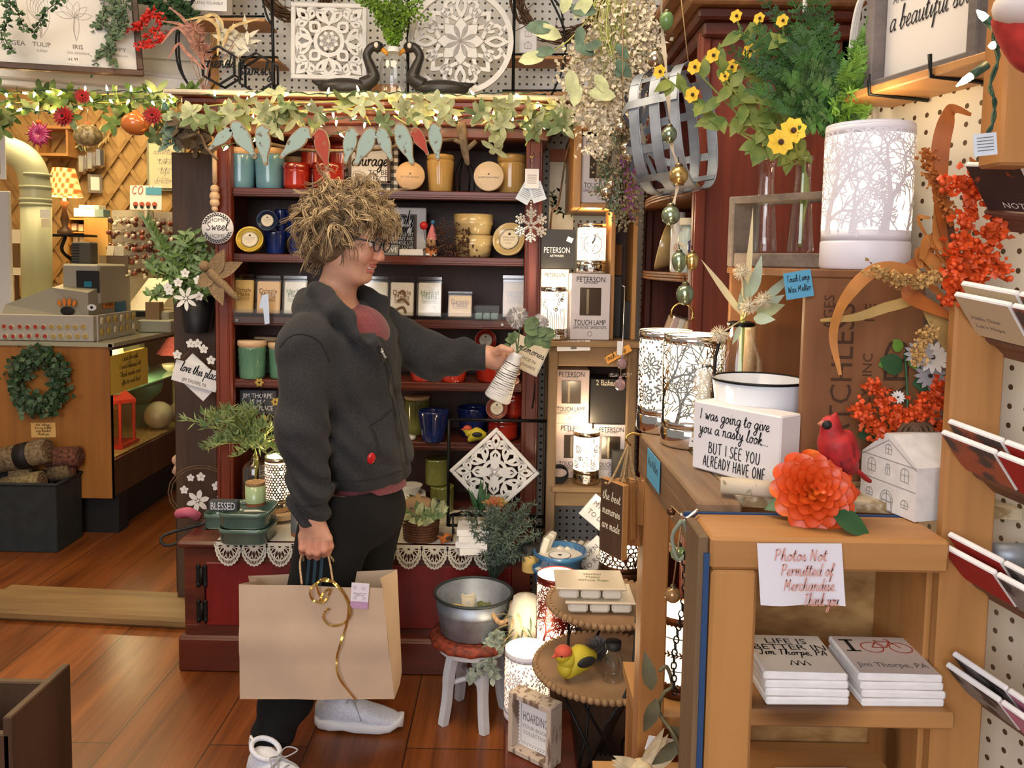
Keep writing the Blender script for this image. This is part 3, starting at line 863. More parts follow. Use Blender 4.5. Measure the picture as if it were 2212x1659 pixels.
round_lid(1056,378,32,3.08,zA,'round pale wooden candle lid leaning at the right of the top shelf','GLAZED BANANA BREAD',mat('cream_lid',(.75,.6,.42),.5,var=.08,scale=14),-.05)
jar('amber_glass','ribbed amber glass candle between the two round wooden lids',922,981,331,409,3.14,zA,AMBER,AMBER,.15,.012,.84)
jar('amber_jar','large ribbed amber jar at the right end of the top shelf',1074,1136,327,409,3.16,zA,AMBER,AMBER,.22,.012,.93)
c=P(1003,400,3.2);t=Th('wire_lantern','small dark wire lantern in shadow behind the hanging branch','lantern',(c.x,3.2,zA))
b=MB();r=pm(20,3.2)
b.la([(r*.8,0),(r*.9,.01)],BKM,6,(c.x,3.2,zA));b.bd('base',t)
b=MB()
for k in range(6):
 a=k*PI/3
 b.tb([(c.x+r*math.cos(a),3.2+r*math.sin(a),zA+.005),(c.x+r*1.15*math.cos(a),3.2+r*1.15*math.sin(a),zA+.07),(c.x,3.2,zA+.16)],.002,BKM,5)
b.bd('wire_cage',t)
def tin(px,py,rp,d,zc,label,col,yaw=0,tilt=.35,cat='candle',nm='candle_tin'):
 p=P(px,py,d);r=pm(rp,d);z=zc if zc is not None else p.z
 t=Th(nm,label,cat,(p.x,d,z-r))
 b=MB();b.pu(Fc((p.x,d,z),yaw,tilt));b.la([(0,-.05),(r*.85,-.045),(r,0),(r*.98,.004),(r*.9,-.004),(0,-.006)],col,36);b.bd('tin',t)
 b=MB();b.pu(Fc((p.x,d,z),yaw,tilt));q=r*.62
 b.disc(q,BLACK,-.003,seg=32);b.disc(q*.94,TINLABEL,-.0026,seg=32)
 for f,w_ in((.86,.012),):b.sk([(q*f*math.cos(2*PI*k/40),q*f*math.sin(2*PI*k/40))for k in range(40)],q*.02,BLACK,0,-.0022,True)
 b.disc(q*.13,BLACK,-.002,(0,q*.5),12)
 for k,tx in enumerate(('SWAN CREEK','CANDLE CO')):b.text(tx,q*.2,INK,0,q*(.18-.26*k),-.002,wmax=q*1.3)
 b.text('VANILLA',q*.16,INK,0,-q*.4,-.002)
 b.bd('round_label',t);return t
tin(539,514,29,3.08,zB+pm(30,3.08),'yellow candle tin with round label leaning by the hutch post',mat('yellow_tin',(.62,.43,.06),.3,.3),.15)
MB_=MB
tin(577,476,22,3.07,None,'dark blue candle tin with round label resting on the navy mugs',mat('navy_tin',(.02,.035,.07),.25,.4),.1,.1)
for(x0,x1,y0,y1,lb,dz)in((571,619,499,547,'navy mug under the blue tin',0),(619,668,499,547,'navy mug half behind the woman\'s hair, bottom row',0),(594,620,453,499,'navy mug behind the dark tin, upper row',1),(618,662,453,499,'navy mug on top, next to the woman\'s hair',1)):
 jar('navy_mug',lb,x0,x1,y0,y1,3.17,zB+dz*pm(48.5,3.17),NAVYG,None,flare=.8,cat='mug',group='stacked navy mugs')
c=P(878,548,3.2);w,h=pm(80,3.2),pm(104,3.2)
t=Th('family_sign','white framed black sign with the word family on the second shelf','sign',(c.x,3.22,zB))
b=MB();b.box((c.x,3.23,zB+h/2),(w*1.02,.03,h),WHITE,.003);b.bd('white_frame',t)
b=MB();b.pu(Fc((c.x-.015,3.213,zB+h*.5)))
b.rect(-w*.42,-h*.36,w*.36,h*.36,DKF,.001);b.rect(-w*.38,-h*.32,w*.3,h*.32,BLACK,.002)
b.hand('family',.03,PAPER,-.01,h*.12,.003,wmax=w*.66,bold=.15)
for k,tx in enumerate(('A LITTLE BIT','OF CRAZY AND','A WHOLE LOT','OF LOVE')):b.text(tx,.019,PAPER,w*.28,-h*.06-k*.0165,.003,align='R',wmax=w*.62)
b.bd('print',t)
c=P(843,548,3.1);w,h=pm(36,3.1),pm(23,3.1)
b=MB();b.box((c.x,3.1,zB+h/2),(w,.03,h),mat('grey_block',(.2,.2,.2),.6),.002);b.pu(Fc((c.x,3.0845,zB+h/2)));b.text('LOVE',.026,PAPER,0,0,.0006)
Sg('love_block',b,'small grey LOVE block in front of the family sign','sign')
c=P(890,548,3.11);b=MB();b.box((c.x,3.11,zB+.013),(pm(52,3.1),.04,.024),WHITE,.002)
Sg('white_block',b,'low white block lying in front of the family sign','block')
c=P(932,548,3.1);t=Th('gnome','party gnome figurine with pink hat and red balloon on the second shelf','figurine',(c.x,3.1,zB))
BEARD=mat('tan_beard',(.42,.25,.12),.8,var=.3,scale=60)
b=MB();b.la([(.02,0),(.024,.02),(.018,.045),(.0,.06)],mat('orange_coat',(.5,.17,.05),.7),14,(c.x,3.1,zB));b.bd('body',t)
b=MB();b.ball((c.x,3.088,zB+.05),(.018,.012,.025),BEARD);b.bd('beard',t)
b=MB();b.ball((c.x,3.077,zB+.064),.006,mat('peach_skin',(.7,.4,.28),.5));b.bd('nose',t)
b=MB();b.la([(.022,.062),(.016,.085),(.007,.11),(.001,.125)],mat('pink_felt',(.62,.2,.22),.8),14,(c.x+.002,3.1,zB));b.bd('hat',t)
b=MB();b.ball((c.x+.004,3.1,zB+.128),.008,mat('blue_pompom',(.05,.22,.42),.9));b.bd('pompom',t)
b=MB();b.ball((c.x-.03,3.1,zB+.115),.016,mat('red_balloon',(.55,.02,.02),.2));b.tb([(c.x-.03,3.1,zB+.1),(c.x-.024,3.095,zB+.06)],.001,BLACK,4);b.bd('balloon',t)
b=MB()
for s in(-1,1):b.ball((c.x+s*.012,3.085,zB+.006),(.009,.012,.006),WHITE)
b.bd('shoes',t)
c=P(980,540,3.1);b=MB();r1=random.Random(3)
BERRY=mat('dark_berries',(.06,.02,.012),.4);
for k in range(16):
 a,e=r1 .uniform(0,PI),r1 .uniform(-.05,1.3);L=r1 .uniform(.05,.11)
 q=Vc((c.x+math.cos(a)*math.cos(e)*L*.9-.0,3.1-.05*r1 .random(),zB+.012+max(0,math.sin(e))*L*1.1))
 b.tb([(c.x+.01,3.1,zB+.01),q],.0011,BERRY,4)
 for j in range(13):
  o_=q+Vc((r1 .gauss(0,.013),r1 .gauss(0,.01),r1 .gauss(0,.013)))
  o_.z=max(o_.z,zB+.004)
  b.ball(o_,.0042,BERRY,6,4)
Sg('berry_pick',b,'dark brown berry bush lying in front of the stacked cream bowls','plant')
def bowl(px0,px1,py0,py1,d,zb,label,gz):
 c=P((px0+px1)/2,py1,d);r=pm(px1-px0,d)/2;h=pm(py1-py0,d)
 b=MB();b.la([(r*.78,0),(r*.86,h*.06),(r*.95,h*.5),(r*.99,h*.56),(r*.97,h*.62),(r,h),(r*.93,h),(r*.88,h*.5),(0,h*.45)],gz,36,(c.x,d,zb))
 return Sg('cream_bowl',b,label,'bowl')
bowl(981,1065,503,549,3.16,zB,'lower of two stacked cream crackle bowls',CREAMG)
bowl(979,1066,458,503,3.16,zB+pm(45.5,3.16),'upper of two stacked cream crackle bowls',CREAMG)
tin(1099,507,37,3.1,zB+pm(40,3.1),'cream bowl candle with round label tipped at the right of the second shelf',CREAMG,-.35,.3,nm='bowl_candle')
def melts(px0,px1,py0,py1,d,label,wax,txt,inkm,lean=.12,drizzle=False,speck=False,zb=None):
 c=P((px0+px1)/2,py1,d);w,h=pm(px1-px0,d),pm(py1-py0,d);zb=zC if zb is None else zb
 t=Th('wax_melts_pack',label,'wax melts',(c.x,d,zb),0,'wax melt clamshell packs')
 M_=Fc((c.x,d,zb+.003),0,lean)
 b=MB();b.pu(M_);b.box((0,h*.46,-.008),(w*.86,h*.82,.014),wax,.004)
 r2=random.Random(int(px0))
 z=.0004
 if drizzle:
  for q in range(3):
   y=h*(.2+.2*q);pts=[(w*r2 .uniform(-.3,-.1),y),(w*.05,y+h*.06),(w*r2 .uniform(.1,.3),y-h*.08)]
   b.sk([(v.x,v.y)for v in Cm([(a,e,0)for a,e in pts],5)],h*.06,mat('chocolate_drizzle',(.15,.07,.015),.5),0,z)
 if speck:
  for q in range(70):b.disc(.0012,INK,z,(w*r2 .uniform(-.4,.4),h*r2 .uniform(.08,.84)),5)
 if txt:
  b.text(txt,w*.26,inkm,0,h*.62,z*2,wmax=w*.66);b.text('Melts',w*.26,inkm,0,h*.52,z*2)
  for q in range(3):b.rect(-w*.28,h*(.44-.035*q),w*.28,h*(.448-.035*q),inkm,z*2)
 b.bd('wax',t)
 b=MB();b.pu(M_);b.box((0,h*.48,-.004),(w*.97,h*.93,.028),PLA,.005);b.box((0,h*.97,.004),(w*.9,h*.08,.002),PLA);b.bd('clamshell',t)
 return t
WAXP=mat('peach_wax',(.78,.52,.27),.45,sub=.1);WAXW=mat('white_wax',(.78,.74,.64),.45,sub=.1);WAXY=mat('honey_wax',(.75,.5,.16),.45,sub=.1)
WAXT=mat('tan_wax',(.45,.3,.14),.5);BROWNINK=mat('brown_ink',(.22,.1,.02),.6);GREENINK=mat('green_ink',(.12,.2,.08),.6)
melts(501,549,598,686,3.1,'honey coloured wax melts pack at the left end of the third shelf',WAXY,'Drizzle',BROWNINK)
melts(549,607,600,686,3.09,'peach wax melts pack with a strip of tape, second on the third shelf',WAXP,'Drizzle',BROWNINK)
melts(608,664,600,686,3.1,'white herbal wax melts pack beside the hoodie shoulder',WAXW,'Herbal',GREENINK)
melts(782,840,600,688,3.1,'plain white wax melts pack just behind the woman\'s chin',WAXW,None,BROWNINK)
melts(838,896,599,688,3.09,'white wax melts pack with dark brown drizzle',WAXW,'Drizzle',BROWNINK,drizzle=True)
melts(898,956,599,688,3.1,'speckled white herbal wax melts pack',WAXW,'Herbal',GREENINK,speck=True)
melts(964,1022,630,688,3.12,'short cream wax melts pack right of the herbal pack',WAXY,'Drizzle',BROWNINK,lean=.2)
melts(1082,1138,596,690,3.13,'tan herbal wax melts pack by the right post',WAXT,'Herbal',INK)
t=Th('wax_cubes_pack','low clear pack of pale blue wax cubes on the third shelf','wax melts',(Xp(1052,680,3.1),3.12,zC))
b=MB()
for k in range(3):
 for j in range(2):b.box((Xp(1034+17*k,680,3.1),3.1+.04*j,zC+.014),(.026,.03,.022),mat('pale_blue_wax',(.3,.45,.45),.5),.003)
b.bd('wax',t)
b=MB();b.box((Xp(1052,680,3.1),3.12,zC+.03),(.1,.085,.056),PLA,.004);b.bd('clamshell',t)
b=MB();p=P(572,664,3.03)
b.pu(Fc((p.x,3.035,p.z),0,0));b.raw([(-.012,.045,0),(.012,.05,0),(.016,-.06,0),(-.002,-.064,0),(-.008,-.005,0),(-.022,.0,0)],[(0,1,2,3,4,5)],mat('shiny_tape',(.55,.66,.85),.2))
Sg('tape_strip',b,'shiny bluish tape hanging over the edge of the third shelf','tape')
jar('quilted_jar','green quilted jar with wooden lid at the left of the fourth shelf',516,574,733,815,3.11,zD,GREENG,LWD,.17,cat='jar',dimple=True,lidover=1.08)
jar('quilted_jar','green quilted jar partly behind the hoodie sleeve',582,638,738,815,3.13,zD,GREENG,LWD,.17,cat='jar',dimple=True,lidover=1.08)
jar('quilted_jar','green quilted jar at the back between the two front ones',552,606,727,805,3.26,zD,GREENG,LWD,.17,cat='jar',dimple=True,lidover=1.08)
for(x0,x1,lb)in((886,940,'red fluted ramekin under the outstretched forearm, left one'),(950,1008,'red fluted ramekin under the outstretched forearm, right one')):
 b=MB();c=P((x0+x1)/2,820,3.12);r=pm(x1-x0,3.12)/2
 b.la([(r*.86,0),(r,.045),(r*.94,.045),(r*.8,.01),(0,.008)],REDG,60,(c.x,3.12,zD),wav=lambda a,z:.03*abs(math.cos(15*a)))
 Sg('red_ramekin',b,lb,'ramekin')
c=P(1076,820,3.14);t=Th('red_casserole','oval red casserole dish behind the held vase','dish',(c.x,3.14,zD));w=pm(98,3.14)
b=MB();b.la([(w*.44,0),(w*.49,.01),(w*.5,.07),(w*.52,.078),(w*.48,.08),(w*.46,.02),(0,.015)],REDG,40,(c.x,3.14,zD),sy=.8)
b.bd('dish',t)
tin(1049,735,24,3.24,None,'red candle tin standing on edge behind the casserole',REDG,-.1,.1)
jar('navy_pot','round navy glazed candle pot on the fifth shelf',902,970,885,952,3.1,zE,NAVYG,None,flare=.72,cat='candle pot')
jar('navy_pot','navy glazed candle pot behind the iron frame',986,1054,882,945,3.2,zE,NAVYG,None,flare=.72,cat='candle pot')
jar('olive_jar','olive green candle jar beside the hoodie front',873,928,862,946,3.22,zE,OLIVEG,LWD,.1,cat='candle jar')
b=MB();c=P(884,868,3.16);b.la([(.03,0),(.032,.012),(.0,.014)],WHITE,24,(c.x,3.12,zE));Sg('white_dish',b,'small white dish by the hoodie front','dish')
for(x0,x1,y0,y1,d,dz,lb)in((1052,1120,905,952,3.16,0,'lower red pot with a candle in clear wrap, fifth shelf'),(1078,1136,852,905,3.2,pm(47,3.16),'upper red pot stacked at the right end of the fifth shelf')):
 redpot(x0,x1,y0,y1,d,zE+dz,lb)
tin(1073,882,24,3.08,None,'red candle with round cream label tipped towards the aisle below the vase',mat('dark_red_tin',(.2,.05,.03),.3),-.1,.15)
def PB(name,label,p,s,body,wing,head,beakm,yaw=.0,bib=None,tailm=None):
 """Stocky ornamental bird facing local -X, standing on p; s is its length."""
 t=Th(name,label,'bird figurine',p)
 M_=Matrix.Translation(Vc(p))@Matrix.Rotation(yaw,4,'Z')@Matrix.Scale(s,4)
 b=MB();b.pu(M_)
 rings=[(-.12,.1,.06),(-.06,.2,.17),(.06,.3,.235),(.2,.35,.25),(.34,.34,.22),(.47,.32,.15),(.56,.33,.08),(.6,.34,.02)]
 vs,fs=[],[]
 n=14
 for x,z,r in rings:
  for k in range(n):
   a=2*PI*k/n;vs.append((x,r*.85*math.cos(a),max(.02,z+r*1.05*math.sin(a))))
 for i in range(len(rings)-1):
  for k in range(n):fs.append((i*n+k,i*n+(k+1)%n,(i+1)*n+(k+1)%n,(i+1)*n+k))
 fs+=[tuple(range(n)),tuple(range((len(rings)-1)*n,len(rings)*n))]
 b.raw(vs,fs,body,True);b.ball((-.14,0,.5),(.165,.15,.16),body,14,10);b.ball((-.06,0,.38),(.17,.17,.17),body,14,10)
 if bib:b.ball((-.1,0,.24),(.13,.17,.16),bib,12,8)
 b.bd('body',t)
 b=MB();b.pu(M_);b.ball((-.14,0,.545),(.17,.152,.13),head,14,10)
 for s_ in(-1,1):b.ball((-.24,s_*.105,.54),.022,BLACK,8,6)
 b.bd('head',t)
 b=MB();b.pu(M_);b.tb([(-.28,0,.52),(-.4,0,.5)],[.045,.004],beakm,8);b.bd('beak',t)
 for s_ in(-1,1):
  b=MB();b.pu(M_);b.ball((.24,s_*.195,.36),(.2,.05,.1),wing,12,8);b.bd('wing',t)
 b=MB();b.pu(M_);b.beam((.52,0,.34),(.82,0,.52),.12,.035,tailm or wing,bev=.012);b.bd('tail',t)
 return t
YEL=mat('yellow_bird',(.55,.45,.03),.6);BLKW=mat('black_wing',(.02,.02,.02),.6);CORAL=mat('coral_head',(.6,.09,.05),.6)
c=P(1023,950,3.07);PB('bird_figurine','yellow and black bird figurine with orange face on the fifth shelf',(c.x-.01,3.07,zE),.1,YEL,BLKW,CORAL,CORAL)
c=P(556,895,3.14);w,h=pm(80,3.14),pm(54,3.14)
t=Th('chalk_sign','dark grey JIM THORPE sign behind the leafy stems','sign',(c.x,3.15,zE))
b=MB();zz=Zp(556,896,3.14)
b.box((c.x,3.16,zz+h/2),(w,.03,h),mat('slate_grey',(.055,.055,.07),.7),.003);b.pu(Fc((c.x,3.1445,zz+h/2)))
for k,tx in enumerate(('JIM THORPE','IS MY','HAPPY PLACE')):b.text(tx,.026,PAPER,0,h*(.26-.25*k),.0006,wmax=w*.82)
b.bd('board',t)
b=MB();b.box((c.x,3.17,(zE+zz)/2),(w*.8,.05,max(.01,zz-zE)),DBK);b.bd('foot',t)
t=Th('wire_flower','small yellow flowers on thin dark stems above the chalk sign','flower',(Xp(560,895,3.08),3.08,BENZ))
b=MB();YF=mat('ochre_petal',(.45,.3,.05),.6)
b.tb(Cm([(Xp(590,1000,3.),3.05,BENZ+.2),P(575,900,3.06),P(560,826,3.06)],5),.0016,BKM,5)
b.tb(Cm([(Xp(590,1000,3.),3.05,BENZ+.2),P(590,930,3.06),P(570,906,3.06)],5),.0016,BKM,5);b.bd('stem',t)
for(x,y)in((560,826),(569,906),(595,868)):
 b=MB();q=P(x,y,3.055);b.pu(Fc(q))
 for k in range(6):
  a=k*PI/3;b.leaf((0,0,0),(math.cos(a),math.sin(a),.15),(0,0,1),.018,.013,YF)
 b.ball((0,0,.003),.004,BKM,6,4);b.bd('blossom',t)
# ------------ ledge on top of the hutch
LZ=LEDZ+.0015
DL=3.06
def Pt(cx,cy,a,L,Wd,n=10,pw=1.):
 """Pointed petal outline from (cx, cy) along angle a."""
 out=[]
 for sg in(1,-1):
  for k in range(n):
   t=k/n if sg>0 else 1-k/n
   w=sg*Wd/2*math.sin(PI*t**pw)
   x,y=L*t,w
   out.append((cx+x*math.cos(a)-y*math.sin(a),cy+x*math.sin(a)+y*math.cos(a)))
 return out
def scroll(cx,cy,a,r,turns=1.2,flip=1,n=16):
 return[(cx+r*(1-.75*k/n)*math.cos(a+flip*2*PI*turns*k/n),cy+r*(1-.75*k/n)*math.sin(a+flip*2*PI*turns*k/n))for k in range(n+1)]
def scaled(poly,f,cx=None,cy=None):
 if cx is None:cx=sum(p[0]for p in poly)/len(poly);cy=sum(p[1]for p in poly)/len(poly)
 return[(cx+(p[0]-cx)*f,cy+(p[1]-cy)*f)for p in poly]
CARVED=mat('carved_white',(.8,.79,.76),.55,var=.06,scale=20)
GROOVE=mat('carved_groove',(.34,.3,.27),.7)
def fret_square(b,S,th,mt,gr):
 h=S/2
 for sg in(-1,1):
  b.box((0,sg*h*.94,th/2),(S,S*.06,th),mt,.003);b.box((sg*h*.94,0,th/2),(S*.06,S*.88,th),mt,.003)
 for k in range(4):
  a=k*PI/2
  c,s=math.cos(a),math.sin(a)
  p=Pt(c*S*.2,s*S*.2,a,S*.26,S*.19);b.ring(p,scaled(p,.55),th*.8,mt)
  for sg in(-1,1):
   q=Pt(c*S*.22,s*S*.22,a+sg*.75,S*.3,S*.12);b.ring(q,scaled(q,.35),th*.7,mt)
   pts=[(S*.44,sg*S*.03),(S*.4,sg*S*.13),(S*.43,sg*S*.25),(S*.36,sg*S*.3)]
   b.sk([(x*c-y*s,x*s+y*c)for x,y in[(v.x,v.y)for v in Cm([(x,y,0)for x,y in pts],4)]],S*.035,mt,th*.7)
  d=a+PI/4
  q=Pt(math.cos(d)*S*.16,math.sin(d)*S*.16,d,S*.2,S*.17);b.ring(q,scaled(q,.5),th*.85,mt)
  q=Pt(math.cos(d)*S*.36,math.sin(d)*S*.36,d,S*.25,S*.14);b.ring(q,scaled(q,.35),th*.7,mt)
  for sg in(-1,1):
   q=Pt(math.cos(d)*S*.38,math.sin(d)*S*.38,d+sg*1.25,S*.2,S*.1);b.ring(q,scaled(q,.3),th*.7,mt)
 rr=[(S*.19*math.cos(k*PI/16),S*.19*math.sin(k*PI/16))for k in range(32)];b.ring(scaled(rr,1.08,0,0),scaled(rr,.8,0,0),th*.75,mt)
 for k in range(8):b.plate(Pt(0,0,k*PI/4+PI/8,S*.135,S*.095),th,mt)
 b.la([(S*.03,th),(S*.025,th*1.2),(0,th*1.2)],mt,16)
 for k in range(8):
  p=Pt(0,0,k*PI/4+PI/8,S*.14,S*.1);b.sk(p,S*.006,gr,0,th*1.01,True)
c=P(709,88,DL+.1);S=pm(160,DL+.1)
b=MB();b.pu(Fc((c.x,DL+.12,c.z),.03,.03));fret_square(b,S,.014,CARVED,GROOVE)
Sg('carved_square',b,'square white carved fretwork panel on the hutch ledge','wall panel')
b=MB();q0,q1=P(690,180,DL+.08),P(860,204,DL+.08);b.box(((q0 .x+q1 .x)/2,DL+.12,(LZ+q0 .z)/2),(q1 .x-q0 .x,.1,q0 .z-LZ),PINEX,.004)
Sg('ledge_riser',b,'low pine riser behind the black swans on the hutch ledge','riser')
c=P(995,88,DL+.05);R=pm(112,DL+.05)
b=MB();b.pu(Fc((c.x,DL+.07,max(c.z,LZ+R+.002)),-.02,.05));th=.014
ci=[(math.cos(k*PI/32),math.sin(k*PI/32))for k in range(64)]
b.ring([(x*R,y*R)for x,y in ci],[(x*R*.9,y*R*.9)for x,y in ci],th,CARVED)
for k in range(8):
 a=k*PI/4
 b.plate(Pt(0,0,a,R*.44,R*.25,pw=1.1),th,CARVED)
 b.sk(Pt(0,0,a,R*.45,R*.26,pw=1.1),R*.01,GROOVE,0,th*1.01,True)
 if k%2:
  q=Pt(R*.3*math.cos(a),R*.3*math.sin(a),a,R*.5,R*.3);b.ring(q,scaled(q,.55),th*.8,CARVED)
  for sg in(-1,1):
   c0=a+sg*.3
   pts=scroll(R*.62*math.cos(c0),R*.62*math.sin(c0),a+PI/2*sg,R*.12,1.1,sg);b.sk(pts,R*.06,CARVED,th*.8)
 else:
  q=Pt(R*.42*math.cos(a),R*.42*math.sin(a),a,R*.5,R*.22);b.ring(q,scaled(q,.5),th*.8,CARVED)
  for sg in(-1,1):
   pts=[(.4,sg*.05),(.5,sg*.22),(.68,sg*.3),(.78,sg*.2),(.72,sg*.12)]
   pts=[(v.x*R,v.y*R)for v in Cm([(x,y,0)for x,y in pts],5)]
   b.sk([(x*math.cos(a)-y*math.sin(a),x*math.sin(a)+y*math.cos(a))for x,y in pts],R*.07,CARVED,th*.8)
   pts=[(.78,sg*.2),(.86,sg*.3),(.92,sg*.26)]
   b.sk([(x*R*math.cos(a)-y*R*math.sin(a),x*R*math.sin(a)+y*R*math.cos(a))for x,y in pts],R*.07,CARVED,th*.8)
b.disc(R*.04,GROOVE,th*1.02,seg=14)
Sg('carved_medallion',b,'round white carved fretwork medallion on the hutch ledge','wall panel')
SWAN=mat('black_swan',(.03,.026,.022),.35);ORANGE=mat('orange_beak',(.75,.33,.03),.5);SWW=mat('swan_cheek',(.75,.68,.58),.5)
def swan(px,sgn,label):
 p=P(px,204,DL-.05);x0=p.x;y0=DL-.03
 t=Th('swan_figurine',label,'figurine',(x0,y0,LZ))
 T=Matrix.Translation((x0,y0,LZ))@Matrix.Diagonal((sgn,1,1,1))
 b=MB();b.pu(T)
 b.ball((-.03,0,.034),(.1,.04,.034),SWAN,18,10);b.tb([(-.09,0,.038),(-.15,0,.055)],[.025,.003],SWAN,8)
 pts=Cm([(.035,0,.045),(.075,0,.07),(.062,0,.115),(.05,0,.15),(.068,0,.18),(.09,0,.182)],5)
 b.tb(pts,[.028-.012*min(1,2*k/len(pts))for k in range(len(pts))],SWAN,10);b.ball((.088,0,.182),(.024,.02,.02),SWAN)
 b.bd('body',t)
 b=MB();b.pu(T);b.tb([(.1,0,.178),(.122,0,.16),(.126,0,.15)],[.009,.008,.003],ORANGE,8);b.bd('beak',t)
 b=MB();b.pu(T);b.ball((.087,-.016,.184),(.009,.006,.011),SWW,8,6);b.bd('cheek_patch',t)
swan(760,1,'black swan figurine facing right in front of the square fretwork');swan(935,-1,'black swan figurine facing left in front of the round medallion')
p=P(848,204,DL-.08);t=Th('glass_bottle_fern','clear glass bottle of bright green maidenhair fern on the hutch ledge','plant',(p.x,DL-.06,LZ))
r=pm(29,DL-.08);T=Matrix.Translation((p.x,DL-.06,LZ))
b=MB();b.pu(T);b.la([(r*.9,0),(r,.01),(r,.115),(r*.85,.135),(r*.42,.148),(r*.42,.162)],CLEAR,28,cap=(True,False));b.bd('bottle',t)
b=MB();b.pu(T);b.la([(r*.44,.155),(r*.46,.172),(r*.36,.172)],WHITE,20);b.bd('collar',t)
FERN=mat('bright_fern',(.14,.27,.02),.6,var=.5,scale=30,sub=.05)
b=MB();r1=random.Random(11)
for k in range(46):
 a=r1 .uniform(0,2*PI);e=r1 .uniform(.05,.75);L=r1 .uniform(.12,.24)
 pts=Cm([(p.x,DL-.06,LZ+.16),(p.x+math.cos(a)*L*e*.4,DL-.06+math.sin(a)*L*e*.3,LZ+.16+L*.55),(p.x+math.cos(a)*L*e,DL-.06+math.sin(a)*L*e*.6,LZ+.16+L*(1.05-.45*e))],5)
 b.tb(pts,.0008,FERN,3)
 for q in pts[2:]:
  for j in range(6):
   d=Vc((r1 .gauss(0,1),r1 .gauss(0,.7),r1 .gauss(.15,.6))).normalized();o_=q+d*.008
   b.leaf(o_,d,Vc((r1 .gauss(0,.4),-1,r1 .gauss(0,.4))),r1 .uniform(.009,.015),.011,FERN,.1,.1,2,0)
b.bd('fronds',t)
TLp,TRp,BRp,BLp=P(-40,-170,2.82),P(311,-150,3.08),P(311,166,3.08),P(-40,146,2.82)
t=Th('framed_print','large dark framed print of flower sketches named tulip and iris above the opening','picture',((BLp.x+BRp.x)/2,(BLp.y+BRp.y)/2-.01,BLp.z))
xv=BRp-BLp;L=xv.length;hgt=(TRp-BRp).length
Mf=frame(BLp,xv,(0,0,1))
WAL=wood('walnut_frame',(.09,.045,.025),(.04,.018,.01),'X',12,.4)
fw=pm(13,3.)
b=MB();b.pu(Mf)
b.box((L/2,fw/2,0),(L,fw,.03),WAL,.003);b.box((L/2,hgt-fw/2,0),(L,fw,.03),WAL,.003)
b.box((L-fw/2,hgt/2,0),(fw,hgt-2*fw,.03),WAL,.003);b.box((fw/2,hgt/2,0),(fw,hgt-2*fw,.03),WAL,.003);b.bd('frame',t)
b=MB();b.pu(Mf);b.box((L/2,hgt/2,-.004),(L-2*fw,hgt-2*fw,.012),mat('print_paper',(.66,.65,.63),.6,var=.05,scale=4));b.bd('backing',t)
b=MB();b.pu(Mf)
u=lambda px:(px+40)/351*L
v=lambda py:(160-py)/316*hgt
GI=mat('sketch_grey',(.3,.29,.28),.8)
for px,n1,n2 in((8,'HYDRANGEA','macrophylla'),(88,'TULIP','tulipa'),(166,'IRIS','iris croatica'),(252,'POPPY','somniferum')):
 b.text(n1,.022,INK,u(px),v(106),.003);b.text(n2,.015,GI,u(px),v(118),.003)
for k in range(5):
 a=-.5+.25*k;b.sk([(q[0],q[1])for q in Pt(u(88),v(58),PI/2+a*.7,.085,.03)],.0012,GI,0,.003,True)
b.sk([(v_.x,v_.y)for v_ in Cm([(u(88),v(58),0),(u(92),v(72),0),(u(88),v(92),0)],5)],.0016,GI,0,.003)
for sg in(-1,1):b.sk(Pt(u(88),v(92),PI/2+sg*.35,.1,.022),.001,GI,0,.003,True)
for k in range(6):b.sk(Pt(u(164),v(45),PI/2+(k-2.5)*.55,.06,.022),.001,GI,0,.003,True)
b.sk([(u(164),v(45)),(u(160),v(70)),(u(164),v(94))],.0016,GI,0,.003);b.sk(Pt(u(164),v(94),PI/2-.1,.1,.016),.001,GI,0,.003,True)
b.raw([(u(140),v(140),.003),(u(166),v(144),.003),(u(168),v(126),.003),(u(144),v(122),.003)],[(0,1,2,3)],mat('price_sticker',(.72,.71,.68),.8));b.hand('44.99',.006,BLACK,u(153),v(135),.004,wmax=.07)
b.bd('print',t)
IVY=mat('grey_green_leaf',(.1,.16,.085),.6,var=.4,scale=40);IVYD=mat('dark_green_leaf',(.035,.085,.03),.5,var=.4,scale=40)
def trailing(name,label,paths,matl,lw,n,seed,d0,stem=None,hang=True):
 b=MB();r1=random.Random(seed)
 for path in paths:
  pts=Cm([P(x,y,d0+dd)for x,y,dd in path],8)
  b.tb(pts,.0014,stem or BKM,4)
  for q in pts:
   for j in range(n):
    d=Vc((r1 .gauss(0,1),r1 .gauss(-.3,.5),r1 .gauss(-.3,.7))).normalized()
    b.leaf(q+d*.004,d,Vc((r1 .gauss(0,.5),-1,r1 .gauss(.3,.5))),lw*r1 .uniform(.7,1.3),lw*.8,matl,.15,.15,3,0)
 return Sg(name,b,label,'plant')
trailing('trailing_vine','trailing small-leaved vine hanging over the tulip sketch',[[(10,-20,0),(14,40,0),(10,80,-.02),(28,115,-.02)],[(30,-20,0),(40,30,0),(52,62,0)],[(160,-20,0),(120,8,0),(95,30,0),(85,55,0),(68,72,0)],[(20,-10,0),(22,30,0),(8,60,0)]],IVYD,.016,2,5,2.78)
trailing('trailing_vine','full trailing vine hanging over the poppy sketch at the print corner',[[(225,-20,0),(222,40,0),(200,62,0),(165,84,0)],[(260,-20,0),(240,50,0),(235,95,0),(205,125,0),(196,160,0)],[(270,-20,0),(262,40,0),(250,70,0),(238,110,0),(248,140,0)],[(240,-20,0),(250,20,0),(255,60,0)],[(275,0,0),(268,50,0),(250,80,0)]],IVY,.018,3,6,3.)
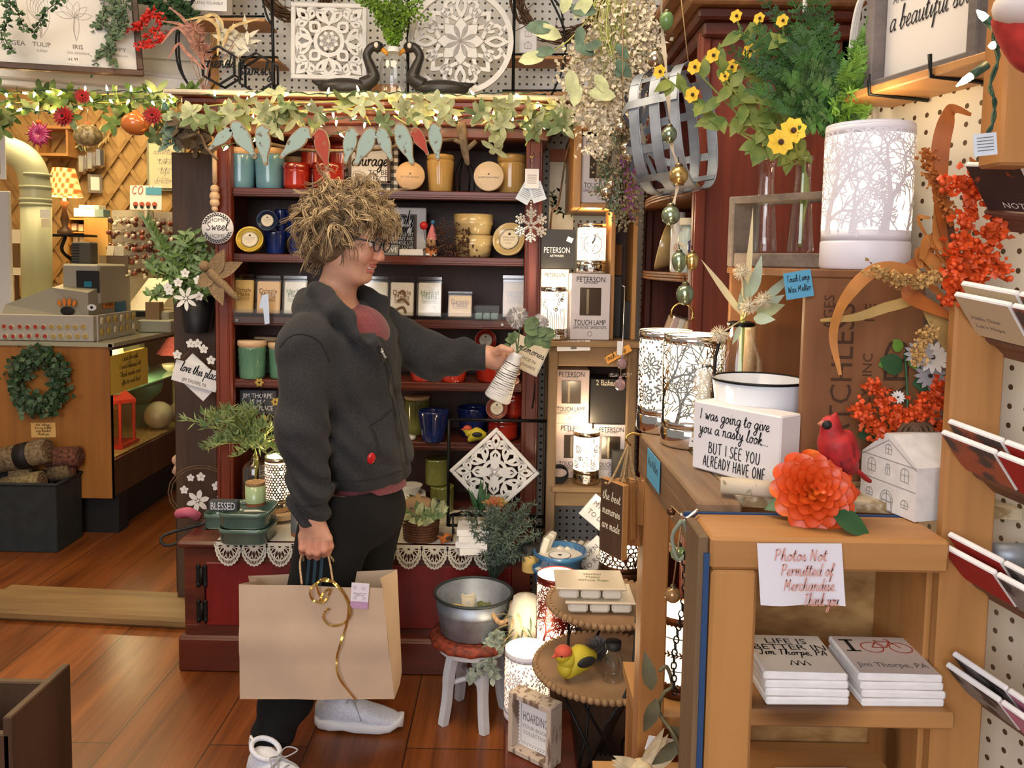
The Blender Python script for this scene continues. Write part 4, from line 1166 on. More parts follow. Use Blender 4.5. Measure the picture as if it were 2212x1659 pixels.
trailing('berry_spray','spray of red berries hanging beside the corner of the framed print',[[(330,20,0),(310,45,0),(280,62,0)],[(350,40,0),(330,70,0),(296,100,0)],[(360,70,0),(335,90,0),(310,100,0)],[(345,30,0),(320,35,0),(300,60,0)]],mat('berry_red',(.5,.02,.012),.35),.014,4,8,3.02)
trailing('pine_sprig','dark green pine sprig above the red berries',[[(330,-30,0),(340,10,0),(400,45,0)],[(350,-30,0),(390,10,0),(420,40,0)],[(300,-20,0),(350,25,0),(390,52,0)]],IVYD,.03,5,9,3.1)
def wire_rack(name,label,uprights,boards,hoops,d):
 t=Th(name,label,'shelf',(P(*uprights[0][1],d).x,d,LZ))
 for a,c_ in uprights:
  b=MB();q0,q1=P(*a,d),P(*c_,d);q1 .z=max(q1 .z,LZ);b.tb([q0,q1],.006,BKM,8);b.bd('upright',t)
 for(x0,x1,y)in boards:
  b=MB();q0,q1=P(x0,y,d),P(x1,y,d);b.box(((q0 .x+q1 .x)/2,d+.08,q0 .z),(abs(q1 .x-q0 .x),.16,.012),PINEX,.002)
  b.tb([(q0 .x,d,q0 .z+.008),(q1 .x,d,q1 .z+.008)],.004,BKM,6);b.bd('board',t)
 for h in hoops:
  b=MB();b.tb(Cm([P(x,y,d)for x,y in h],6),.004,BKM,6);b.bd('hoop',t)
 return t
wire_rack('wire_shelf','black wire wall shelf with small pine boards at the left end of the hutch ledge',[((586,-60),(592,205))],[(405,572,40),(520,600,128),(420,600,203)],[[(440,-30),(395,40),(386,100),(395,160),(425,205)],[(432,-30),(388,50),(380,100),(388,150),(418,200)],[(560,-30),(575,30),(590,60)]],3.12)
wire_rack('wire_shelf','black wire wall shelf with curved side at the right end of the hutch ledge',[((883,-60),(880,204)),((1112,-60),(1108,210))],[(1090,1240,122),(1085,1225,200)],[[(1170,-40),(1210,40),(1222,90),(1215,150),(1190,208)],[(1190,-10),(1212,20),(1216,60)]],3.14)
q=P(440,38,3.15);t=Th('framed_card','small framed card with faint words on the upper wire shelf board','picture',(q.x,3.17,q.z+.008))
b=MB();b.pu(Fc((q.x,3.17,q.z+.14),.1,.05));b.box((0,0,-.008),(.2,.26,.012),wood('grey_barnwood',(.3,.25,.2),(.16,.13,.1),'Z',20,.7));b.bd('frame',t)
b=MB();b.pu(Fc((q.x,3.17,q.z+.14),.1,.05));b.rect(-.08,-.11,.08,.11,PAPER,.0005)
for k,tx in enumerate(('LIFE IS NOT ABOUT','FINDING','BUT ABOUT','CREATING YOURSELF')):b.text(tx,.016,INK,0,-.01-.024*k,.001,wmax=.13)
b.bd('card',t)
def hex_sign(px,py,rp,d,word,label):
 c=P(px,py,d);r=pm(rp,d)
 b=MB();M_=Fc((c.x,d,c.z),-.1,0);b.pu(M_)
 H=[(r*math.cos(PI/6+k*PI/3),r*math.sin(PI/6+k*PI/3))for k in range(6)]
 for z in(0,-.05):
  for k in range(6):b.beam((*H[k],z),(*H[(k+1)%6],z),.007,.007,BKM,up=(0,0,1))
 for k in range(6):b.beam((*H[k],0),(*H[k],-.05),.005,.005,BKM,up=(0,1,0))
 b.hand(word,.024,BKM,0,-.006,.0,w=.0045,wmax=r*1.85);b.hand(word,.024,BKM,0,-.006,-.003,w=.0045,wmax=r*1.85)
 return Sg('hexagon_sign',b,label,'sign')
hex_sign(472,142,40,3.,'friends','black wire hexagon sign reading friends on the hutch ledge')
hex_sign(553,158,42,3.,'family','black wire hexagon sign reading family on the hutch ledge')
PINK=mat('dried_pink',(.4,.19,.14),.8,var=.4,scale=60);STRAW=mat('straw',(.6,.44,.2),.7,var=.3,scale=40);WLEAF=mat('white_leaf',(.68,.66,.52),.6)
b=MB();r1=random.Random(21)
base=P(440,200,3.02)
for k in range(260):
 c0=P(*r1 .choice([(425,70),(430,95),(418,60),(445,112)]),3.);d=Vc((r1 .gauss(0,1),r1 .gauss(-.3,.8),r1 .gauss(.2,1))).normalized()
 b.leaf(c0,d,(0,-1,0),.035*r1 .uniform(.6,1.3),.004,PINK,.2,0,2)
for path in([(445,150),(420,80),(395,40),(365,15)],[(440,140),(405,80),(380,60),(348,95)],[(445,130),(400,60),(350,45)],[(440,150),(400,110),(385,95),(362,128)],[(450,130),(420,60),(455,32),(478,45),(482,65)],[(480,100),(500,60),(560,40)],[(470,120),(470,60),(440,38),(400,44)]):
 pts=Cm([P(x,y,3.)for x,y in path],6);b.strip(pts,[.011*math.sin(PI*min(.98,.1+.9*k/len(pts)))+.002 for k in range(len(pts))],Vc((0,-1,.2)),STRAW if path[0][0]>445 else PINK)
for k in range(40):
 c0=P(r1 .uniform(470,535),r1 .uniform(65,130),3.03);d=Vc((r1 .gauss(0,1),r1 .gauss(-.3,.4),r1 .gauss(.2,.8)))
 b.leaf(c0,d,(0,-1,.2),.055,.017,WLEAF,.3,.2,3)
for k in range(10):b.tb([base,P(r1 .uniform(410,520),r1 .uniform(70,130),3.)],.0014,PINK,4)
Sg('dried_protea',b,'dried pink protea with straw grasses and white leaves left of the hexagon signs','flower')
TWIG=mat('vine_twig',(.13,.07,.035),.8,var=.4,scale=60)
def twig_wreath(px,py,rp,d,label,seed):
 c=P(px,py,d);r=pm(rp,d);b=MB();r1=random.Random(seed)
 for k in range(26):
  ph=r1 .uniform(0,2*PI);rr=r*r1 .uniform(.78,1.05);wob=r1 .uniform(2,5)
  b.tb([(c.x+(rr+.012*math.sin(wob*a+ph))*math.cos(a+ph),d+.02*math.sin(a*3+ph),c.z+(rr+.012*math.cos(wob*a))*math.sin(a+ph))for a in[j*PI/14 for j in range(27)]],.003,TWIG,4)
 for k in range(30):
  a=r1 .uniform(PI,2*PI);q=Vc((c.x+r*math.cos(a),d-.02,c.z+r*math.sin(a)))
  b.tb([q,q+Vc((r1 .gauss(0,.05),-.02,r1 .gauss(0,.05)))],.0016,TWIG,3)
 return Sg('twig_wreath',b,label,'wreath')
twig_wreath(1205,-10,92,3.22,'bare twig wreath on the pegboard behind the grey-leaved branch',2)
twig_wreath(640,-40,80,3.28,'bare twig wreath partly above the square fretwork',4)
q=P(1140,118,3.2);b=MB();b.box((q.x,3.22,q.z+.06),(.07,.04,.11),WHITE,.003);b.pu(Fc((q.x,3.199,q.z+.06)))
for y in(-.025,.02):
 b.sk([(-.012,y-.012),(-.012,y+.006),(0,y+.014),(.012,y+.006),(.012,y-.012)],.002,GROOVE,0,.0008,True);b.sk([(0,y-.012),(0,y+.014)],.0015,GROOVE,0,.0008)
Sg('ceramic_house',b,'small white house ornament on the right-hand wire shelf board','ornament')
# ------------ garlands and string lights
LEAFP=mat('pale_lambs_ear',(.52,.56,.3),.6,var=.3,scale=25,sub=.1);LEAFG=mat('mid_lambs_ear',(.2,.27,.11),.6,var=.35,scale=25,sub=.1)
LEAFS=mat('garland_stem',(.45,.5,.14),.6)
def bulb_at(t,q,d,wire=GREENWIRE):
 d=Vc(d).normalized();b=MB();q=Vc(q)
 b.tb([q+d*.004,q+d*.012,q+d*.024],[.0034,.0038,.0006],GLOW,6);o=b.bd('bulb',t)
 b=MB();b.tb([q-d*.01,q+d*.004],.0032,wire,6);b.bd('socket',o)
def LS(name,label,px_paths,d0,every=1,seed=1,wire=GREENWIRE,group=None):
 r1=random.Random(seed)
 p0=P(*px_paths[0][0][:2],d0)
 t=Th(name,label,'string lights',p0,0,group)
 b=MB();pos=[]
 for path in px_paths:
  pts=Cm([P(x,y,d0+(dd[0]if dd else 0))for x,y,*dd in path],6)
  for k in range(len(pts)):pts[k]=pts[k]+Vc((0,0,.004*math.sin(k*2.1)))
  b.tb(pts,.0016,wire,4)
  b.tb([q+Vc((0,.004,.003*math.sin(2.3*k)))for k,q in enumerate(pts)],.0016,wire,4)
  pos+=[pts[k]for k in range(2,len(pts),every)]
 b.bd('wire',t)
 for q in pos:
  bulb_at(t,q+Vc((0,-.004,0)),(r1 .gauss(0,.7),-.3,r1 .choice((-1,1))*r1 .uniform(.3,1)),wire)
 return t
LS('string_lights','warm white string lights laced through the leaf garland on the hutch cornice',
[[(435,205),(520,215),(560,235),(640,225),(700,245),(760,225),(830,240),(900,225),(960,245),(1050,235),(1120,225),(1180,230)],
[(470,250),(520,262),(600,250),(660,268),(740,255),(800,262),(880,250),(960,262),(1040,252),(1120,262),(1190,280)],
[(470,315),(500,312),(545,300),(580,280)],[(690,300),(740,285),(770,300)]],2.9,3,3)
LS('string_lights','string lights lying along the front edge of the hutch ledge',[[(530,200),(600,196),(680,203),(760,198),(800,198),(850,200),(930,200),(1000,205),(1080,200),(1180,203)]],2.9,6,5)
def Gl(name,label,paths,d0,mats,nleaf,size,seed,cat='garland',drop=.6):
 r1=random.Random(seed)
 t=Th(name,label,cat,P(*paths[0][0][:2],d0))
 b=MB();allp=[]
 for path in paths:
  pts=Cm([P(x,y,d0)for x,y in path],7);b.tb(pts,.0028,LEAFS,5);allp+=pts
 b.bd('stem',t)
 b=MB()
 for q in allp:
  if r1 .random()>drop:continue
  c0=q+Vc((r1 .gauss(0,.012),-.02+r1 .gauss(0,.02),r1 .gauss(-.008,.02)))
  axis=Vc((r1 .gauss(0,.6),-.8,r1 .gauss(-.1,.5))).normalized();u=axis.orthogonal().normalized();w=axis.cross(u)
  n=r1 .randint(*nleaf);m_=r1 .choice(mats)
  for k in range(n):
   a=2*PI*k/n+r1 .uniform(-.3,.3)
   d=(u*math.cos(a)+w*math.sin(a))+axis*r1 .uniform(0,.5)
   b.leaf(c0,d,axis,size*r1 .uniform(.7,1.2),size*.46,m_ if r1 .random()<.8 else r1 .choice(mats),.25,.2,5,0)
 b.bd('leaves',t);return t
Gl('leaf_garland','pale green lambs ear garland draped along the hutch cornice',
[[(400,240),(460,228),(560,222),(700,220),(860,214),(1000,240),(1100,220),(1230,232)],[(430,250),(520,245),(640,240),(760,235),(880,238),(960,235),(1080,250),(1200,245)],
[(570,240),(590,262),(600,280)],[(640,250),(660,275)],[(790,250),(800,270)],[(850,250),(880,270)],[(1040,245),(1060,265),(1080,300)],[(1140,245),(1150,275),(1135,315)],[(1200,240),(1215,250),(1210,275)]],
2.88,[LEAFP,LEAFP,LEAFG],(4,6),.05,31,drop=.42)
t=Th('bird_branch','distressed blue and red flat wooden birds wired to a branch across the hutch top','wall decor',P(740,325,2.93))
b=MB();BARK=mat('grey_bark',(.17,.12,.075),.8,var=.4,scale=40)
b.tb(Cm([P(560,305,2.95),P(640,322,2.95),P(720,326,2.95),P(820,322,2.95),P(900,308,2.95),P(990,300,2.95)],5),.006,BARK,6);b.bd('branch',t)
b=MB();b.tb(Cm([P(995,265,2.93),P(1000,300,2.93),P(1008,345,2.93),P(1012,356,2.93)],4),[.018,.018,.017,.016,.015,.015,.014,.012,.01,.009,.008,.006,.005][:13],BARK,8);b.tb([P(1006,325,2.93),P(1028,305,2.92)],[.009,.008],BARK,7);b.tb([P(1000,312,2.93),P(982,302,2.92)],[.008,.007],BARK,7);b.bd('forked_twig',t)
b=MB();b.tb(Cm([P(395,300,2.93),P(430,290,2.93),P(445,320,2.93),P(470,345,2.93)],4),.005,BARK,6);b.bd('branch',t)
OUT=[(-.1,.42),(-.02,.5),(.08,.48),(.17,.38),(.2,.2),(.2,.0),(.14,-.2),(.1,-.32),(.07,-.5),(-.02,-.5),(-.04,-.34),(-.1,-.2),(-.17,.0),(-.17,.18),(-.13,.3),(-.2,.36)]
BIRDB=mat('distressed_blue',(.3,.41,.39),.7,col2=(.13,.12,.09),scale=45,contrast=(.34,.42));BIRDR=mat('distressed_red',(.36,.05,.03),.7,col2=(.3,.13,.07),scale=45,contrast=(.34,.42));RIM=mat('driftwood_edge',(.32,.23,.14),.8)
for(px,py,L,rot,fl,m_)in((478,300,62,-.85,1,BIRDB),(527,303,84,.55,1,BIRDB),(572,313,78,.12,-1,BIRDB),(640,310,82,-.75,-1,BIRDB),(697,320,78,.2,1,BIRDR),(757,315,72,-.2,-1,BIRDB),(790,318,82,-.45,-1,BIRDB),(832,312,68,.35,1,BIRDB),(874,312,86,.35,1,BIRDB),(908,306,60,.5,1,BIRDR),(943,306,72,.15,-1,BIRDB)):
 b=MB();c0=P(px,py,2.83);s=pm(L*1.08,2.83)
 b.pu(Fc((c0 .x,2.83,c0 .z))@Matrix.Rotation(rot,4,'Z')@Matrix.Diagonal((fl,1,1,1)))
 o_=[(v_.x*s,v_.y*s)for v_ in Cm([(x,y,0)for x,y in OUT],3,True)]
 b.plate(o_,.01,RIM);b.plate(scaled(o_,.9),.0012,m_,.01)
 b.bd('bird',t)
# ------------ back room: counter with glass front, till, racks
cF,cX,cZ=4.06,Xp(240,900,4.06),Zp(225,747,4.06)
CWOOD=wood('orange_counter_wood',(.42,.17,.035),(.27,.095,.018),'Z',5,.4);CDARK=wood('dark_counter_side',(.1,.042,.018),(.05,.02,.009),'Z',6,.5)
t=Th('shop_counter','orange wood shop counter with a lit glass display side in the back room','counter',(cX-.7,5.2,0))
cB=5.68
b=MB();b.box((cX-.8,cF+.01,(cZ+.2)/2),(1.6,.03,cZ-.2),CWOOD);b.bd('front_panel',t)
b=MB();b.box((cX-.75,cF+.11,.1),(1.5,.1,.2),BLACK);b.box((cX-.06,(cF+cB)/2+.1,.1),(.04,cB-cF-.2,.2),BLACK);b.bd('toe_kick',t)
zg=Zp(247,998,cF)
b=MB();b.box((cX-.02,(cF+cB)/2,(zg+.2)/2),(.03,cB-cF,zg-.2),CDARK);b.box((cX-.012,cF+.012,cZ/2+.1),(.024,.024,cZ-.2),CWOOD);b.bd('side_panel',t)
b=MB();b.box((cX-.75,(cF+cB)/2,cZ+.006),(1.56,cB-cF+.04,.02),mat('pale_glass_top',(.45,.42,.28),.1,coat=.4));b.box((cX+.012,(cF+cB)/2,cZ-.004),(.02,cB-cF+.04,.03),CDARK);b.bd('top',t)
b=MB();b.box((cX-.006,(cF+cB)/2,(zg+cZ)/2-.01),(.006,cB-cF-.04,cZ-zg-.03),CLEAR);b.bd('glass_side',t)
b=MB();b.box((cX-.35,(cF+cB)/2,zg-.01),(.66,cB-cF-.06,.02),mat('straw_bed',(.42,.3,.12),.9,var=.5,scale=60));b.box((cX-.66,(cF+cB)/2,(zg+cZ)/2),(.02,cB-cF-.06,cZ-zg),mat('case_back_yellow',(.62,.48,.16),.8));b.bd('case_interior',t)
b=MB();zs=zg+(cZ-zg)*.5;b.box((cX-.36,(cF+cB)/2+.1,zs),(.5,cB-cF-.4,.008),mat('green_glass_shelf',(.16,.34,.22),.1));b.bd('case_shelf',t)
b=MB();b.tb([(cX-.04,cF+.06,zg+.03),(cX-.04,cF+.06,cZ-.04)],.012,mat('case_tube_light',(1,.9,.7),.5,emit=14,ecol=(1,.8,.5)),8);b.bd('tube_light',t)
lamp('case_light','POINT',(cX-.3,cF+.6,cZ-.06),34,(1.,.82,.45),.08)
LR=mat('lantern_red',(.5,.03,.02),.35)
q=Vc((cX-.17,4.42,zg+.002));lt=Th('red_lantern','red roofed glass lantern inside the counter display','lantern',q)
b=MB();b.la([(.13,.24),(.13,.26),(.05,.33),(.03,.33),(.03,.37),(.0,.39)],LR,4,q,smooth=False);b.bd('roof',lt)
b=MB()
for sx in(-1,1):
 for sy in(-1,1):b.box((q.x+sx*.08,q.y+sy*.08,q.z+.13),(.012,.012,.23),LR)
b.box((q.x,q.y,q.z+.01),(.2,.2,.02),LR);b.bd('body',lt)
b=MB();b.box((q.x,q.y,q.z+.13),(.15,.15,.22),CLEAR);b.bd('panes',lt)
for(nm,lb,c0,r,m_)in(('glass_globe','pale round glass globe on straw inside the display case',(cX-.11,4.86,zg+.086),.085,mat('frosted_globe',(.5,.47,.36),.2,coat=.4)),('pumpkin','small cream pumpkin deeper inside the display case',(cX-.1,5.12,zg+.061),.06,mat('cream_pumpkin',(.55,.48,.3),.5)),('white_bowl','small white bowl on the glass shelf in the display case',(cX-.2,5.25,zs+.04),.04,mat('white_glaze',(.72,.66,.48),.3)),('green_bowl','dark green bowl in the lower display case',(cX-.25,4.95,zg+.24),.1,mat('bottle_green',(.05,.16,.1),.3))):
 b=MB()
 if 'bowl' in nm:b.la([(r*.4,-r*.98),(r*1.1,-r*.3),(r*1.25,r*.3),(r*1.15,r*.3),(0,-r*.5)],m_,20,c0)
 else:b.la([(0,-r)]+[(r*math.cos(a),r*math.sin(a))for a in[-1.2,-.8,-.4,0,.4,.8,1.2]]+[(0,r)],m_,28,c0,wav=(lambda a,z:.06*math.cos(8*a))if nm=='pumpkin' else None)
 if nm=='green_bowl':b.la([(.05,-.24),(.05,-.1)],m_,16,c0)
 Sg(nm,b,lb,nm.split('_')[-1])
b=MB();q=(cX-.16,5.34,zg+.001)
for k in range(7):b.box((q[0],q[1]-.12+k*.055,q[2]+.12+.05),(.012,.035,.3+.03*(k%2)),mat('cream_picket',(.55,.48,.22),.7))
for z in(.1,.22):b.box((q[0]+.01,q[1]+.04,q[2]+z),(.01,.4,.03),mat('cream_picket'))
Sg('picket_fence',b,'little cream picket fence in the display case','fence')
b=MB();b.pu(frame((cX-.3,4.75,zs+.008),(.4,.8,0),(-.35,0,1)));b.box((0,.15,0),(.16,.3,.012),mat('brown_board',(.3,.19,.09),.7));Sg('brown_board',b,'plain brown board leaning on the glass shelf in the display','board')
b=MB();b.pu(frame((cX-.34,5.05,zs+.008),(.4,.8,0),(-.3,0,1)));b.box((0,.17,0),(.22,.34,.012),mat('dark_picture',(.07,.06,.03),.6));b.rect(-.07,.1,.07,.28,mat('drab_photo',(.2,.18,.1),.7),.008);Sg('dark_picture',b,'dark framed picture leaning at the back of the display','picture')
b=MB();q=(cX-.2,5.46,cZ-.2);b.la([(.16,0),(.12,.06),(.05,.17)],mat('pink_skirt',(.6,.12,.12),.8,var=.4,scale=90),24,q,wav=lambda a,z:.08*math.cos(9*a));b.box((q[0],q[1],(zs+q[2])/2+.002),(.06,.06,q[2]-zs-.004),mat('pink_skirt'));Sg('pink_dress',b,'pink doll dress hung at the far end of the display','dress')
def note(name,label,M_,w,h,col,lines,ink=BLACK,sz=.01,cat='note'):
 b=MB();b.pu(M_)
 n=6
 vs=[((i/n-.5)*w,(j-.5)*h,.0012+.003*math.sin(PI*i/n)*j)for j in(0,1)for i in range(n+1)]
 b.raw(vs,[(i,i+1,n+2+i,n+1+i)for i in range(n)],col,True)
 for k,tx in enumerate(lines):b.hand(tx,sz,ink,0,h*(.3-.62*k/max(1,len(lines)-1))if len(lines)>1 else 0,.005,wmax=w*.84)
 return Sg(name,b,label,cat)
p=P(96,928,cF);note('paper_note','orange note reading Not Garbage taped to the counter front',Fc((p.x,cF-.008,p.z),0,0)@Matrix.Rotation(.03,4,'Z'),pm(54,cF),pm(33,cF),mat('orange_note',(.85,.5,.16),.8),('Not Garbage','It is my bubble','wrap blanket','Thank you'),sz=.006)
p=Vc((cX+.004,4.26,cZ-.15));note('paper_note','yellow note taped inside the glass side of the counter',frame(p,(0,1,0)),.42,.2,mat('yellow_note',(.78,.56,.08),.8),('Lead for sale','I want blessed art','Think inside card','Gifts to next best'),sz=.014)
p=P(97,815,cF);t=Th('ivy_wreath','green ivy wreath hanging on the front of the orange counter','wreath',(p.x,cF-.03,p.z-.2))
R=pm(44,cF);b=MB()
for k in range(3):b.tb([(p.x+R*(1+.08*k)*math.cos(a),cF-.03-.006*k,p.z+R*1.12*math.sin(a))for a in[j*PI/12 for j in range(24)]],.005,TWIG,5,closed=True)
b.bd('ring',t)
b=MB();r1=random.Random(5)
for k in range(620):
 a=r1 .uniform(0,2*PI);rr=R*r1 .gauss(1.08,.2);q=Vc((p.x+rr*math.cos(a),cF-.035-abs(r1 .gauss(0,.025)),p.z+rr*1.12*math.sin(a)-(.03 if math.sin(a)<0 else 0)*r1 .random()))
 d=Vc((r1 .gauss(0,1),r1 .gauss(-.2,.4),r1 .gauss(-.3,1)));b.leaf(q,d,(r1 .gauss(0,.4),-1,r1 .gauss(0,.4)),.036,.03,IVYD if k%3 else IVY,.2,.2,2,0)
b.bd('leaves',t)
dB=3.83;q0,q1=P(-60,1227,dB),P(125,1227,dB);zb=Zp(60,1045,dB)
t=Th('black_bin','square matte black bin of rolled fleece in front of the counter','bin',(q1 .x-.26,dB+.13,0))
BIN=mat('matte_black',(.022,.028,.03),.7,var=.2,scale=20);x1=q1 .x
b=MB()
b.box((x1-.26,dB,zb/2),(.52,.02,zb),BIN,.004);b.box((x1-.26,dB+.215,zb/2),(.52,.02,zb),BIN,.004);b.box((x1-.005,dB+.107,zb/2),(.02,.235,zb),BIN,.004);b.box((x1-.51,dB+.107,zb/2),(.02,.235,zb),BIN,.004);b.box((x1-.26,dB+.107,.02),(.5,.2,.02),BIN)
b.bd('body',t);b=MB()
b.tb([(x1+.01,dB-.012,zb),(x1-.52,dB-.012,zb),(x1-.52,dB+.225,zb),(x1+.01,dB+.225,zb)],.008,BIN,6,closed=True);b.bd('rim',t)
for k,(a,c_,r,m_,lb)in enumerate((((-20,1000),(105,972),.062,mat('tweed_roll',(.32,.24,.13),.95,col2=(.13,.08,.04),scale=70),'thick tweed roll with a black paper band in the black bin'),((104,988),(172,985),.05,mat('red_tweed_roll',(.26,.1,.06),.95,col2=(.07,.025,.015),scale=70),'dark red tweed roll at the back of the black bin'),((10,1052),(92,1038),.05,mat('tan_tweed_roll',(.38,.29,.14),.95,col2=(.18,.12,.05),scale=80),'pale tan tweed roll at the front of the black bin'),((112,1022),(155,1015),.045,mat('brown_tweed_roll',(.24,.16,.08),.95,col2=(.1,.06,.03),scale=80),'short brown tweed roll behind the pale one in the black bin'))):
 dd=dB+(.1,.16,.07,.16)[k];A,C=P(*a,dd),P(*c_,dd)
 t2=Th('rug_roll',lb,'rug roll',A,0,'tweed rolls in the black bin')
 b=MB();b.tb([A,A.lerp(C,.97),C],[r,r,r*.93],m_,18)
 b.bd('roll',t2)
 b=MB();ax=(C-A).normalized();u=ax.orthogonal().normalized();w=ax.cross(u)
 b.tb([C+ax*.001+(u*math.cos(a_*.7)+w*math.sin(a_*.7))*r*(.12+.035*a_)for a_ in range(22)],.003,TWIG,4);b.bd('spiral_end',t2)
 if k==0:b=MB();b.tb([A.lerp(C,.5),A.lerp(C,.72)],r*1.02,BLACK,18);b.bd('paper_band',t2)
 b=MB();b.box((A.lerp(C,.5).x,dd,(.031+A.lerp(C,.5).z-r)/2),(.1,.03,A.lerp(C,.5).z-r-.031),m_);b.bd('tail_end',t2)
TILL=mat('beige_till',(.4,.37,.28),.5);rz=cZ+.0175
t=Th('cash_register','beige cash register with a paw sticker on the back room counter','cash register',(Xp(100,690,4.3),4.3,rz))
xa,xb=Xp(10,690,4.2),Xp(200,690,4.2);d0,d1=4.16,4.62
zt1,zt2,zt3=Zp(100,690,4.2),Zp(100,650,4.2),Zp(170,594,4.35)
b=MB();b.box(((xa+xb)/2,(d0+d1)/2,(rz+zt1)/2),(xb-xa,d1-d0,zt1-rz),TILL,.006);b.bd('drawer',t)
b=MB();xm=Xp(120,650,4.25);zc0=zt1+.004
b.raw([(xa,d0,zc0),(xb,d0,zc0),(xb,d1,zc0),(xa,d1,zc0),(xa,d0+.05,zc0+.07),(xb,d0,zc0+.14),(xb,d1,zt3),(xa+.2,d1,zt2+.1),(xm,d0+.06,zc0+.16),(xm,d1,zt3)],[(0,1,5,8,4),(4,8,9,7),(8,5,6,9),(1,2,6,5),(3,0,4,7),(2,3,7,9,6),(0,3,2,1)],TILL);b.bd('body',t)
b=MB();b.box(((xm+xb)/2+.02,d0+.25,(zt3+zt2)/2+.02),((xb-xm)*.9,.3,(zt3-zt2)+.08),TILL,.01)
b.pu(Fc(((xm+xb)/2+.02,d0+.097,zt3-.03)));b.rect(-.02,-.06,.1,.055,BLACK,.002);b.rect(.02,-.03,.06,.0,mat('till_digits',(.02,.2,.3),.4),.003);b.pop();b.bd('display_head',t)
b=MB();q=P(180,590,4.4);b.box((q.x,4.42,q.z+.09),(pm(42,4.4),.08,pm(62,4.4)),mat('dark_pole_display',(.1,.085,.06),.6),.006)
for k in range(9):b.box((q.x-.03,4.377,q.z+.03+.015*k),(.04,.006,.005),BLACK)
b.bd('receipt_printer',t)
b=MB();b.pu(Fc((Xp(130,665,4.1),d0-.002,zc0+.045)))
for k in range(4):
 x=-.03+.022*k;b.sk(Pt(x,.02,PI/2+(1.5-k)*.16,.055 if k in(1,2)else.045,.022),.001,BLACK,0,.004,True);b.plate(Pt(x,.02,PI/2+(1.5-k)*.16,.05 if k in(1,2)else.04,.02),.002,mat('sticker_orange',(.8,.24,.03),.5))
b.ball((.004,.0,.001),(.036,.024,.003),BLACK,14,6);b.bd('paw_sticker',t);b=MB();b.pu(Fc((Xp(130,665,4.1),d0-.002,zc0+.045)));b.disc(.024,PAPER,.002,(.13,.02),20,.7);b.disc(.008,BLACK,.003,(.13,.02),10);b.bd('oval_sticker',t)
tp=Th('pin_card','white stand holding rows of small round souvenir pins in front of the register','display stand',(Xp(100,720,4.1),4.1,rz))
pa,pb=P(-10,738,4.09),P(203,738,4.09)
b=MB();b.box(((pa.x+pb.x)/2,4.1,rz+.065),(pb.x-pa.x,.03,.13),mat('stand_white',(.5,.46,.38),.6),.003);b.bd('board',tp)
PINC=[mat('pin_red',(.45,.06,.04),.3),mat('pin_white',(.7,.62,.45),.3),mat('pin_blue',(.1,.2,.3),.3),mat('pin_gold',(.5,.33,.08),.3)]
r1=random.Random(2)
for row in range(2):
 for k in range(11):
  p=P(8+17.2*k+4*row,706+20*row,4.08);b=MB();b.pu(Fc((p.x,4.083,p.z)));b.la([(.016,0),(.016,.003),(.0,.006)],PINC[1],14);b.disc(.011,PINC[0]if k<6 else PINC[r1 .choice((2,3))],.0062,(r1 .uniform(-.003,.003),r1 .uniform(-.003,.003)),10)
  b.bd('pin',tp)
tp=Th('key_tag_rack','rack of small round gold tags on the side of the register tray','display stand',(Xp(240,720,4.3),4.3,rz))
pa,pb=P(208,720,4.12),P(290,700,4.55);b=MB();b.beam((pa.x,pa.y,rz+.065),(pb.x,pb.y,rz+.065),.02,.13,mat('stand_white'));b.bd('board',tp)
for row in range(2):
 for k in range(6):
  f=(k+.5)/6;q=Vc((pa.x,pa.y,rz+.1-.055*row)).lerp(Vc((pb.x,pb.y,rz+.1-.055*row)),f)+Vc((.014,-.006,0));b=MB();b.pu(frame(q,(pb-pa)*1,(0,0,1)));b.la([(.02,0),(.018,.004),(0,.005)],PINC[3]if(k+row)%3 else PINC[1],12,sx=.9);b.bd('tag',tp)
q=P(278,640,4.3);note('paper_note','blue note stuck on the right side of the cash register',frame((xb+.003,4.5,q.z-.02),(0,1,0)),.12,.2,mat('blue_note',(.06,.2,.32),.7),())
q=P(262,665,4.19);note('paper_note','orange sticky note low on the cash register side',frame((xb+.003,4.36,q.z),(0,1,0)),.12,.028,mat('orange_sticky',(.8,.25,.05),.7),('we thank',),sz=.01)
p=P(237,590,4.75);t=Th('paper_bag','small open brown paper bag behind the cash register','bag',(p.x,4.8,rz))
w=pm(52,4.75);b=MB();zt=Zp(237,552,4.75)
b.la([(w*.55,0),(w*.62,zt-rz)],mat('grey_bag_paper',(.27,.2,.13),.8),4,(p.x,4.8,rz),smooth=False,cap=(True,False));b.bd('bag',t)
b=MB()
for k in range(3):b.pu(Fc((p.x-.03+.03*k,4.8,zt-.05),.3*k-.3,.2));b.box((0,.05,0),(.05,.12,.003),CREAM);b.pop()
b.bd('slips',t)
b=MB();b.box((-2.35,5.98,.5),(3.2,.5,1.),CDARK);b.box((-2.35,5.96,1.01),(3.2,.56,.03),wood('back_bench_top',(.22,.09,.03),(.12,.045,.016),'X',6,.4));Sg('back_bench',b,'dark wooden bench along the lattice wall of the back room','bench')
bz=1.0265
def D(px,py,d=5.9):return P(px,py,d)
PIPE=mat('pale_green_pipe',(.5,.52,.36),.4,.1);pr=pm(30,4.95)
t=Th('stove_pipe','wide pale green stove pipe with a bent elbow in the back room','pipe',(Xp(80,650,4.95),4.95,0))
path=[(Xp(80,680,4.95),4.95,cZ+.018),P(78,440,4.95),P(76,400,4.95),P(66,362,4.95),P(45,338,4.97),P(18,325,5.05),P(8,322,5.3),P(2,318,6.1)]
b=MB();b.tb(path[:2],pr,PIPE,28);b.bd('riser',t)
b=MB();b.tb(Cm(path[1:],3),pr,PIPE,28);b.bd('elbow',t)
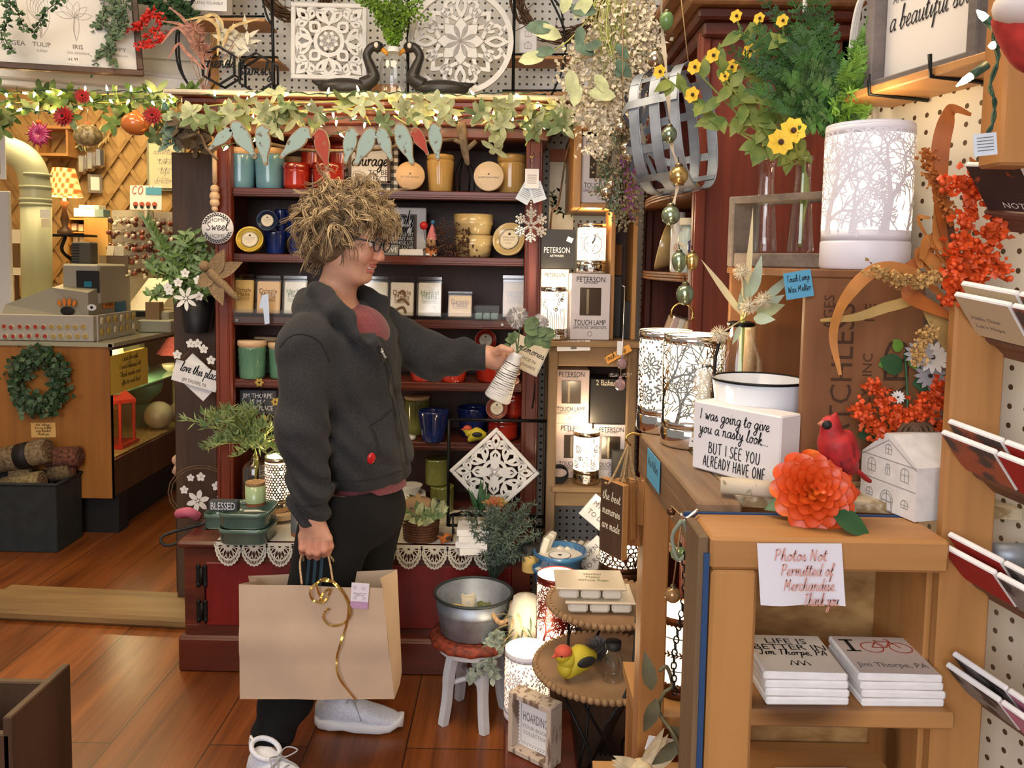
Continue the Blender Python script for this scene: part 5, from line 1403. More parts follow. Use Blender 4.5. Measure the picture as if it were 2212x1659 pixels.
b=MB()
for y in(432,442,405,378):q=P(77,y,4.95);b.tb([q-Vc((0,0,.008)),q+Vc((0,0,.008))],pr*1.05,PIPE,28)
b.bd('seam_bands',t)
b=MB();q=P(98,462,4.868);b.pu(Fc(q,.1));b.box((0,0,.004),(.055,.05,.004),PAPER);b.box((.004,-.055,.006),(.05,.05,.003),CREAM);Sg('pinned_papers',b,'small white and yellow papers clipped to the stove pipe','note')
p=P(139,425,5.6);t=Th('table_lamp','lit table lamp with orange gingham shade in the back room','lamp',(p.x,5.6,bz+.5))
def shade_check():
 m,nt,bs=nodes_mat('orange_gingham_shade');tc=ND(nt,'ShaderNodeTexCoord');wv=[]
 for rot in(.5,-.5):
  mp=ND(nt,'ShaderNodeMapping');mp.inputs['Rotation'].default_value=(0,rot,0);LK(nt,tc.outputs['Object'],mp.inputs['Vector'])
  w_=ND(nt,'ShaderNodeTexWave');w_.inputs['Scale'].default_value=9;LK(nt,mp.outputs['Vector'],w_.inputs['Vector']);wv.append(w_)
 ad=ND(nt,'ShaderNodeMath');ad.operation='ADD';LK(nt,wv[0].outputs['Fac'],ad.inputs[0]);LK(nt,wv[1].outputs['Fac'],ad.inputs[1])
 rp=ND(nt,'ShaderNodeValToRGB');rp.color_ramp.elements[0].color=(.62,.12,.02,1);rp.color_ramp.elements[1].color=(.95,.72,.25,1);rp.color_ramp.elements[0].position=.25;rp.color_ramp.elements[1].position=.8
 h=ND(nt,'ShaderNodeMath');h.operation='MULTIPLY';h.inputs[1].default_value=.5;LK(nt,ad.outputs[0],h.inputs[0]);LK(nt,h.outputs[0],rp.inputs['Fac'])
 LK(nt,rp.outputs['Color'],bs.inputs['Base Color']);LK(nt,rp.outputs['Color'],bs.inputs['Emission Color']);bs.inputs['Emission Strength'].default_value=.75;return m
zb_,zt_=Zp(139,425,5.6),Zp(139,364,5.6);r0,r1_=pm(36,5.6),pm(22,5.6)
b=MB();b.la([(r0,zb_),(r1_,zt_)],shade_check(),32,(p.x,5.6,0),cap=(False,False));b.bd('shade',t)
zl=Zp(139,505,5.6)
b=MB();b.la([(.05,zl),(.05,zl+.02),(.018,zl+.05),(.03,zl+.1),(.015,zl+.16),(.028,zl+.22),(.012,zb_-.03),(.012,zb_+.06)],mat('turned_dark_base',(.06,.035,.02),.4),16,(p.x,5.6,0));b.bd('base',t)
b=MB();b.ball((p.x,5.6,zb_+.09),.035,GLOW,10,8);b.bd('bulb',t)
lamp('gingham_lamp_light','POINT',(p.x,5.6,zb_+.0),7,(1.,.7,.32),.05)
q0,q1=P(143,470,5.7),P(236,640,5.7);zt=Zp(190,470,5.7)
t=Th('cubby_shelf','tan pigeonhole cupboard with white boxes on top under the gingham lamp','shelf',((q0 .x+q1 .x)/2,5.8,bz))
TANW=wood('tan_cubby',(.55,.34,.1),(.42,.24,.06),'Z',6,.5)
b=MB();xs=Xp(183,560,5.7)
b.box(((xs+q1 .x)/2,5.72,(bz+zt)/2),(q1 .x-xs,.04,zt-bz),TANW);b.box(((q0 .x+q1 .x)/2,5.86,(bz+zt)/2),(q1 .x-q0 .x,.01,zt-bz),CDARK);b.box((q0 .x,5.79,(bz+zt)/2),(.012,.14,zt-bz),TANW);b.box((q1 .x,5.79,(bz+zt)/2),(.012,.14,zt-bz),TANW);b.bd('case',t)
for y in(473,502,528,552,578):
 b=MB();z=Zp(160,y,5.72);b.box(((q0 .x+q1 .x)/2,5.79,z),(q1 .x-q0 .x,.14,.01),TANW);b.bd('shelf',t)
r1=random.Random(4)
for k,(x,y)in enumerate(((157,495),(172,497),(160,522),(174,523),(158,572),(170,573))):
 z=Zp(x,y+4,5.74);b=MB();b.box((Xp(x,y,5.74),5.78,z+.03),(.035,.05,.05),CREAM if k%2 else PAPER,.003)
 Sg('small_box',b,('cream','white')[k%2==0]+' small box in the '+('top left','top right','middle left','middle right','bottom left','bottom right')[k]+' pigeonhole under the gingham lamp','box','boxes in the pigeonholes')
for k,(x0,x1,y0,y1,m_,lb)in enumerate(((161,206,452,471,PAPER,'flat white box on the pigeonhole cupboard'),(206,225,454,471,mat('teal_box',(.12,.22,.24),.6),'teal box beside the white box on the cupboard'),(172,215,444,453,CREAM,'cream box lying on the white box'))):
 A,C=P(x0,y1,5.75),P(x1,y0,5.75);b=MB();zb=zt+.006 if k<2 else C.z-pm(9,5.75)+.002;b.box(((A.x+C.x)/2,5.79,zb+.5*pm(y1-y0,5.75)),(C.x-A.x,.1,pm(y1-y0,5.75)-.002),m_,.002);Sg('flat_box',b,lb,'box')
b=MB();b.box((p.x,5.6,zl-.012),(.36,.16,.016),BKM);b.tb(Cm([(p.x,5.6,zl-.02),(p.x-.05,5.65,zl-.12),(p.x,5.8,zl-.2),(p.x,6.3,zl-.2)],4),.012,BKM,6);Sg('iron_bracket_shelf',b,'small black bracket shelf under the gingham lamp','shelf')
MOUNT=mat('grey_card',(.5,.44,.33),.7,var=.1,scale=8)
for(x0,x1,y0,y1,d,lb)in((243,328,455,598,5.55,'left grey pegboard rack of small wrapped charms in the back room'),(328,384,458,560,5.6,'right pale rack of small wrapped charms, behind the brown post')):
 A,C=P(x0,y1,d),P(x1,y0,d);t=Th('charm_rack',lb,'rack',((A.x+C.x)/2,d,bz))
 b=MB();b.box(((A.x+C.x)/2,d+.02,(bz+C.z)/2),(C.x-A.x,.02,C.z-bz),MOUNT);b.bd('board',t)
 r1=random.Random(x0);nr=5;ncol=5 if x0<300 else 3
 for r in range(nr):
  for c_ in range(ncol):
   x=A.x+(c_+.5)/ncol*(C.x-A.x);z=C.z-.08-r*(C.z-A.z)*.19;b=MB();b.tb([(x,d+.01,z+.035),(x+.01,d-.11,z+.022)],.0025,SVP,4)
   for k in range(5):b.ball((x+r1 .gauss(0,.014),d-.02-.016*k,z+r1 .gauss(0,.012)),r1 .uniform(.012,.02),r1 .choice((mat('charm_dark',(.12,.04,.03),.3),mat('charm_white',(.62,.55,.45),.3),mat('charm_maroon',(.25,.06,.04),.3))),6,5)
   b.bd('charm_row',t)
q=P(325,350,6.);w,h=pm(80,6.),pm(106,6.);t=Th('wall_sign','tall framed sign of faint script on the back wall beside the brown post','sign',(q.x,6.25,q.z-h/2))
b=MB();b.pu(Fc((q.x,6.26,q.z),0,0));b.box((0,0,-.01),(w*1.05,h*1.04,.02),wood('sage_frame',(.3,.3,.2),(.18,.18,.12),'Z',20,.7),.004);b.bd('frame',t)
b=MB();b.pu(Fc((q.x,6.25,q.z),0,0));b.rect(-w*.44,-h*.46,w*.44,h*.46,mat('aged_paper',(.66,.6,.42),.8),.002)
for k,(tx,hd)in enumerate((('the biggest',0),('adventure',1),('you can ever',0),('take',1),('is to live the',0),('life',1),('of your',0),('dreams',1))):
 b.hand(tx,.024,GI,0,h*(.34-.1*k),.003,w=.0028,wmax=w*.66)if hd else b.text(tx,.022,GI,0,h*(.34-.1*k),.003,wmax=w*.5)
b.bd('paper',t)
q=P(315,427,5.5);w,h=pm(68,5.5),pm(52,5.5);b=MB();b.pu(Fc((q.x,5.5,q.z),0,.05));b.rect(-w/2,-h/2,w/2,h/2,PAPER,0);b.hand('COZY',.03,mat('red_ink',(.5,.1,.06),.7),-w*.1,h*.14,.002);b.rect(0,h*.12,w*.5,h*.42,mat('sky_note',(.1,.36,.55),.7),.003)
for k in range(4):
 b.disc(.018,mat('red_ink'),.002,(-w*.32+k*w*.2,-h*.28),10);b.disc(.012,BLACK,.003,(-w*.32+k*w*.2,-h*.38),8)
b.box((0,-h*.5-.05,-.004),(.02,.16,.006),MOUNT)
Sg('cozy_card',b,'white COZY card with a blue sticker above the charm racks','card')
q=P(195,395,6.2);b=MB();b.pu(Fc((q.x,6.27,q.z),.5));b.box((0,0,0),(.1,.14,.02),wood('grey_barnwood',(.3,.25,.2),(.16,.13,.1),'Z',20,.7));b.rect(-.03,-.05,.03,.05,PAPER,.011);Sg('grey_picture',b,'small grey wooden frame on the lattice wall right of the lamp','picture')
q=P(118,335,6.15);b=MB();b.box((q.x,6.2,q.z),(.24,.18,.02),PINEX);b.box((q.x,6.2,q.z+.2),(.28,.18,.02),PINEX);b.box((q.x+.11,6.2,q.z+.1),(.015,.16,.2),PINEX);b.box((q.x-.11,6.2,q.z+.1),(.015,.16,.2),PINEX)
Sg('wall_cubby',b,'small orange wooden wall shelf above the gingham lamp','shelf')
for k,(x,lb)in enumerate(((156,'leftmost'),(175,'middle'),(194,'rightmost'))):
 p=P(x,350-7*k,6.1);b=MB();b.pu(Fc((p.x,6.24,p.z),.2));b.box((0,0,0),(.07,.16,.07),SVP,.02)
 o_=b;r1=random.Random(k)
 for j in range(22):b.leaf((r1 .gauss(0,.03),.09+abs(r1 .gauss(0,.05)),r1 .gauss(0,.02)+.02),(r1 .gauss(0,.6),1,r1 .gauss(0,.4)),(0,0,1),.07,.012,IVY if j%2 else STRAW,.2,.1,2)
 Sg('tin_wall_vase',b,lb+' of three tin wall vases with dried stems on the back wall','vase')
b=MB();q=P(330,585,4.85);b.raw([(q.x-.1,4.7,rz+.12),(q.x+.1,4.7,rz+.12),(q.x+.13,4.95,rz+.3),(q.x-.07,4.95,rz+.3)],[(0,1,2,3)],CREAM);b.box((q.x+.02,4.85,rz+.06),(.26,.3,.12),mat('beige_machine',(.5,.45,.3),.5),.01);b.box((q.x,4.69,rz+.1),(.17,.02,.03),BLACK)
Sg('card_machine',b,'beige adding machine with paper roll at the far end of the counter','machine')
b=MB();q=P(345,665,4.7);b.box((q.x,4.7,rz+.035),(.19,.16,.07),mat('grey_till_box',(.36,.35,.26),.6),.006);b.box((q.x-.03,4.7,rz+.12),(.08,.06,.1),mat('tan_block',(.3,.18,.08),.6));Sg('note_box',b,'grey box with a tan block on it beside the flower basket','box')
b=MB();q=P(345,712,4.9);b.beam((Xp(292,700,5.),5.,rz+.012),(Xp(392,690,5.),5.,rz+.012),.12,.02,CDARK);Sg('dark_tray',b,'dark wooden tray lying across the counter behind the post','tray')
b=MB();b.box((P(-8,560,4.3).x,4.3,rz+.38),(.16,.03,.76),TRIMW,.004);Sg('white_board',b,'white painted board at the left edge of the counter','board')
b=MB();q=P(3,340,4.4);b.pu(Fc((q.x,4.4,q.z+.02),.3));b.box((-.06,0,0),(.16,.27,.01),PAPER);b.rect(-.12,-.11,-.005,.11,mat('ochre_photo',(.4,.3,.08),.6),.006);Sg('white_card',b,'white bordered card at the left edge below the garland','card')
b=MB();q=P(28,545,5.4);b.pu(Fc((q.x,5.42,q.z),-.3));b.box((0,0,0),(.16,.3,.01),CREAM);b.rect(-.04,-.1,.06,.06,mat('brown_print',(.15,.08,.03),.7),.006);b.box((0,-.35,-.01),(.03,.5,.01),CDARK);Sg('hanging_cards',b,'cream cards with a brown picture left of the stove pipe','card')
REDF=mat('deep_red_petal',(.36,.012,.012),.6,var=.4,scale=40);LEAFD=mat('garland_green',(.09,.17,.03),.5,var=.4,scale=30)
Gl('flower_vine','green leafy vine with red blooms across the opening to the back room',[[(-30,222),(60,220),(140,205),(220,222),(300,218),(360,212),(430,205)],[(-20,205),(80,200),(180,205),(280,203),(380,208)],[(20,230),(15,260),(0,285)],[(150,215),(160,250)],[(260,220),(275,250),(300,280)],[(330,215),(340,245),(350,265)]],3.05,[LEAFD,LEAFD,LEAFG],(3,5),.048,41,cat='garland',drop=.45)
for k,(x,y,s,lb)in enumerate(((138,252,22,'dark red daisy left of the hanging pumpkin'),(330,250,20,'dark red bloom right of the orange ornament'),(178,208,16,'red bloom tucked at the top of the vine'))):
 p=P(x,y,2.98);t=Th('red_bloom',lb,'flower',p,0,'red blooms on the vine');r=pm(s,2.98);b=MB();b.pu(Fc(p,.2*k,.1))
 for ring,n in((1,16),(.75,13),(.5,9)):
  for j in range(n):a=2*PI*j/n+ring;b.leaf((0,0,.004*(1-ring)*4),(math.cos(a),math.sin(a),.25+(1-ring)),(0,0,1),r*ring*1.1,r*.42,REDF,.15,.2,3)
 b.bd('petals',t);b=MB();b.pu(Fc(p,.2*k,.1));b.ball((0,0,.008),r*.2,BKM,8,6);b.bd('centre',t)
for k,(x,y,rp,m_,nm,lb)in enumerate(((84,290,30,mat('magenta_glass',(.4,.03,.12),.15,coat=.6),'star_ornament','spiky magenta glass ornament hanging from the vine'),(190,293,28,mat('mottled_glass',(.42,.32,.14),.3,col2=(.16,.12,.05),scale=70,coat=.5),'glass_pumpkin','mottled beige glass pumpkin hanging from the vine'),(293,268,30,mat('orange_glass',(.75,.22,.05),.12,trans=.3,coat=.6),'glass_ornament','translucent orange glass ornament hanging from the vine'))):
 p=P(x,y,3.02);r=pm(rp,3.02);t=Th(nm,lb,'ornament',(p.x,3.02,p.z-r));b=MB()
 if k==0:
  b.pu(Fc(p))
  for j in range(22):a=2*PI*j/22;b.tb([(0,0,0),(r*.55*math.cos(a),r*.55*math.sin(a),.004),(r*(1 if j%2 else.8)*math.cos(a),r*(1 if j%2 else.8)*math.sin(a),0)],[.006,.007,.001],m_,6)
 else:b.la([(0,-r*.8)]+[(r*math.cos(a),r*.82*math.sin(a))for a in[-1.2,-.8,-.4,0,.4,.8,1.2]]+[(.01,r*.85)],m_,40,p,wav=(lambda a,z:.05*math.cos(9*a))if k==1 else None)
 b.bd('body',t);b=MB();b.tb([p+Vc((0,0,r*.8)),P(x,205,3.02)],.0012,SVP,4);b.ball(p+Vc((0,0,r*.85)),(.012,.012,.008),mat('orange_cap',(.7,.16,.03),.4),8,6);b.bd('hanger',t)
b=MB();p=P(357,238,2.98);b.la([(.014,0),(.012,.02),(.006,.028),(.0,.03)],mat('teal_bell',(.03,.12,.09),.3),14,p);b.tb([p+Vc((0,0,.028)),P(357,207,2.98)],.001,SVP,4);Sg('teal_bell',b,'tiny teal bell hanging at the right end of the vine','ornament')
LS('string_lights','string lights along the vine over the back room opening',[[(-10,200),(60,198),(110,195),(200,196),(300,198),(380,200),(420,205)],[(10,215),(60,235),(120,240),(180,225),(250,212),(340,218),(365,225),(400,212)]],3.,3,8)
trailing('dried_sprig','dark dried leaf sprig hanging in front of the brown post top',[[(400,240,0),(410,280,0),(430,330,0)],[(395,260,0),(420,275,0),(450,290,0)],[(390,255,0),(400,290,0),(420,320,0)]],mat('dark_dried_leaf',(.07,.05,.03),.7,var=.4,scale=40),.05,1,14,3.)
trailing('eucalyptus_sprig','blue green eucalyptus sprig left of the brown post top',[[(385,240,0),(372,275,0),(368,312,0)],[(390,250,0),(380,290,0),(385,315,0)]],mat('eucalyptus',(.2,.3,.22),.6,var=.3,scale=30),.04,1,15,3.04)
q=P(40,1600,1.75);b=MB();z0,z1=0,Zp(30,1565,1.75)
for(c0,d0_)in(((q.x-.12,1.72,z1/2),(.25,.02,z1)),((q.x-.12,1.94,z1/2),(.25,.02,z1)),((q.x,1.83,z1/2+.02),(.02,.24,z1+.04)),((q.x-.24,1.83,z1/2),(.02,.24,z1))):b.box(c0,d0_,DARKBROWN,.003)
b.box((q.x-.12,1.83,.02),(.24,.22,.02),DARKBROWN)
Sg('dark_crate',b,'dark wooden crate end at the bottom left corner of the floor','crate')
# ------------ things hung on the brown post and the hutch posts
def F5(b,q,r,m_,n=5,w=.8,nrm=None,ctr=None,yaw=0):
 b.pu(Fc(q,yaw)if nrm is None else nrm)
 for k in range(n):a=2*PI*k/n+.3;b.leaf((math.cos(a)*r*.12,math.sin(a)*r*.12,0),(math.cos(a),math.sin(a),.12),(0,0,1),r,r*w,m_,.05,.12,4,0)
 b.ball((0,0,.002),(r*.14,r*.14,.003),ctr or m_,8,5);b.pop()
WPET=mat('white_petal',(.8,.78,.72),.5)
dp=3.26
p=P(465,492,3.);r=pm(34,3.)
t=Th('home_sign','round white HOME SWEET HOME disc hanging on wooden beads','sign',(p.x,3.02,p.z-r))
b=MB();b.pu(Fc((p.x,3.02,p.z)));b.la([(r,-.008),(r,.0),(0,.0)],WHITE,40);b.text('HOME',.02,INK,0,r*.5,.001);b.hand('Sweet',.017,BLACK,0,-.008,.001,wmax=r*1.4,w=.0026);b.text('HOME',.02,INK,0,-r*.52,.001)
for k in range(26):
 a=.35+k*.095
 for q in(a,a+PI):b.leaf((r*.85*math.cos(q),r*.85*math.sin(q),.0012),(math.cos(q+(1 if k%2 else 2.2)),math.sin(q+(1 if k%2 else 2.2)),0),(0,0,1),.012,.005,BLACK,0,0,2)
b.bd('disc',t)
b=MB();x=P(463,400,3.).x
for y,rr in((345,.004),(395,.006),(408,.016),(424,.019),(438,.018),(451,.012)):q=P(464,y,3.02);b.ball(q,rr,LWD,12,8)
b.tb([P(463,325,3.02),P(464,395,3.02)],.009,LWD,8);b.tb([P(462,322,3.02),P(465,458,3.02)],.002,TWINE,5);b.bd('bead_hanger',t)
p=P(425,650,3.2);t=Th('wall_pot','black wall pot of green leaves and white blossoms on the brown post','plant pot',(p.x,3.2,Zp(425,718,3.2)))
b=MB();zb,zt=Zp(425,718,3.2),Zp(425,640,3.2);b.la([(.045,zb),(.075,zt),(.07,zt),(.06,zt-.02)],mat('black_pot',(.01,.01,.011),.5),20,(p.x,3.2,0));b.bd('pot',t)
b=MB();r1=random.Random(9);top=Vc((p.x,3.2,zt));PALE=mat('sage_leaf',(.2,.3,.12),.6,var=.35,scale=30)
for k in range(34):
 e=top+Vc((r1 .gauss(-.03,.1),-.05-.05*r1 .random(),r1 .uniform(.0,.26)));pts=Cm([top,top.lerp(e,.5)+Vc((0,-.02,.02)),e],4);b.tb(pts,.0015,LEAFS,4)
 for q in pts[2:]:
  for j in range(3):b.leaf(q,(r1 .gauss(0,1),r1 .gauss(-.3,.4),r1 .gauss(.3,.6)),(r1 .gauss(0,.4),-1,.3),r1 .uniform(.03,.06),.018,PALE if j else LEAFD,.2,.2,3)
for k in range(14):
 q=P(318+5.2*k,482+9*k,3.12);b.leaf(q,(-.6,-.2,.9),(0,-1,0),.06,.014,PALE,.1,.2,3);b.leaf(q,(.2,-.2,.9),(0,-1,0),.05,.012,LEAFD,.1,.2,3)
b.bd('greenery',t);b=MB()
for x,y in((400,590),(366,628),(428,605),(430,640),(385,610),(362,620)):F5(b,P(x,y,3.08),.017,WPET)
F5(b,P(402,645,3.05),.043,WPET,7,.36);b.bd('blossoms',t)
BURL=mat('burlap',(.27,.18,.095),.95,var=.3,scale=200,bump=.3)
p=P(470,600,2.98);t=Th('burlap_dragonfly','brown burlap dragonfly ornament pinned to the post beside the flowers','ornament',p)
b=MB();A,C=P(452,585,2.98),P(515,648,2.97);b.tb(Cm([A,A.lerp(C,.2),A.lerp(C,.6),C],3),[.017,.018,.019,.019,.018,.017,.015,.013,.011,.005],BURL,10);b.ball(P(442,575,2.97),.02,BURL);b.bd('body',t)
for(x,y,L)in((480,545,.085),(515,570,.09),(430,615,.085),(478,652,.08)):
 b=MB();o_=P(460,595,2.975);d=P(x,y,2.96)-o_;b.leaf(o_,d,(0,-1,0),d.length*1.15,.055,BURL,.05,.25,6);b.bd('wing',t)
t=Th('love_this_place_sign','white tilted signs reading love this place hung from a wire of white blossoms','sign',P(425,800,3.14))
for k,(x,y,w,h,rot)in enumerate(((428,815,88,62,-.75),(424,812,100,46,-.27))):
 b=MB();q=P(x,y,3.15-.012*k);b.pu(Fc(q)@Matrix.Rotation(rot,4,'Z'));W_,H_=pm(w,3.15),pm(h,3.15);b.box((0,0,0),(W_,H_,.008),WHITE,.001)
 if k:b.hand('love this place',.019,BLACK,.01,.005,.005,wmax=W_*.84);b.text('JIM THORPE, PA',.02,INK,0,-H_*.32,.005,wmax=W_*.55)
 b.bd('board',t)
b=MB();b.tb(Cm([P(392,775,3.15),P(408,760,3.15),P(425,742,3.15),P(440,770,3.15),P(466,795,3.15)],5),.002,TWIG,5);b.bd('wire',t)
for(x,y)in((412,742),(440,754),(456,778),(383,766),(427,742)):b=MB();F5(b,P(x,y,3.12),.017,WPET);b.bd('blossom',t)
t=Th('blossom_wreath','twig ring with white blossoms low on the brown post','wreath',P(432,1105,3.12));c=P(436,1065,3.14);b=MB()
for k in range(2):b.tb([(c.x+(.12+.012*k)*math.cos(a),3.14,c.z+(.1+.01*k)*math.sin(a))for a in[j*PI/9 for j in range(18)]],.003,TWIG,5,closed=True)
b.bd('ring',t)
for(x,y,s)in((412,1032,.014),(434,1030,.017),(468,1050,.018),(428,1082,.042),(478,1075,.016),(398,1058,.016)):b=MB();F5(b,P(x,y,3.1),s,WPET,5 if s<.04 else 6,.5 if s>.04 else.8);b.bd('blossom',t)
t=Th('peach_figurine','carved peach coloured long-billed figurine half behind the brown post','figurine',P(396,1060,3.4));b=MB();PCH=mat('carved_peach',(.62,.4,.26),.5,var=.15,scale=20)
b.tb(Cm([P(402,1066,3.42),P(397,1040,3.42),P(402,1005,3.42)],4),.02,PCH,8);b.ball(P(396,994,3.4),(.05,.03,.03),PCH);b.tb([P(392,1000,3.4),P(378,1022,3.4)],[.022,.016],PCH,8);b.bd('body',t)
b=MB();q=P(398,1066,3.42);b.box((q.x,3.42,q.z/2),(.05,.06,q.z),BLACK);b.bd('stand',t)
b=MB();q=PZ(405,1160,.46);q.x=bx0-.05;b.tb(Cm([(q.x-.02,3.,.47),(q.x-.03,2.9,.5),(q.x+.02,2.86,.52),(q.x+.04,2.9,.49)],4),.017,mat('pink_cloth',(.55,.13,.2),.8),10);b.tb(Cm([(q.x+.1,2.9,.475),(q.x-.06,2.84,.44),(q.x-.03,2.82,.41),(q.x+.1,2.86,.47)],4),.006,BLACK,6)
Sg('doll_shoe',b,'pink cloth doll shoe with a dark strap at the left end of the bench','doll')
p=P(1147,487,2.99);t=Th('snowflake_ornament','sparkling crystal snowflake hanging on the right hutch post below white tags','ornament',P(1147,540,2.99));CRY=mat('crystal',(.85,.85,.84),.08,.7)
b=MB();b.pu(Fc(p));r=pm(30,2.99)
for k in range(6):
 a=k*PI/3+PI/2;d=(math.cos(a),math.sin(a))
 for f in(.2,.36,.52,.68,.84,1.,1.15):b.ball((d[0]*r*f,d[1]*r*f,.003),(.008,.008,.005),CRY,4,3,False)
 for f in(.55,.8):
  for sg in(-1,1):
   for g in(.18,.36):aa=a+sg*.9;b.ball((d[0]*r*f+math.cos(aa)*r*g,d[1]*r*f+math.sin(aa)*r*g,.003),(.007,.007,.005),CRY,4,3,False)
b.bd('flake',t)
b=MB()
for k in range(5):b.ball(P(1147,430+6*k,2.99),.004,CRY,6,4)
b.tb([P(1150,333,2.985),P(1147,432,2.985)],.001,SVP,4);b.tb(Cm([P(1152,330,3.),P(1154,336,2.97),P(1148,342,2.97),P(1146,335,2.975)],3),.002,mat('brass',(.6,.4,.12),.25,1.),5);b.bd('hanger',t)
for k,(x,y,rot)in enumerate(((1136,418,-.5),(1160,415,.35),(1149,386,0))):
 b=MB();b.pu(Fc(P(x,y,2.985-.004*k))@Matrix.Rotation(rot,4,'Z'));b.box((0,0,0),(.05,.07,.001),PAPER if k==2 else mat('bluish_tag',(.6,.68,.78),.7))
 for j in range(5):b.rect(-.017,.012-.007*j,.017,.0135-.007*j,INK,.001)
 b.bd('tag',t)
# ------------ bench top goods
bzz=BENZ+.0015
def at(px,py,z=None):return PZ(px,py,bzz if z is None else z)
LACE=mat('ivory_lace',(.72,.67,.54),.9)
t=Th('lace_runner','ivory crocheted lace runner with scalloped edge over the bench front','runner',(-.45,BY0+.2,bzz))
b=MB();xl,xr=Xp(470,1190,BY0),Xp(1078,1200,BY0);b.box(((xl+xr)/2,BY0+.19,bzz+.001),(xr-xl,.38,.002),LACE);b.bd('cloth',t)
b=MB();n=11;w=(xr-xl)/n;h=.07
for k in range(n):
 cx_=xl+w*(k+.5);b.pu(Fc((cx_,BY0-.022,bzz-.002)))
 def arc(f,m=14):return[(w*.5*f*math.cos(PI+PI*j/m),h*f*math.sin(PI+PI*j/m)-.0)for j in range(m+1)]
 out=[(x*(1+.05*(j%2)),y*(1.1+.06*(j%2)))for j,(x,y)in enumerate(arc(.97,26))]
 b.sk(out,.007,LACE);b.sk(arc(.84),.006,LACE,z=.0003);b.sk(arc(.3),.012,LACE,z=.0003);b.rect(-w/2,-.008,w/2,.004,LACE)
 for j in range(7):
  a=PI+PI*(j+.5)/7;pts=Pt(w*.16*math.cos(a),h*.3*math.sin(a),math.atan2(h*math.sin(a),w*.5*math.cos(a)),math.hypot(w*.5*math.cos(a),h*math.sin(a))*.55,.011);b.sk(pts,.0032,LACE,0,.0006,True)
 for j in range(24):
  a=PI+PI*(j+.5)/24;b.sk([(w*.42*math.cos(a),h*.84*math.sin(a)),(w*.49*math.cos(a),h*1.06*math.sin(a))],.0022,LACE,0,.0006)
 b.pop()
b.bd('scalloped_edge',t)
lz=bzz+.0035
def dish(cx_,y,z,w,d,h,m_,label):
 b=MB();n=40
 def sup(f,zz):return[(cx_+w/2*f*math.copysign(abs(math.cos(a))**.45,math.cos(a)),y+d/2*f*math.copysign(abs(math.sin(a))**.45,math.sin(a)),zz)for a in[2*PI*k/n for k in range(n)]]
 L_=[sup(.88,z),sup(.95,z+.006),sup(.97,z+h*.72),sup(1.02,z+h*.75),sup(1.02,z+h),sup(.97,z+h),sup(.92,z+h*.7),sup(.86,z+.012)]
 vs=[v for q in L_ for v in q];fs=[(i*n+k,i*n+(k+1)%n,(i+1)*n+(k+1)%n,(i+1)*n+k)for i in range(len(L_)-1)for k in range(n)]+[tuple(range(n)),tuple(range((len(L_)-1)*n,len(L_)*n))]
 b.raw(vs,fs,m_,True);return Sg('baking_dish',b,label,'dish')
DGR=glaze('sage_dish',(.12,.2,.15),(.07,.13,.1));q=at(520,1180,lz);w=pm(113,q.y);yc=q.y+.085
hd=pm(36,q.y);dish(q.x,yc,lz,w,.17,hd,DGR,'lower sage green baking dish on the bench lace');dish(q.x+.002,yc,lz+hd+.001,w,.17,hd,DGR,'upper sage green baking dish carrying the BLESSED block');q2=at(452,1150);dish(q2 .x+.005,q2 .y+.08,bzz,pm(52,q2 .y),.1,pm(34,q2 .y),DGR,'small sage green dish left of the stacked baking dishes')
z2=lz+2*hd+.002
b=MB();w_=pm(62,yc);x=Xp(496,1095,yc);b.box((x,yc-.05,z2+.018),(w_,.03,.036),mat('slate_block',(.05,.06,.07),.6),.002);b.pu(Fc((x,yc-.066,z2+.018)));b.text('BLESSED',.03,PAPER,0,0,.0006,wmax=w_*.84,sy=1.2);Sg('blessed_block',b,'dark block reading BLESSED on the stacked green dishes','sign')
MINT=mat('mint_glaze',(.4,.52,.27),.3,coat=.5);TERRA=mat('terracotta_base',(.28,.1,.04),.6);CORK=mat('cork',(.45,.26,.11),.85,var=.3,scale=80)
def mug(px0,px1,q,zb,h,m_,label,cork=True):
 r=pm(px1-px0,q[1])/2;t=Th('lidded_candle',label,'candle',(q[0],q[1],zb))
 b=MB();b.la([(r*.96,0),(r*.98,h*.14)],TERRA,28,(q[0],q[1],zb));b.la([(r,h*.14),(r,h*.86),(r*.9,h*.86)],m_,28,(q[0],q[1],zb));b.bd('pot',t)
 if cork:b=MB();b.la([(r*.92,h*.86),(r*.97,h*.88),(r*.97,h)],CORK,28,(q[0],q[1],zb));b.bd('lid',t)
mug(530,574,(Xp(552,1095,yc+.02),yc+.02),z2,pm(52,yc),MINT,'mint green candle with cork lid on the stacked dishes')
q=at(632,1178,lz);mug(608,646,(q.x-.005,q.y+.11),lz,pm(58,q.y),mat('grey_glaze',(.12,.12,.125),.5),'grey candle on the bench behind the woman\'s fist',False);mug(620,662,(q.x+.04,q.y+.035),lz,pm(56,q.y),MINT,'mint green candle on the bench beside the woman\'s fist',True)
q=at(552,1130);q.y=3.02;q.x=Xp(552,1040,3.02);t=Th('bottle_vase','smoky glass bottle of spiky green stems beside the left hutch post','vase',(q.x,q.y,bzz))
SMOKE=thin_clear('smoky_glass',(.86,.74,.58),.2);r=pm(29,3.02);zs,zn,zt=Zp(552,1010,3.02),Zp(552,992,3.02),Zp(552,980,3.02)
b=MB();b.la([(r*.9,bzz),(r,bzz+.01),(r,zs),(r*.8,zs+.02),(r*.34,zn),(r*.34,zt),(r*.42,zt)],SMOKE,28,(q.x,q.y,0),cap=(True,False));b.bd('bottle',t)
b=MB();r1=random.Random(15);SPK=mat('spiky_leaf',(.09,.17,.06),.5,var=.4,scale=30,col2=(.3,.36,.12))
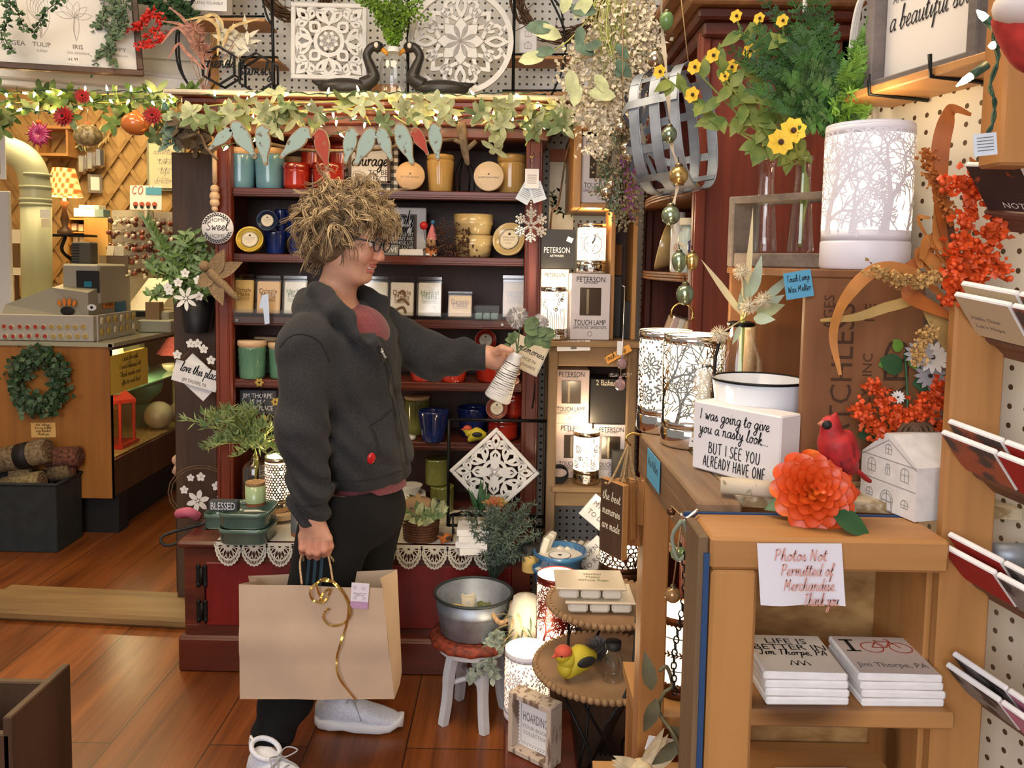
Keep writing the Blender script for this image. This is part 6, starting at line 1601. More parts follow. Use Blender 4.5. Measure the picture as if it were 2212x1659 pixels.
for k in range(46):
 e=Vc((q.x-.02+r1 .gauss(0,.1),q.y-.02-.1*r1 .random(),zt+r1 .uniform(.0,.19)));pts=Cm([(q.x,q.y,zt-.12),(q.x,q.y,zt+.02),Vc((q.x,q.y,zt)).lerp(e,.6)+Vc((0,0,.03)),e],3);b.tb(pts,.0012,LEAFS,3)
 for v_ in pts[4:]:
  for j in range(4):b.leaf(v_,(v_-Vc((q.x,q.y,zt-.05))).normalized()+Vc((r1 .gauss(0,.6),r1 .gauss(0,.5),r1 .gauss(0,.5))),(r1 .gauss(0,.5),-1,.3),r1 .uniform(.03,.05),.007,SPK,.15,.1,2)
b.bd('stems',t)
# ------------ pierced touch lamps
def TL_(name,label,pos,r,h,style,metal,baseh=.18,seed=1,rim=True,glow=None,ang0=-PI/2,tags=1,group=None,power=1.2):
 """Cylinder lamp: glowing liner inside a pierced metal sleeve, dish rim and base. pos is the bottom centre."""
 t=Th(name,label,'lamp',pos,0,group);x,y,z=pos;hb=h*baseh;hs=h-hb;r1=random.Random(seed);c=Matrix.Translation(Vc(pos))
 b=MB();b.pu(c);b.la([(r*.98,0),(r*1.03,.004),(r*1.03,hb*.9),(r,hb),(r*.97,hb)],metal,40);b.bd('base',t)
 b=MB();b.pu(c);b.la([(r*.985,hb),(r*.985,h-.003)],glow or SHADEGLOW,40,cap=(False,False));b.bd('liner',t)
 b=MB();b.pu(c);tw=2*PI*r
 for z0,z1 in((hb,hb+hs*.09),(h-hs*.09,h)):b.la([(r,z0),(r*1.012,z0),(r*1.012,z1),(r*.985,z1),(r*.985,z0)],metal,40,cap=(False,False))
 A=lambda u:ang0+u/r
 zb,zt=hb+hs*.06,h-hs*.06
 def W_(pts,w):b.wrap([(A(u),v)for u,v in pts],w,r,metal,.0012)
 if style=='tree':
  def branch(u,v,a,L,w,dep):
   pts=[(u,v)]
   for k in range(3):
    a+=r1 .gauss(0,.12);u+=math.cos(a)*L/3;v+=math.sin(a)*L/3
    if v>zt:v=zt
    pts.append((u,v))
   W_(pts,[max(r*.035,w*(1-.12*k))for k in range(4)])
   if dep and v<zt:
    for sg in(-1,1):branch(u,v,a+sg*r1 .uniform(.25,.6),L*r1 .uniform(.7,.9),w*.62,dep-1)
    if r1 .random()<.6:branch(pts[1][0],pts[1][1],a+r1 .choice((-1,1))*r1 .uniform(.6,1),L*.6,w*.5,dep-1)
  n=9
  for k in range(n):
   u=tw*(k-n/2+.5)/n;branch(u,zb,PI/2+r1 .gauss(0,.1),hs*(.3 if k%2==0 else.2),r*(.24 if k%2==0 else.15),5)
  for k in range(150):
   u,v=r1 .uniform(-tw/2,tw/2),r1 .uniform(zb,zt-hs*.06);a=PI/2+r1 .choice((-1,1))*r1 .uniform(.2,.9);L=hs*r1 .uniform(.08,.2);q=(u+math.cos(a)*L,min(zt,v+math.sin(a)*L));W_([(u,v),q],[r*.045,r*.03])
 elif style in('hex','dots'):
  s=r*.115;nu=int(tw/(s*1.9));
  for row in range(int(hs*.84/(s*1.62))):
   for k in range(nu):
    u=tw*(k+.5*(row%2))/nu;v=zb+s+row*s*1.62
    if style=='dots' and r1 .random()<.25:continue
    W_([(u+s*1.02*math.cos(PI/6+j*PI/3),v+s*1.02*math.sin(PI/6+j*PI/3))for j in range(7)],s*(.32 if style=='hex' else.75))
 elif style=='slits':
  n=int(tw/(r*.16))
  for k in range(n):u=tw*k/n;W_([(u,zb),(u+hs*.35,zb+hs*.44),(u,zt)],r*.085)
  for v in(.25,.5,.75):W_([(tw*j/40,zb+hs*.9*v)for j in range(41)],r*.04)
 elif style=='rain':
  for k in range(46):u=tw*k/46;W_([(u,zb),(u,zb+hs*r1 .uniform(.3,.5))],r*.05)
  for k in range(60):u,v=r1 .uniform(0,tw),r1 .uniform(zb+hs*.42,zt);W_([(u+r*.1*math.cos(j*PI/4),v+r*.1*math.sin(j*PI/4))for j in range(9)],r*.05)
 if style in('flower','hex','swirl','bird'):
  for(u0,v0,q)in(((0,.3,.5),(-.75,.62,.42),(.8,.66,.45),(.45,.16,.35),(-.95,.22,.38),(1.6,.35,.5),(-1.7,.5,.5))if style!='bird' else((0,.5,.55),)):
   u0*=r;v0=zb+hs*.86*v0;q*=r
   if style=='flower':
    for k in range(11):a=2*PI*k/11;W_([(u0+p_[0],v0+p_[1])for p_ in Pt(q*.2*math.cos(a),q*.2*math.sin(a),a,q*.8,q*.34)],r*.05)
   elif style=='swirl':
    W_([(u0+p_[0],v0+p_[1])for p_ in scroll(0,0,r1 .uniform(0,6),q*.75,1.8,r1 .choice((-1,1)),22)],r*.05)
   else:
    W_([(u0+q*1.15*math.cos(j*PI/12),v0+q*1.15*math.sin(j*PI/12))for j in range(25)],r*.05)
    for k in range(4):a=r1 .uniform(0,6.28);W_([(u0,v0-q*.9),(u0+q*.3*math.cos(a),v0),(u0+q*.8*math.cos(a),v0+q*.7*math.sin(a))],r*.05)
  if style=='flower':
   for k in range(700):u,v=r1 .uniform(-tw/2,tw/2),r1 .uniform(zb,zt);W_([(u,v),(u+r*.07,v)],r*.09)
  if style=='swirl':
   for k in range(60):u,v,q=r1 .uniform(-tw/2,tw/2),r1 .uniform(zb,zt),r1 .uniform(.08,.22)*r;W_([(u+p_[0],v+p_[1])for p_ in scroll(0,0,r1 .uniform(0,6),q,1.1,1,10)],r*.04)
  if style=='bird':
   s=r*.09
   for k in range(500):
    u,v=r1 .uniform(-tw/2,tw/2),r1 .uniform(zb,zt)
    if(u/r)**2+((v-zb-hs*.43)/r)**2>.4:W_([(u,v),(u+s*.6,v)],s*.6)
   W_([(-r*.05,zb+hs*.45),(r*.1,zb+hs*.55),(r*.18,zb+hs*.72)],[r*.1,r*.14,r*.02]);W_([(-r*.22,zb+hs*.52),(-r*.05,zb+hs*.5),(r*.1,zb+hs*.56)],r*.05)
 b.bd('pierced_sleeve',t)
 if rim:
  b=MB();b.pu(c);b.la([(r*.985,h-.001),(r*.95,h-.004),(r*.86,h-.016),(r*.55,h-.02),(0,h-.022)],mat('frosted_dish',(.9,.76,.55),.3,emit=.9,ecol=(1,.8,.5)),32);b.la([(r*.97,h-.004),(r*1.014,h-.002),(r*1.,h+.002)],metal,40,cap=(False,False));b.bd('dish',t)
 for k in range(tags):
  b=MB();b.pu(c);a=ang0-.1+.35*k;b.wrap([(a-.16,hb*.45),(a+.16,hb*.4)],hb*.5,r*1.03,PAPER,.001);b.wrap([(a-.1,hb*.5),(a+.1,hb*.47)],hb*.06,r*1.03,INK,.0016);b.bd('price_tag',t)
 lamp('touch_lamp_light','POINT',(x,y,z+h+r*.5),power*.35,(1.,.78,.48),r*.4)
 return t
GOLDM=mat('warm_chrome',(.62,.52,.4),.18,1.);REDM=mat('dark_red_metal',(.1,.008,.006),.3,.5);WHM=mat('white_metal',(.72,.7,.76),.45);BRZ=mat('bronze_metal',(.12,.05,.025),.35,.7)
q=Vc((Xp(603,1100,2.98),2.98,0));zs=Zp(603,1100,2.98);t=Th('slab_stand','wood slice on black hairpin legs under the dotted lamp','stand',(q.x,q.y,bzz))
b=MB();b.la([(.085,zs-.02),(.088,zs)],LWD,20,(q.x,q.y,0));b.bd('slab',t)
for a in(.4,2.5,4.6):b=MB();b.tb([(q.x+.06*math.cos(a-.3),q.y+.06*math.sin(a-.3),zs-.02),(q.x+.075*math.cos(a),q.y+.075*math.sin(a),bzz+.004),(q.x+.06*math.cos(a+.3),q.y+.06*math.sin(a+.3),zs-.02)],.003,BKM,6);b.bd('leg',t)
TL_('touch_lamp','silver dotted touch lamp glowing behind the hoodie sleeve',(q.x,q.y,zs+.001),pm(30,2.98),pm(118,2.98),'dots',GOLDM,.17,3,power=3)
q=at(903,1182,lz);t=Th('wicker_basket','round brown wicker basket of lambs ear leaves and a wrapped candle','basket',(q.x,q.y+.07,lz));WICK=mat('wicker',(.12,.045,.018),.6,var=.3,scale=60)
r=pm(38,q.y);y=q.y+.085;b=MB()
for k in range(8):b.tb([(q.x+(r*(.9+.012*k)+.004*(j%2))*math.cos(2*PI*j/36),y+(r*(.9+.012*k)+.004*(j%2))*math.sin(2*PI*j/36),lz+.006+.0095*k)for j in range(36)],.006,WICK,6,closed=True)
b.la([(r*.8,0),(r*.85,.004),(r*.9,.07)],WICK,24,(q.x,y,lz),cap=(True,False));b.bd('basket',t)
b=MB();r1=random.Random(4)
for k in range(90):a=r1 .uniform(0,6.28);o_=Vc((q.x+r*.85*math.cos(a),y+r*.85*math.sin(a),lz+.07+.03*r1 .random()));b.leaf(o_,(math.cos(a)+r1 .gauss(0,.5),math.sin(a)+r1 .gauss(0,.5),r1 .uniform(.1,1.3)),(math.cos(a),math.sin(a)-.6,.6),r1 .uniform(.035,.06),.024,LEAFP if k%3 else PALE,.4,.2,4,0)
b.bd('leaves',t)
t=Th('wrapped_candle','short kraft-wrapped candle in the wicker basket','candle',(q.x-.01,y,lz+.06));b=MB();b.la([(.045,0),(.047,.07),(.04,.075),(.01,.08),(.006,.095),(0,.096)],mat('kraft_wrap',(.5,.33,.18),.7,var=.1,scale=20),24,(q.x-.01,y,lz+.065));b.pu(Fc((q.x-.01,y-.048,lz+.11)));b.text('CEDAR',.018,INK,.0,-.012);b.disc(.006,INK,.0005,(-.018,.012),8);b.rect(.018,-.02,.034,.008,LEAFD,.0006);b.bd('jar',t)
q2=at(955,1182,lz);PB('bird_figurine','small orange bluebird figurine on the lace beside the wicker basket',(q2 .x,q2 .y+.03,lz),.062,mat('rust_breast',(.55,.16,.03),.7),mat('dark_brown_wing',(.08,.05,.03),.7),mat('dark_brown_wing'),ORANGE,yaw=.6)
q=P(886,1075,3.);b=MB();b.la([(.035,bzz),(.06,bzz+.05),(.055,bzz+.1),(.03,q.z),(.03,q.z+.02),(.045,q.z+.045),(.038,q.z+.045)],mat('porcelain',(.75,.74,.7),.2,coat=.5),28,(q.x,3.02,0));Sg('white_pitcher',b,'white porcelain pitcher beside the woman\'s hip','pitcher')
q=P(925,1092,2.9);t=Th('spice_sign','dark blue card reading Basic Spice standing behind the basket','card',(q.x,2.9,bzz));w=pm(52,2.9);b=MB();b.pu(Fc((q.x,2.9,q.z))@Matrix.Rotation(-.15,4,'Z'));b.box((0,0,-.002),(w,.05,.003),mat('navy_card',(.012,.02,.11),.5));b.text('Basic Spices',.028,PAPER,.005,.004,.0005,wmax=w*.85)
for k in range(4):b.disc(.0025,ORANGE,.0006,(-.02+.015*k,-.017),6)
b.bd('card',t);b=MB();b.box((q.x,2.904,(bzz+q.z-.025)/2),(.01,.003,q.z-.025-bzz),PAPER);b.bd('stick',t)
for k,(x0,x1,y0,y1,d,lb,ww)in enumerate(((918,970,1010,1052,3.14,'upper ribbed olive candle in a clear sleeve, bench back',1),(926,984,1056,1112,3.12,'lower ribbed olive candle with greenish wax, bench back',0))):
 zz=bzz if k else bzz+pm(58,3.12);h=pm(56,3.12);b=MB();c0=Xp((x0+x1)/2,1060,d);r=pm(27,d)
 b.la([(r*(.95+.04*(j%2)),h*j/14)for j in range(15)]+[(r*.9,h),(0,h)],OLIVEG,28,(c0,d,zz));Sg('ribbed_candle',b,lb,'candle','ribbed olive candles')
q0,q1=at(968,1135),at(1192,1150);d=2.92;t=Th('iron_easel','square black iron easel frame standing on the bench around the white diamond','frame stand',(Xp(1075,1100,d),d,bzz))
zt0,zt1=Zp(970,906,d),Zp(1180,934,d);xa,xb=Xp(969,1000,d),Xp(1180,1000,d)
b=MB();b.tb([(xa,d,bzz+.006),(xa,d,zt0)],.006,BKM,8);b.bd('upright',t);b=MB();b.tb([(xb,d,bzz+.006),(xb,d,zt0)],.006,BKM,8);b.bd('upright',t);b=MB();b.tb([(xa,d,zt0),(xb,d,zt0)],.006,BKM,8);b.bd('top_bar',t)
b=MB();b.tb([(xa,d,bzz+.0062),(xb,d,bzz+.0062)],.006,BKM,8);b.tb([(xa,d,bzz+.0062),(xa,d+.12,bzz+.0062),(xb,d+.12,bzz+.0062),(xb,d,bzz+.0062)],.006,BKM,8);b.bd('foot_frame',t)
c=P(1068,1020,d-.02);S=pm(140,d);b=MB();b.pu(Fc((c.x,d-.01,c.z),.05)@Matrix.Rotation(PI/4-.03,4,'Z'));fret_square(b,S,.012,CARVED,GROOVE)
for k in range(4):
 for sg in(-.25,0,.25):a=k*PI/2+PI/4+sg;b.plate(Pt(S*.04*math.cos(a),S*.04*math.sin(a),a,S*.26,S*.07),.013+.002*abs(sg),CARVED)
Sg('carved_diamond',b,'white carved fretwork square set as a diamond in the iron frame','wall panel')
q=at(1068,1165,bzz);d=2.82;t=Th('vase_rack','black wire rack holding five little ribbed glass bulb vases','vase rack',(Xp(1068,1150,d),d,bzz));zr=Zp(1068,1110,d)
xs=[Xp(x,1120,d)for x in(1003,1034,1068,1100,1132)]
b=MB()
for x in xs:b.tb([(x+.02*math.cos(k*PI/6),d+.02*math.sin(k*PI/6),zr)for k in range(12)],.0035,BKM,6,closed=True)
for k in range(4):b.tb([(xs[k]+.02,d,zr),(xs[k+1]-.02,d,zr)],.0035,BKM,6)
for x,s in((xs[0]-.02,-1),(xs[-1]+.02,1)):b.tb([(x,d,zr),(x+s*.02,d,zr),(x+s*.02,d,bzz+.005),(x+s*.02,d-.06,bzz+.005),(x+s*.02,d+.06,bzz+.005)],.0035,BKM,6)
b.bd('wire',t)
for k,x in enumerate(xs):
 b=MB();b.la([(.012,bzz+.03),(.026,bzz+.045),(.03,bzz+.065),(.018,zr-.01),(.014,zr+.006),(.019,zr+.02),(.016,zr+.02)],CLEAR,40,(x,d,0),wav=lambda a,z:.05*math.cos(14*a)if z<zr else 0,cap=(True,False));b.bd('bulb_vase',t)
SUC=mat('succulent_green',(.04,.12,.04),.5,var=.4,scale=40);SUY=mat('succulent_yellow',(.5,.4,.06),.5,col2=(.55,.16,.08),scale=14)
b=MB();x=xs[1];r1=random.Random(8)
for k in range(9):a=r1 .uniform(0,6.28);e=Vc((x+.04*math.cos(a),d-.02+.02*math.sin(a),zr+r1 .uniform(.06,.13)));o_=Vc((x,d,zr));b.tb([o_,o_.lerp(e,.4),e],[.007,.009,.001],SUC,6)
Sg('spiky_succulent',b,'dark green spiky aloe stem in the second bulb vase','plant')
b=MB();x=xs[2]
for ring in range(4):
 for k in range(8):a=2*PI*k/8+ring*.4;e_=.25+.32*ring;o_=Vc((x,d-.005,zr+.035));dv=Vc((math.cos(a)*math.cos(e_),math.sin(a)*math.cos(e_)-.25,math.sin(e_)));b.tb([o_,o_+dv*(.028-.003*ring),o_+dv*(.05-.007*ring)],[.005,.009,.001],SUY,6)
b.tb([(x,d,zr-.03),(x,d,zr+.035)],.003,SUC,5);Sg('rosette_succulent',b,'yellow and coral rosette succulent in the middle bulb vase','plant')
q=at(1012,1205,lz);r1=random.Random(3);hbx=.0205
for k in range(4):
 w=pm(72,q.y);b=MB();b.pu(rotz((.2,-.1,.12,0)[k],(q.x+.012,q.y+.075,lz+hbx*k+.0105+.0005*k)));b.box((0,0,0),(w,.1,hbx),WHITE,.001)
 if k==3:b.pu(Matrix.Translation((0,0,hbx/2+.0004)));b.text('CHOOSE JOY',.012,INK);b.pop()
 Sg('white_gift_box',b,('bottom','second','third','top')[k]+' flat white box of the stack on the bench lace'+(' with faint lettering' if k==3 else ''),'box','white boxes stacked on the bench')
# ------------ the shopper: distance fields turned into continuous surfaces
class Field:
 def __init__(s,lo,hi,h):
  s.lo,s.h=np.array(lo,float),h
  s.n=np.ceil((np.array(hi)-s.lo)/h).astype(int)+1
  s.f=np.full(s.n,1.,np.float32)
 def region(s,lo,hi):
  a=np.clip(np.floor((np.array(lo)-s.lo)/s.h).astype(int),0,s.n);b=np.clip(np.ceil((np.array(hi)-s.lo)/s.h).astype(int)+1,0,s.n)
  sl=tuple(slice(i,j)for i,j in zip(a,b))
  ax=[(np.arange(i,j)*s.h+o).astype(np.float32)for i,j,o in zip(a,b,s.lo)]
  return sl,np.meshgrid(*ax,indexing='ij',sparse=True)
 def mix(s,sl,d,k,sub=False):
  a=s.f[sl]
  if a.size==0:return
  if sub:a,d=-a,d
  if k>0:
   t=np.clip(.5+.5*(d-a)/k,0,1);r=d*(1-t)+a*t-k*t*(1-t)
  else:r=np.minimum(a,d)
  s.f[sl]=-r if sub else r
 def cone(s,a,b,ra,rb,k=.02,sub=False):
  a,b=np.array(a,np.float32),np.array(b,np.float32);m=max(ra,rb)+k+3*s.h
  sl,(X,Y,Z)=s.region(np.minimum(a,b)-m,np.maximum(a,b)+m)
  ab=b-a;L2=float(ab@ab)or 1e-9
  t=np.clip(((X-a[0])*ab[0]+(Y-a[1])*ab[1]+(Z-a[2])*ab[2])/L2,0,1)
  d=np.sqrt((X-a[0]-t*ab[0])**2+(Y-a[1]-t*ab[1])**2+(Z-a[2]-t*ab[2])**2)-(ra+(rb-ra)*t)
  s.mix(sl,d,k,sub);return s
 def chain(s,pts,rs,k=.02):
  for i in range(len(pts)-1):s.cone(pts[i],pts[i+1],rs[i],rs[i+1],k)
  return s
 def ell(s,c,r,R=None,k=.02,sub=False):
  c=np.array(c,np.float32);m=max(r)+k+3*s.h
  sl,(X,Y,Z)=s.region(c-m,c+m)
  X,Y,Z=X-c[0],Y-c[1],Z-c[2]
  if R is not None:X,Y,Z=[R[i][0]*X+R[i][1]*Y+R[i][2]*Z for i in range(3)]
  k0=np.sqrt((X/r[0])**2+(Y/r[1])**2+(Z/r[2])**2);k1=np.sqrt((X/r[0]**2)**2+(Y/r[1]**2)**2+(Z/r[2]**2)**2)+1e-9
  s.mix(sl,k0*(k0-1)/k1,k,sub);return s
 def folds(s,fn):
  ax=[(np.arange(m)*s.h+o).astype(np.float32)for m,o in zip(s.n,s.lo)];X,Y,Z=np.meshgrid(*ax,indexing='ij',sparse=True)
  s.f+=fn(X,Y,Z).astype(np.float32);return s
 def surface(s):
  f=s.f;ins=f<0;n=s.n
  c=np.zeros(n-1,np.int8)
  for i in(0,1):
   for j in(0,1):
    for k in(0,1):c+=ins[i:n[0]-1+i,j:n[1]-1+j,k:n[2]-1+k]
  act=np.argwhere((c>0)&(c<8));idx=np.full(n-1,-1,np.int32);idx[tuple(act.T)]=np.arange(len(act))
  acc=np.zeros((len(act),3));cnt=np.zeros((len(act),1))
  cor=[(i,j,k)for i in(0,1)for j in(0,1)for k in(0,1)];val={q:f[tuple((act+q).T)].astype(float)for q in cor}
  for q in cor:
   for ax in range(3):
    if q[ax]==0:
     r=list(q);r[ax]=1;r=tuple(r);a,b=val[q],val[r];m=(a<0)!=(b<0);t=np.where(m,a/np.where(m,a-b,1),0)
     p=np.tile(np.array(q,float),(len(act),1));p[:,ax]+=t;acc[m]+=p[m];cnt[m]+=1
  v=(act+acc/cnt)*s.h+s.lo;F=[]
  for ax in range(3):
   u,w=(ax+1)%3,(ax+2)%3
   A=[slice(None)]*3;B=[slice(None)]*3;A[ax]=slice(0,n[ax]-1);B[ax]=slice(1,n[ax]);x=ins[tuple(A)]!=ins[tuple(B)]
   e=np.argwhere(x);e=e[(e[:,u]>0)&(e[:,w]>0)&(e[:,u]<n[u]-1)&(e[:,w]<n[w]-1)]
   q=[]
   for du,dw in((1,1),(0,1),(0,0),(1,0)):g=e.copy();g[:,u]-=du;g[:,w]-=dw;q.append(idx[tuple(g.T)])
   q=np.stack(q,1);fl=~ins[tuple(e.T)];q[fl]=q[fl][:,::-1];F.append(q)
  return v,np.concatenate(F)
def surf_obj(name,fld,mt,parent,paint=None):
 v,F=fld.surface();W_=np.array(WORLD[parent.name].inverted());v2=v@W_[:3,:3].T+W_[:3,3]
 me=bpy.data.meshes.new(name);me.from_pydata(v2 .tolist(),[],F.tolist());me.polygons.foreach_set('use_smooth',[True]*len(F))
 mts=mt if isinstance(mt,list)else[mt]
 for m_ in mts:me.materials.append(m_)
 if paint is not None:me.polygons.foreach_set('material_index',paint(v[F].mean(axis=1)).astype(int).tolist())
 me.update();o=bpy.data.objects.new(name,me);COL.objects.link(o);o.parent=parent;WORLD[o.name]=WORLD[parent.name].copy()
 return o,v,F
V=lambda p:np.array((p[0],p[1],p[2]))
SKIN=mat('skin',(.62,.33,.22),.5,var=.1,scale=25,sub=.12);LIP=mat('lips',(.5,.16,.13),.4,sub=.1);BLUSH=mat('flushed_skin',(.64,.29,.2),.5,sub=.12)
HOODIE=mat('charcoal_fleece',(.027,.028,.031),.95,var=.35,scale=260,bump=.15,sheen=.06);MAROON=mat('maroon_cotton',(.2,.05,.06),.9,var=.15,scale=120,sheen=.2);PANTS=mat('black_knit',(.004,.004,.0045),1.)
SHOEW=mat('white_knit',(.72,.75,.84),.75,var=.12,scale=160,bump=.2);SOLE=mat('white_foam',(.8,.79,.8),.5);LACE_=mat('grey_lace',(.4,.4,.42),.8)
WOMAN=Th('person','person in charcoal zip hoodie and glasses holding a kraft bag and striped vase','person',(P(740,1500,2.4).x,2.4,0))
HC=V(P(751,512,2.4));yaw,tl=math.radians(-14),math.radians(13)
f_=np.array((math.cos(yaw)*math.cos(tl),math.sin(yaw)*math.cos(tl),-math.sin(tl)));s_=np.array((-math.sin(yaw),math.cos(yaw),0));u_=np.cross(f_,s_)
if u_[2]<0:u_=-u_
RH=[f_,s_,u_]
def H(f,u,s=.0):return HC+f_*f+u_*u+s_*s
B=Field((P(560,0,2.3).x-.1,2.02,-.02),(P(1140,700,2.5).x+.04,2.78,Zp(750,400,2.4)+.03),.0032)
B.ell(H(-.012,.035),(.098,.079,.092),RH,.02).ell(H(.03,-.035),(.066,.06,.085),RH,.03).cone(H(.06,-.085),H(.082,-.1),.03,.017,.03)
B.ell(H(.072,.025),(.022,.05,.018),RH,.025).cone(H(.094,.008),H(.113,-.03),.008,.0115,.018)
for sg in(-1,1):
 B.ell(H(.066,-.036,sg*.037),(.032,.026,.026),RH,.025);B.ell(H(.112,-.038,sg*.009),(.011,.008,.008),RH,.01);B.ell(H(-.008,-.012,sg*.078),(.017,.008,.031),RH,.01)
 B.ell(H(.094,.004,sg*.032),(.016,.017,.011),RH,.012,True);B.ell(H(.08,.003,sg*.032),(.014,.015,.013),RH,.006)
 B.cone(H(-.01,-.06,sg*.05),H(.06,-.1,sg*.02),.022,.018,.03)
B.ell(H(.093,-.064),(.013,.024,.0065),RH,.008).ell(H(.091,-.079),(.012,.021,.0065),RH,.008).cone(H(.1,-.0715,-.024),H(.1,-.0715,.024),.002,.002,.003,True)
C7,CH,PEL=V(P(702,675,2.42)),V(P(752,810,2.42)),V(P(778,1085,2.42))
B.chain([V(P(738,590,2.41)),V(P(722,645,2.42)),C7+(.03,0,-.03)],[.055,.054,.066],.03).ell(CH,(.115,.15,.2),None,.05).ell(PEL,(.11,.14,.12),None,.05).cone(CH,PEL,.1,.095,.04)
nS,nE,nW=V(P(664,745,2.25)),V(P(652,930,2.2)),V(P(674,1122,2.2));fS,fE,fW=V(P(815,715,2.56)),V(P(938,772,2.52)),V(P(1052,770,2.5))
B.chain([nS,nE,nW],[.055,.042,.03],.03).chain([fS,fE,fW],[.055,.042,.03],.03).cone(C7,nS,.06,.055,.04).cone(C7,fS,.06,.055,.04)
d0=2.195
def finger(pts,rs):B.chain([V(P(*p))for p in pts],rs,.004)
for i in range(4):
 x=653+15.6*i;K=(x,1160-(3,6,6,2)[i],d0-.004*(1,2,2,1)[i]);B.cone(nW,V(P(*K)),.026,.0115,.018)
 dn=(1184,1192,1194,1188)[i];finger([K,(x,dn,d0-.012),(x+1,dn+9,d0+.016),(x+1,dn-8,d0+.036)],[.0115,.0102,.0095,.008])
finger([(694,1136,d0+.0),(709,1163,d0-.004),(713,1180,d0+.004),(710,1194,d0+.012)],[.016,.0115,.0105,.008])
VD=2.475
B.ell(V(P(1073,778,2.5)),(.028,.022,.03),None,.02).cone(fW,V(P(1076,776,2.505)),.029,.024,.02)
finger([(1064,764,2.485),(1084,752,2.452),(1104,757,2.442)],[.016,.0115,.0085])
for i in range(4):
 y=762+18*i;finger([(1078,770+9*i,2.512),(1102-2*i,y+4,2.525),(1121-2*i,y+6,2.504),(1118-3*i,y+10,2.47)],[.0125,.0105,.0095,.0082])
nL=[V(P(738,1100,2.34)),V(P(668,1355,2.27)),V(P(592,1590,2.2))];fL=[V(P(798,1100,2.5)),V(P(768,1330,2.52)),V(P(716,1512,2.53))]
B.chain(nL,[.07,.055,.036],.03).chain(fL,[.07,.055,.036],.03)
nHeel,fHeel=V(PZ(545,1690,.0)),V(PZ(684,1566,.0))
nDir,fDir=np.array((.86,-.5,0)),np.array((.995,-.05,0))
B.chain([nL[2],nHeel+nDir*.06+(0,0,.05),nHeel+nDir*.2+(0,0,.04)],[.034,.024,.012],.02).chain([fL[2],fHeel+fDir*.06+(0,0,.05),fHeel+fDir*.2+(0,0,.04)],[.034,.024,.012],.02)
def face_paint(c):
 q=c-HC;lf,ls,lu=q@f_,q@s_,q@u_;m_=np.zeros(len(c))
 m_[(lf>.05)&(((ls/.05)**2+((lu+.035)/.03)**2)<1)]=2
 m_[(lf>.088)&(abs(ls)<.024)&(lu<-.056)&(lu>-.086)]=1
 m_[(c[:,2]<1.)|(c[:,0]>HC[0]+.25)]=0
 hand=(c[:,2]<.85)&(c[:,2]>.55);m_[hand&(c[:,2]<Zp(680,1162,2.2))]=2
 return m_
surf_obj('body',B,[SKIN,LIP,BLUSH],WOMAN,face_paint);del B
b=MB()
for sg in(-1,1):b.ball(H(.0865,.003,sg*.032),.0115,mat('eye_white',(.8,.78,.75),.2),12,8);b.ball(H(.0965,.001,sg*.032-.001),(.003,.004,.004),mat('iris',(.06,.04,.03),.2),8,6)
b.bd('eyes',WOMAN)
b=MB();b.tb([H(.0985-.0012*abs(k),-.071+.0022*abs(k)/3,.0075*k)for k in range(-3,4)],.0026,mat('teeth',(.8,.76,.68),.3),6);b.bd('teeth',WOMAN)
BROW=mat('brow_hair',(.2,.13,.07),.8);b=MB()
for sg in(-1,1):b.tb([H(.0935,.026,sg*.014),H(.0925,.031,sg*.032),H(.076,.025,sg*.052)],[.003,.0028,.001],BROW,6)
b.bd('eyebrows',WOMAN)
b=MB();FRM=mat('navy_glasses',(.012,.018,.035),.25)
for sg in(-1,1):
 b.tb([H(.112-.012*math.cos(a)**2*0,.002+.019*math.sin(a),sg*.034+.025*math.cos(a))for a in[k*PI/12 for k in range(24)]],.0022,FRM,6,closed=True)
 b.tb([H(.112,.008,sg*.058),H(.1,.01,sg*.07),H(.02,.008,sg*.081),H(-.015,-.004,sg*.084)],.0026,FRM,6)
b.tb([H(.113,.004,-.009),H(.116,.007,0),H(.113,.004,.009)],.0022,FRM,6)
o=b.bd('glasses',WOMAN);b=MB()
for sg in(-1,1):b.raw([H(.112,.002+.018*math.sin(a),sg*.034+.024*math.cos(a))for a in[k*PI/10 for k in range(20)]],[tuple(range(20))],CLEAR)
b.bd('lenses',o)
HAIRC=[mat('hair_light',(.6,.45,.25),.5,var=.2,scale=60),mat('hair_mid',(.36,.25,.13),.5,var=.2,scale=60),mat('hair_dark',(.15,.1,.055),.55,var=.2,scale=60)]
A=Field(HC-.22,HC+.22,.005);A.ell(H(-.018,.042),(.112,.094,.103),RH,.02).ell(H(-.058,-.03),(.07,.08,.075),RH,.03).ell(H(-.02,-.02,-.07),(.045,.022,.06),RH,.03).ell(H(-.02,-.02,.07),(.045,.022,.06),RH,.03)
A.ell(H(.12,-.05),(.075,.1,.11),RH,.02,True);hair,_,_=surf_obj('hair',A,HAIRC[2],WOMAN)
b=MB();r1=random.Random(77);n=0
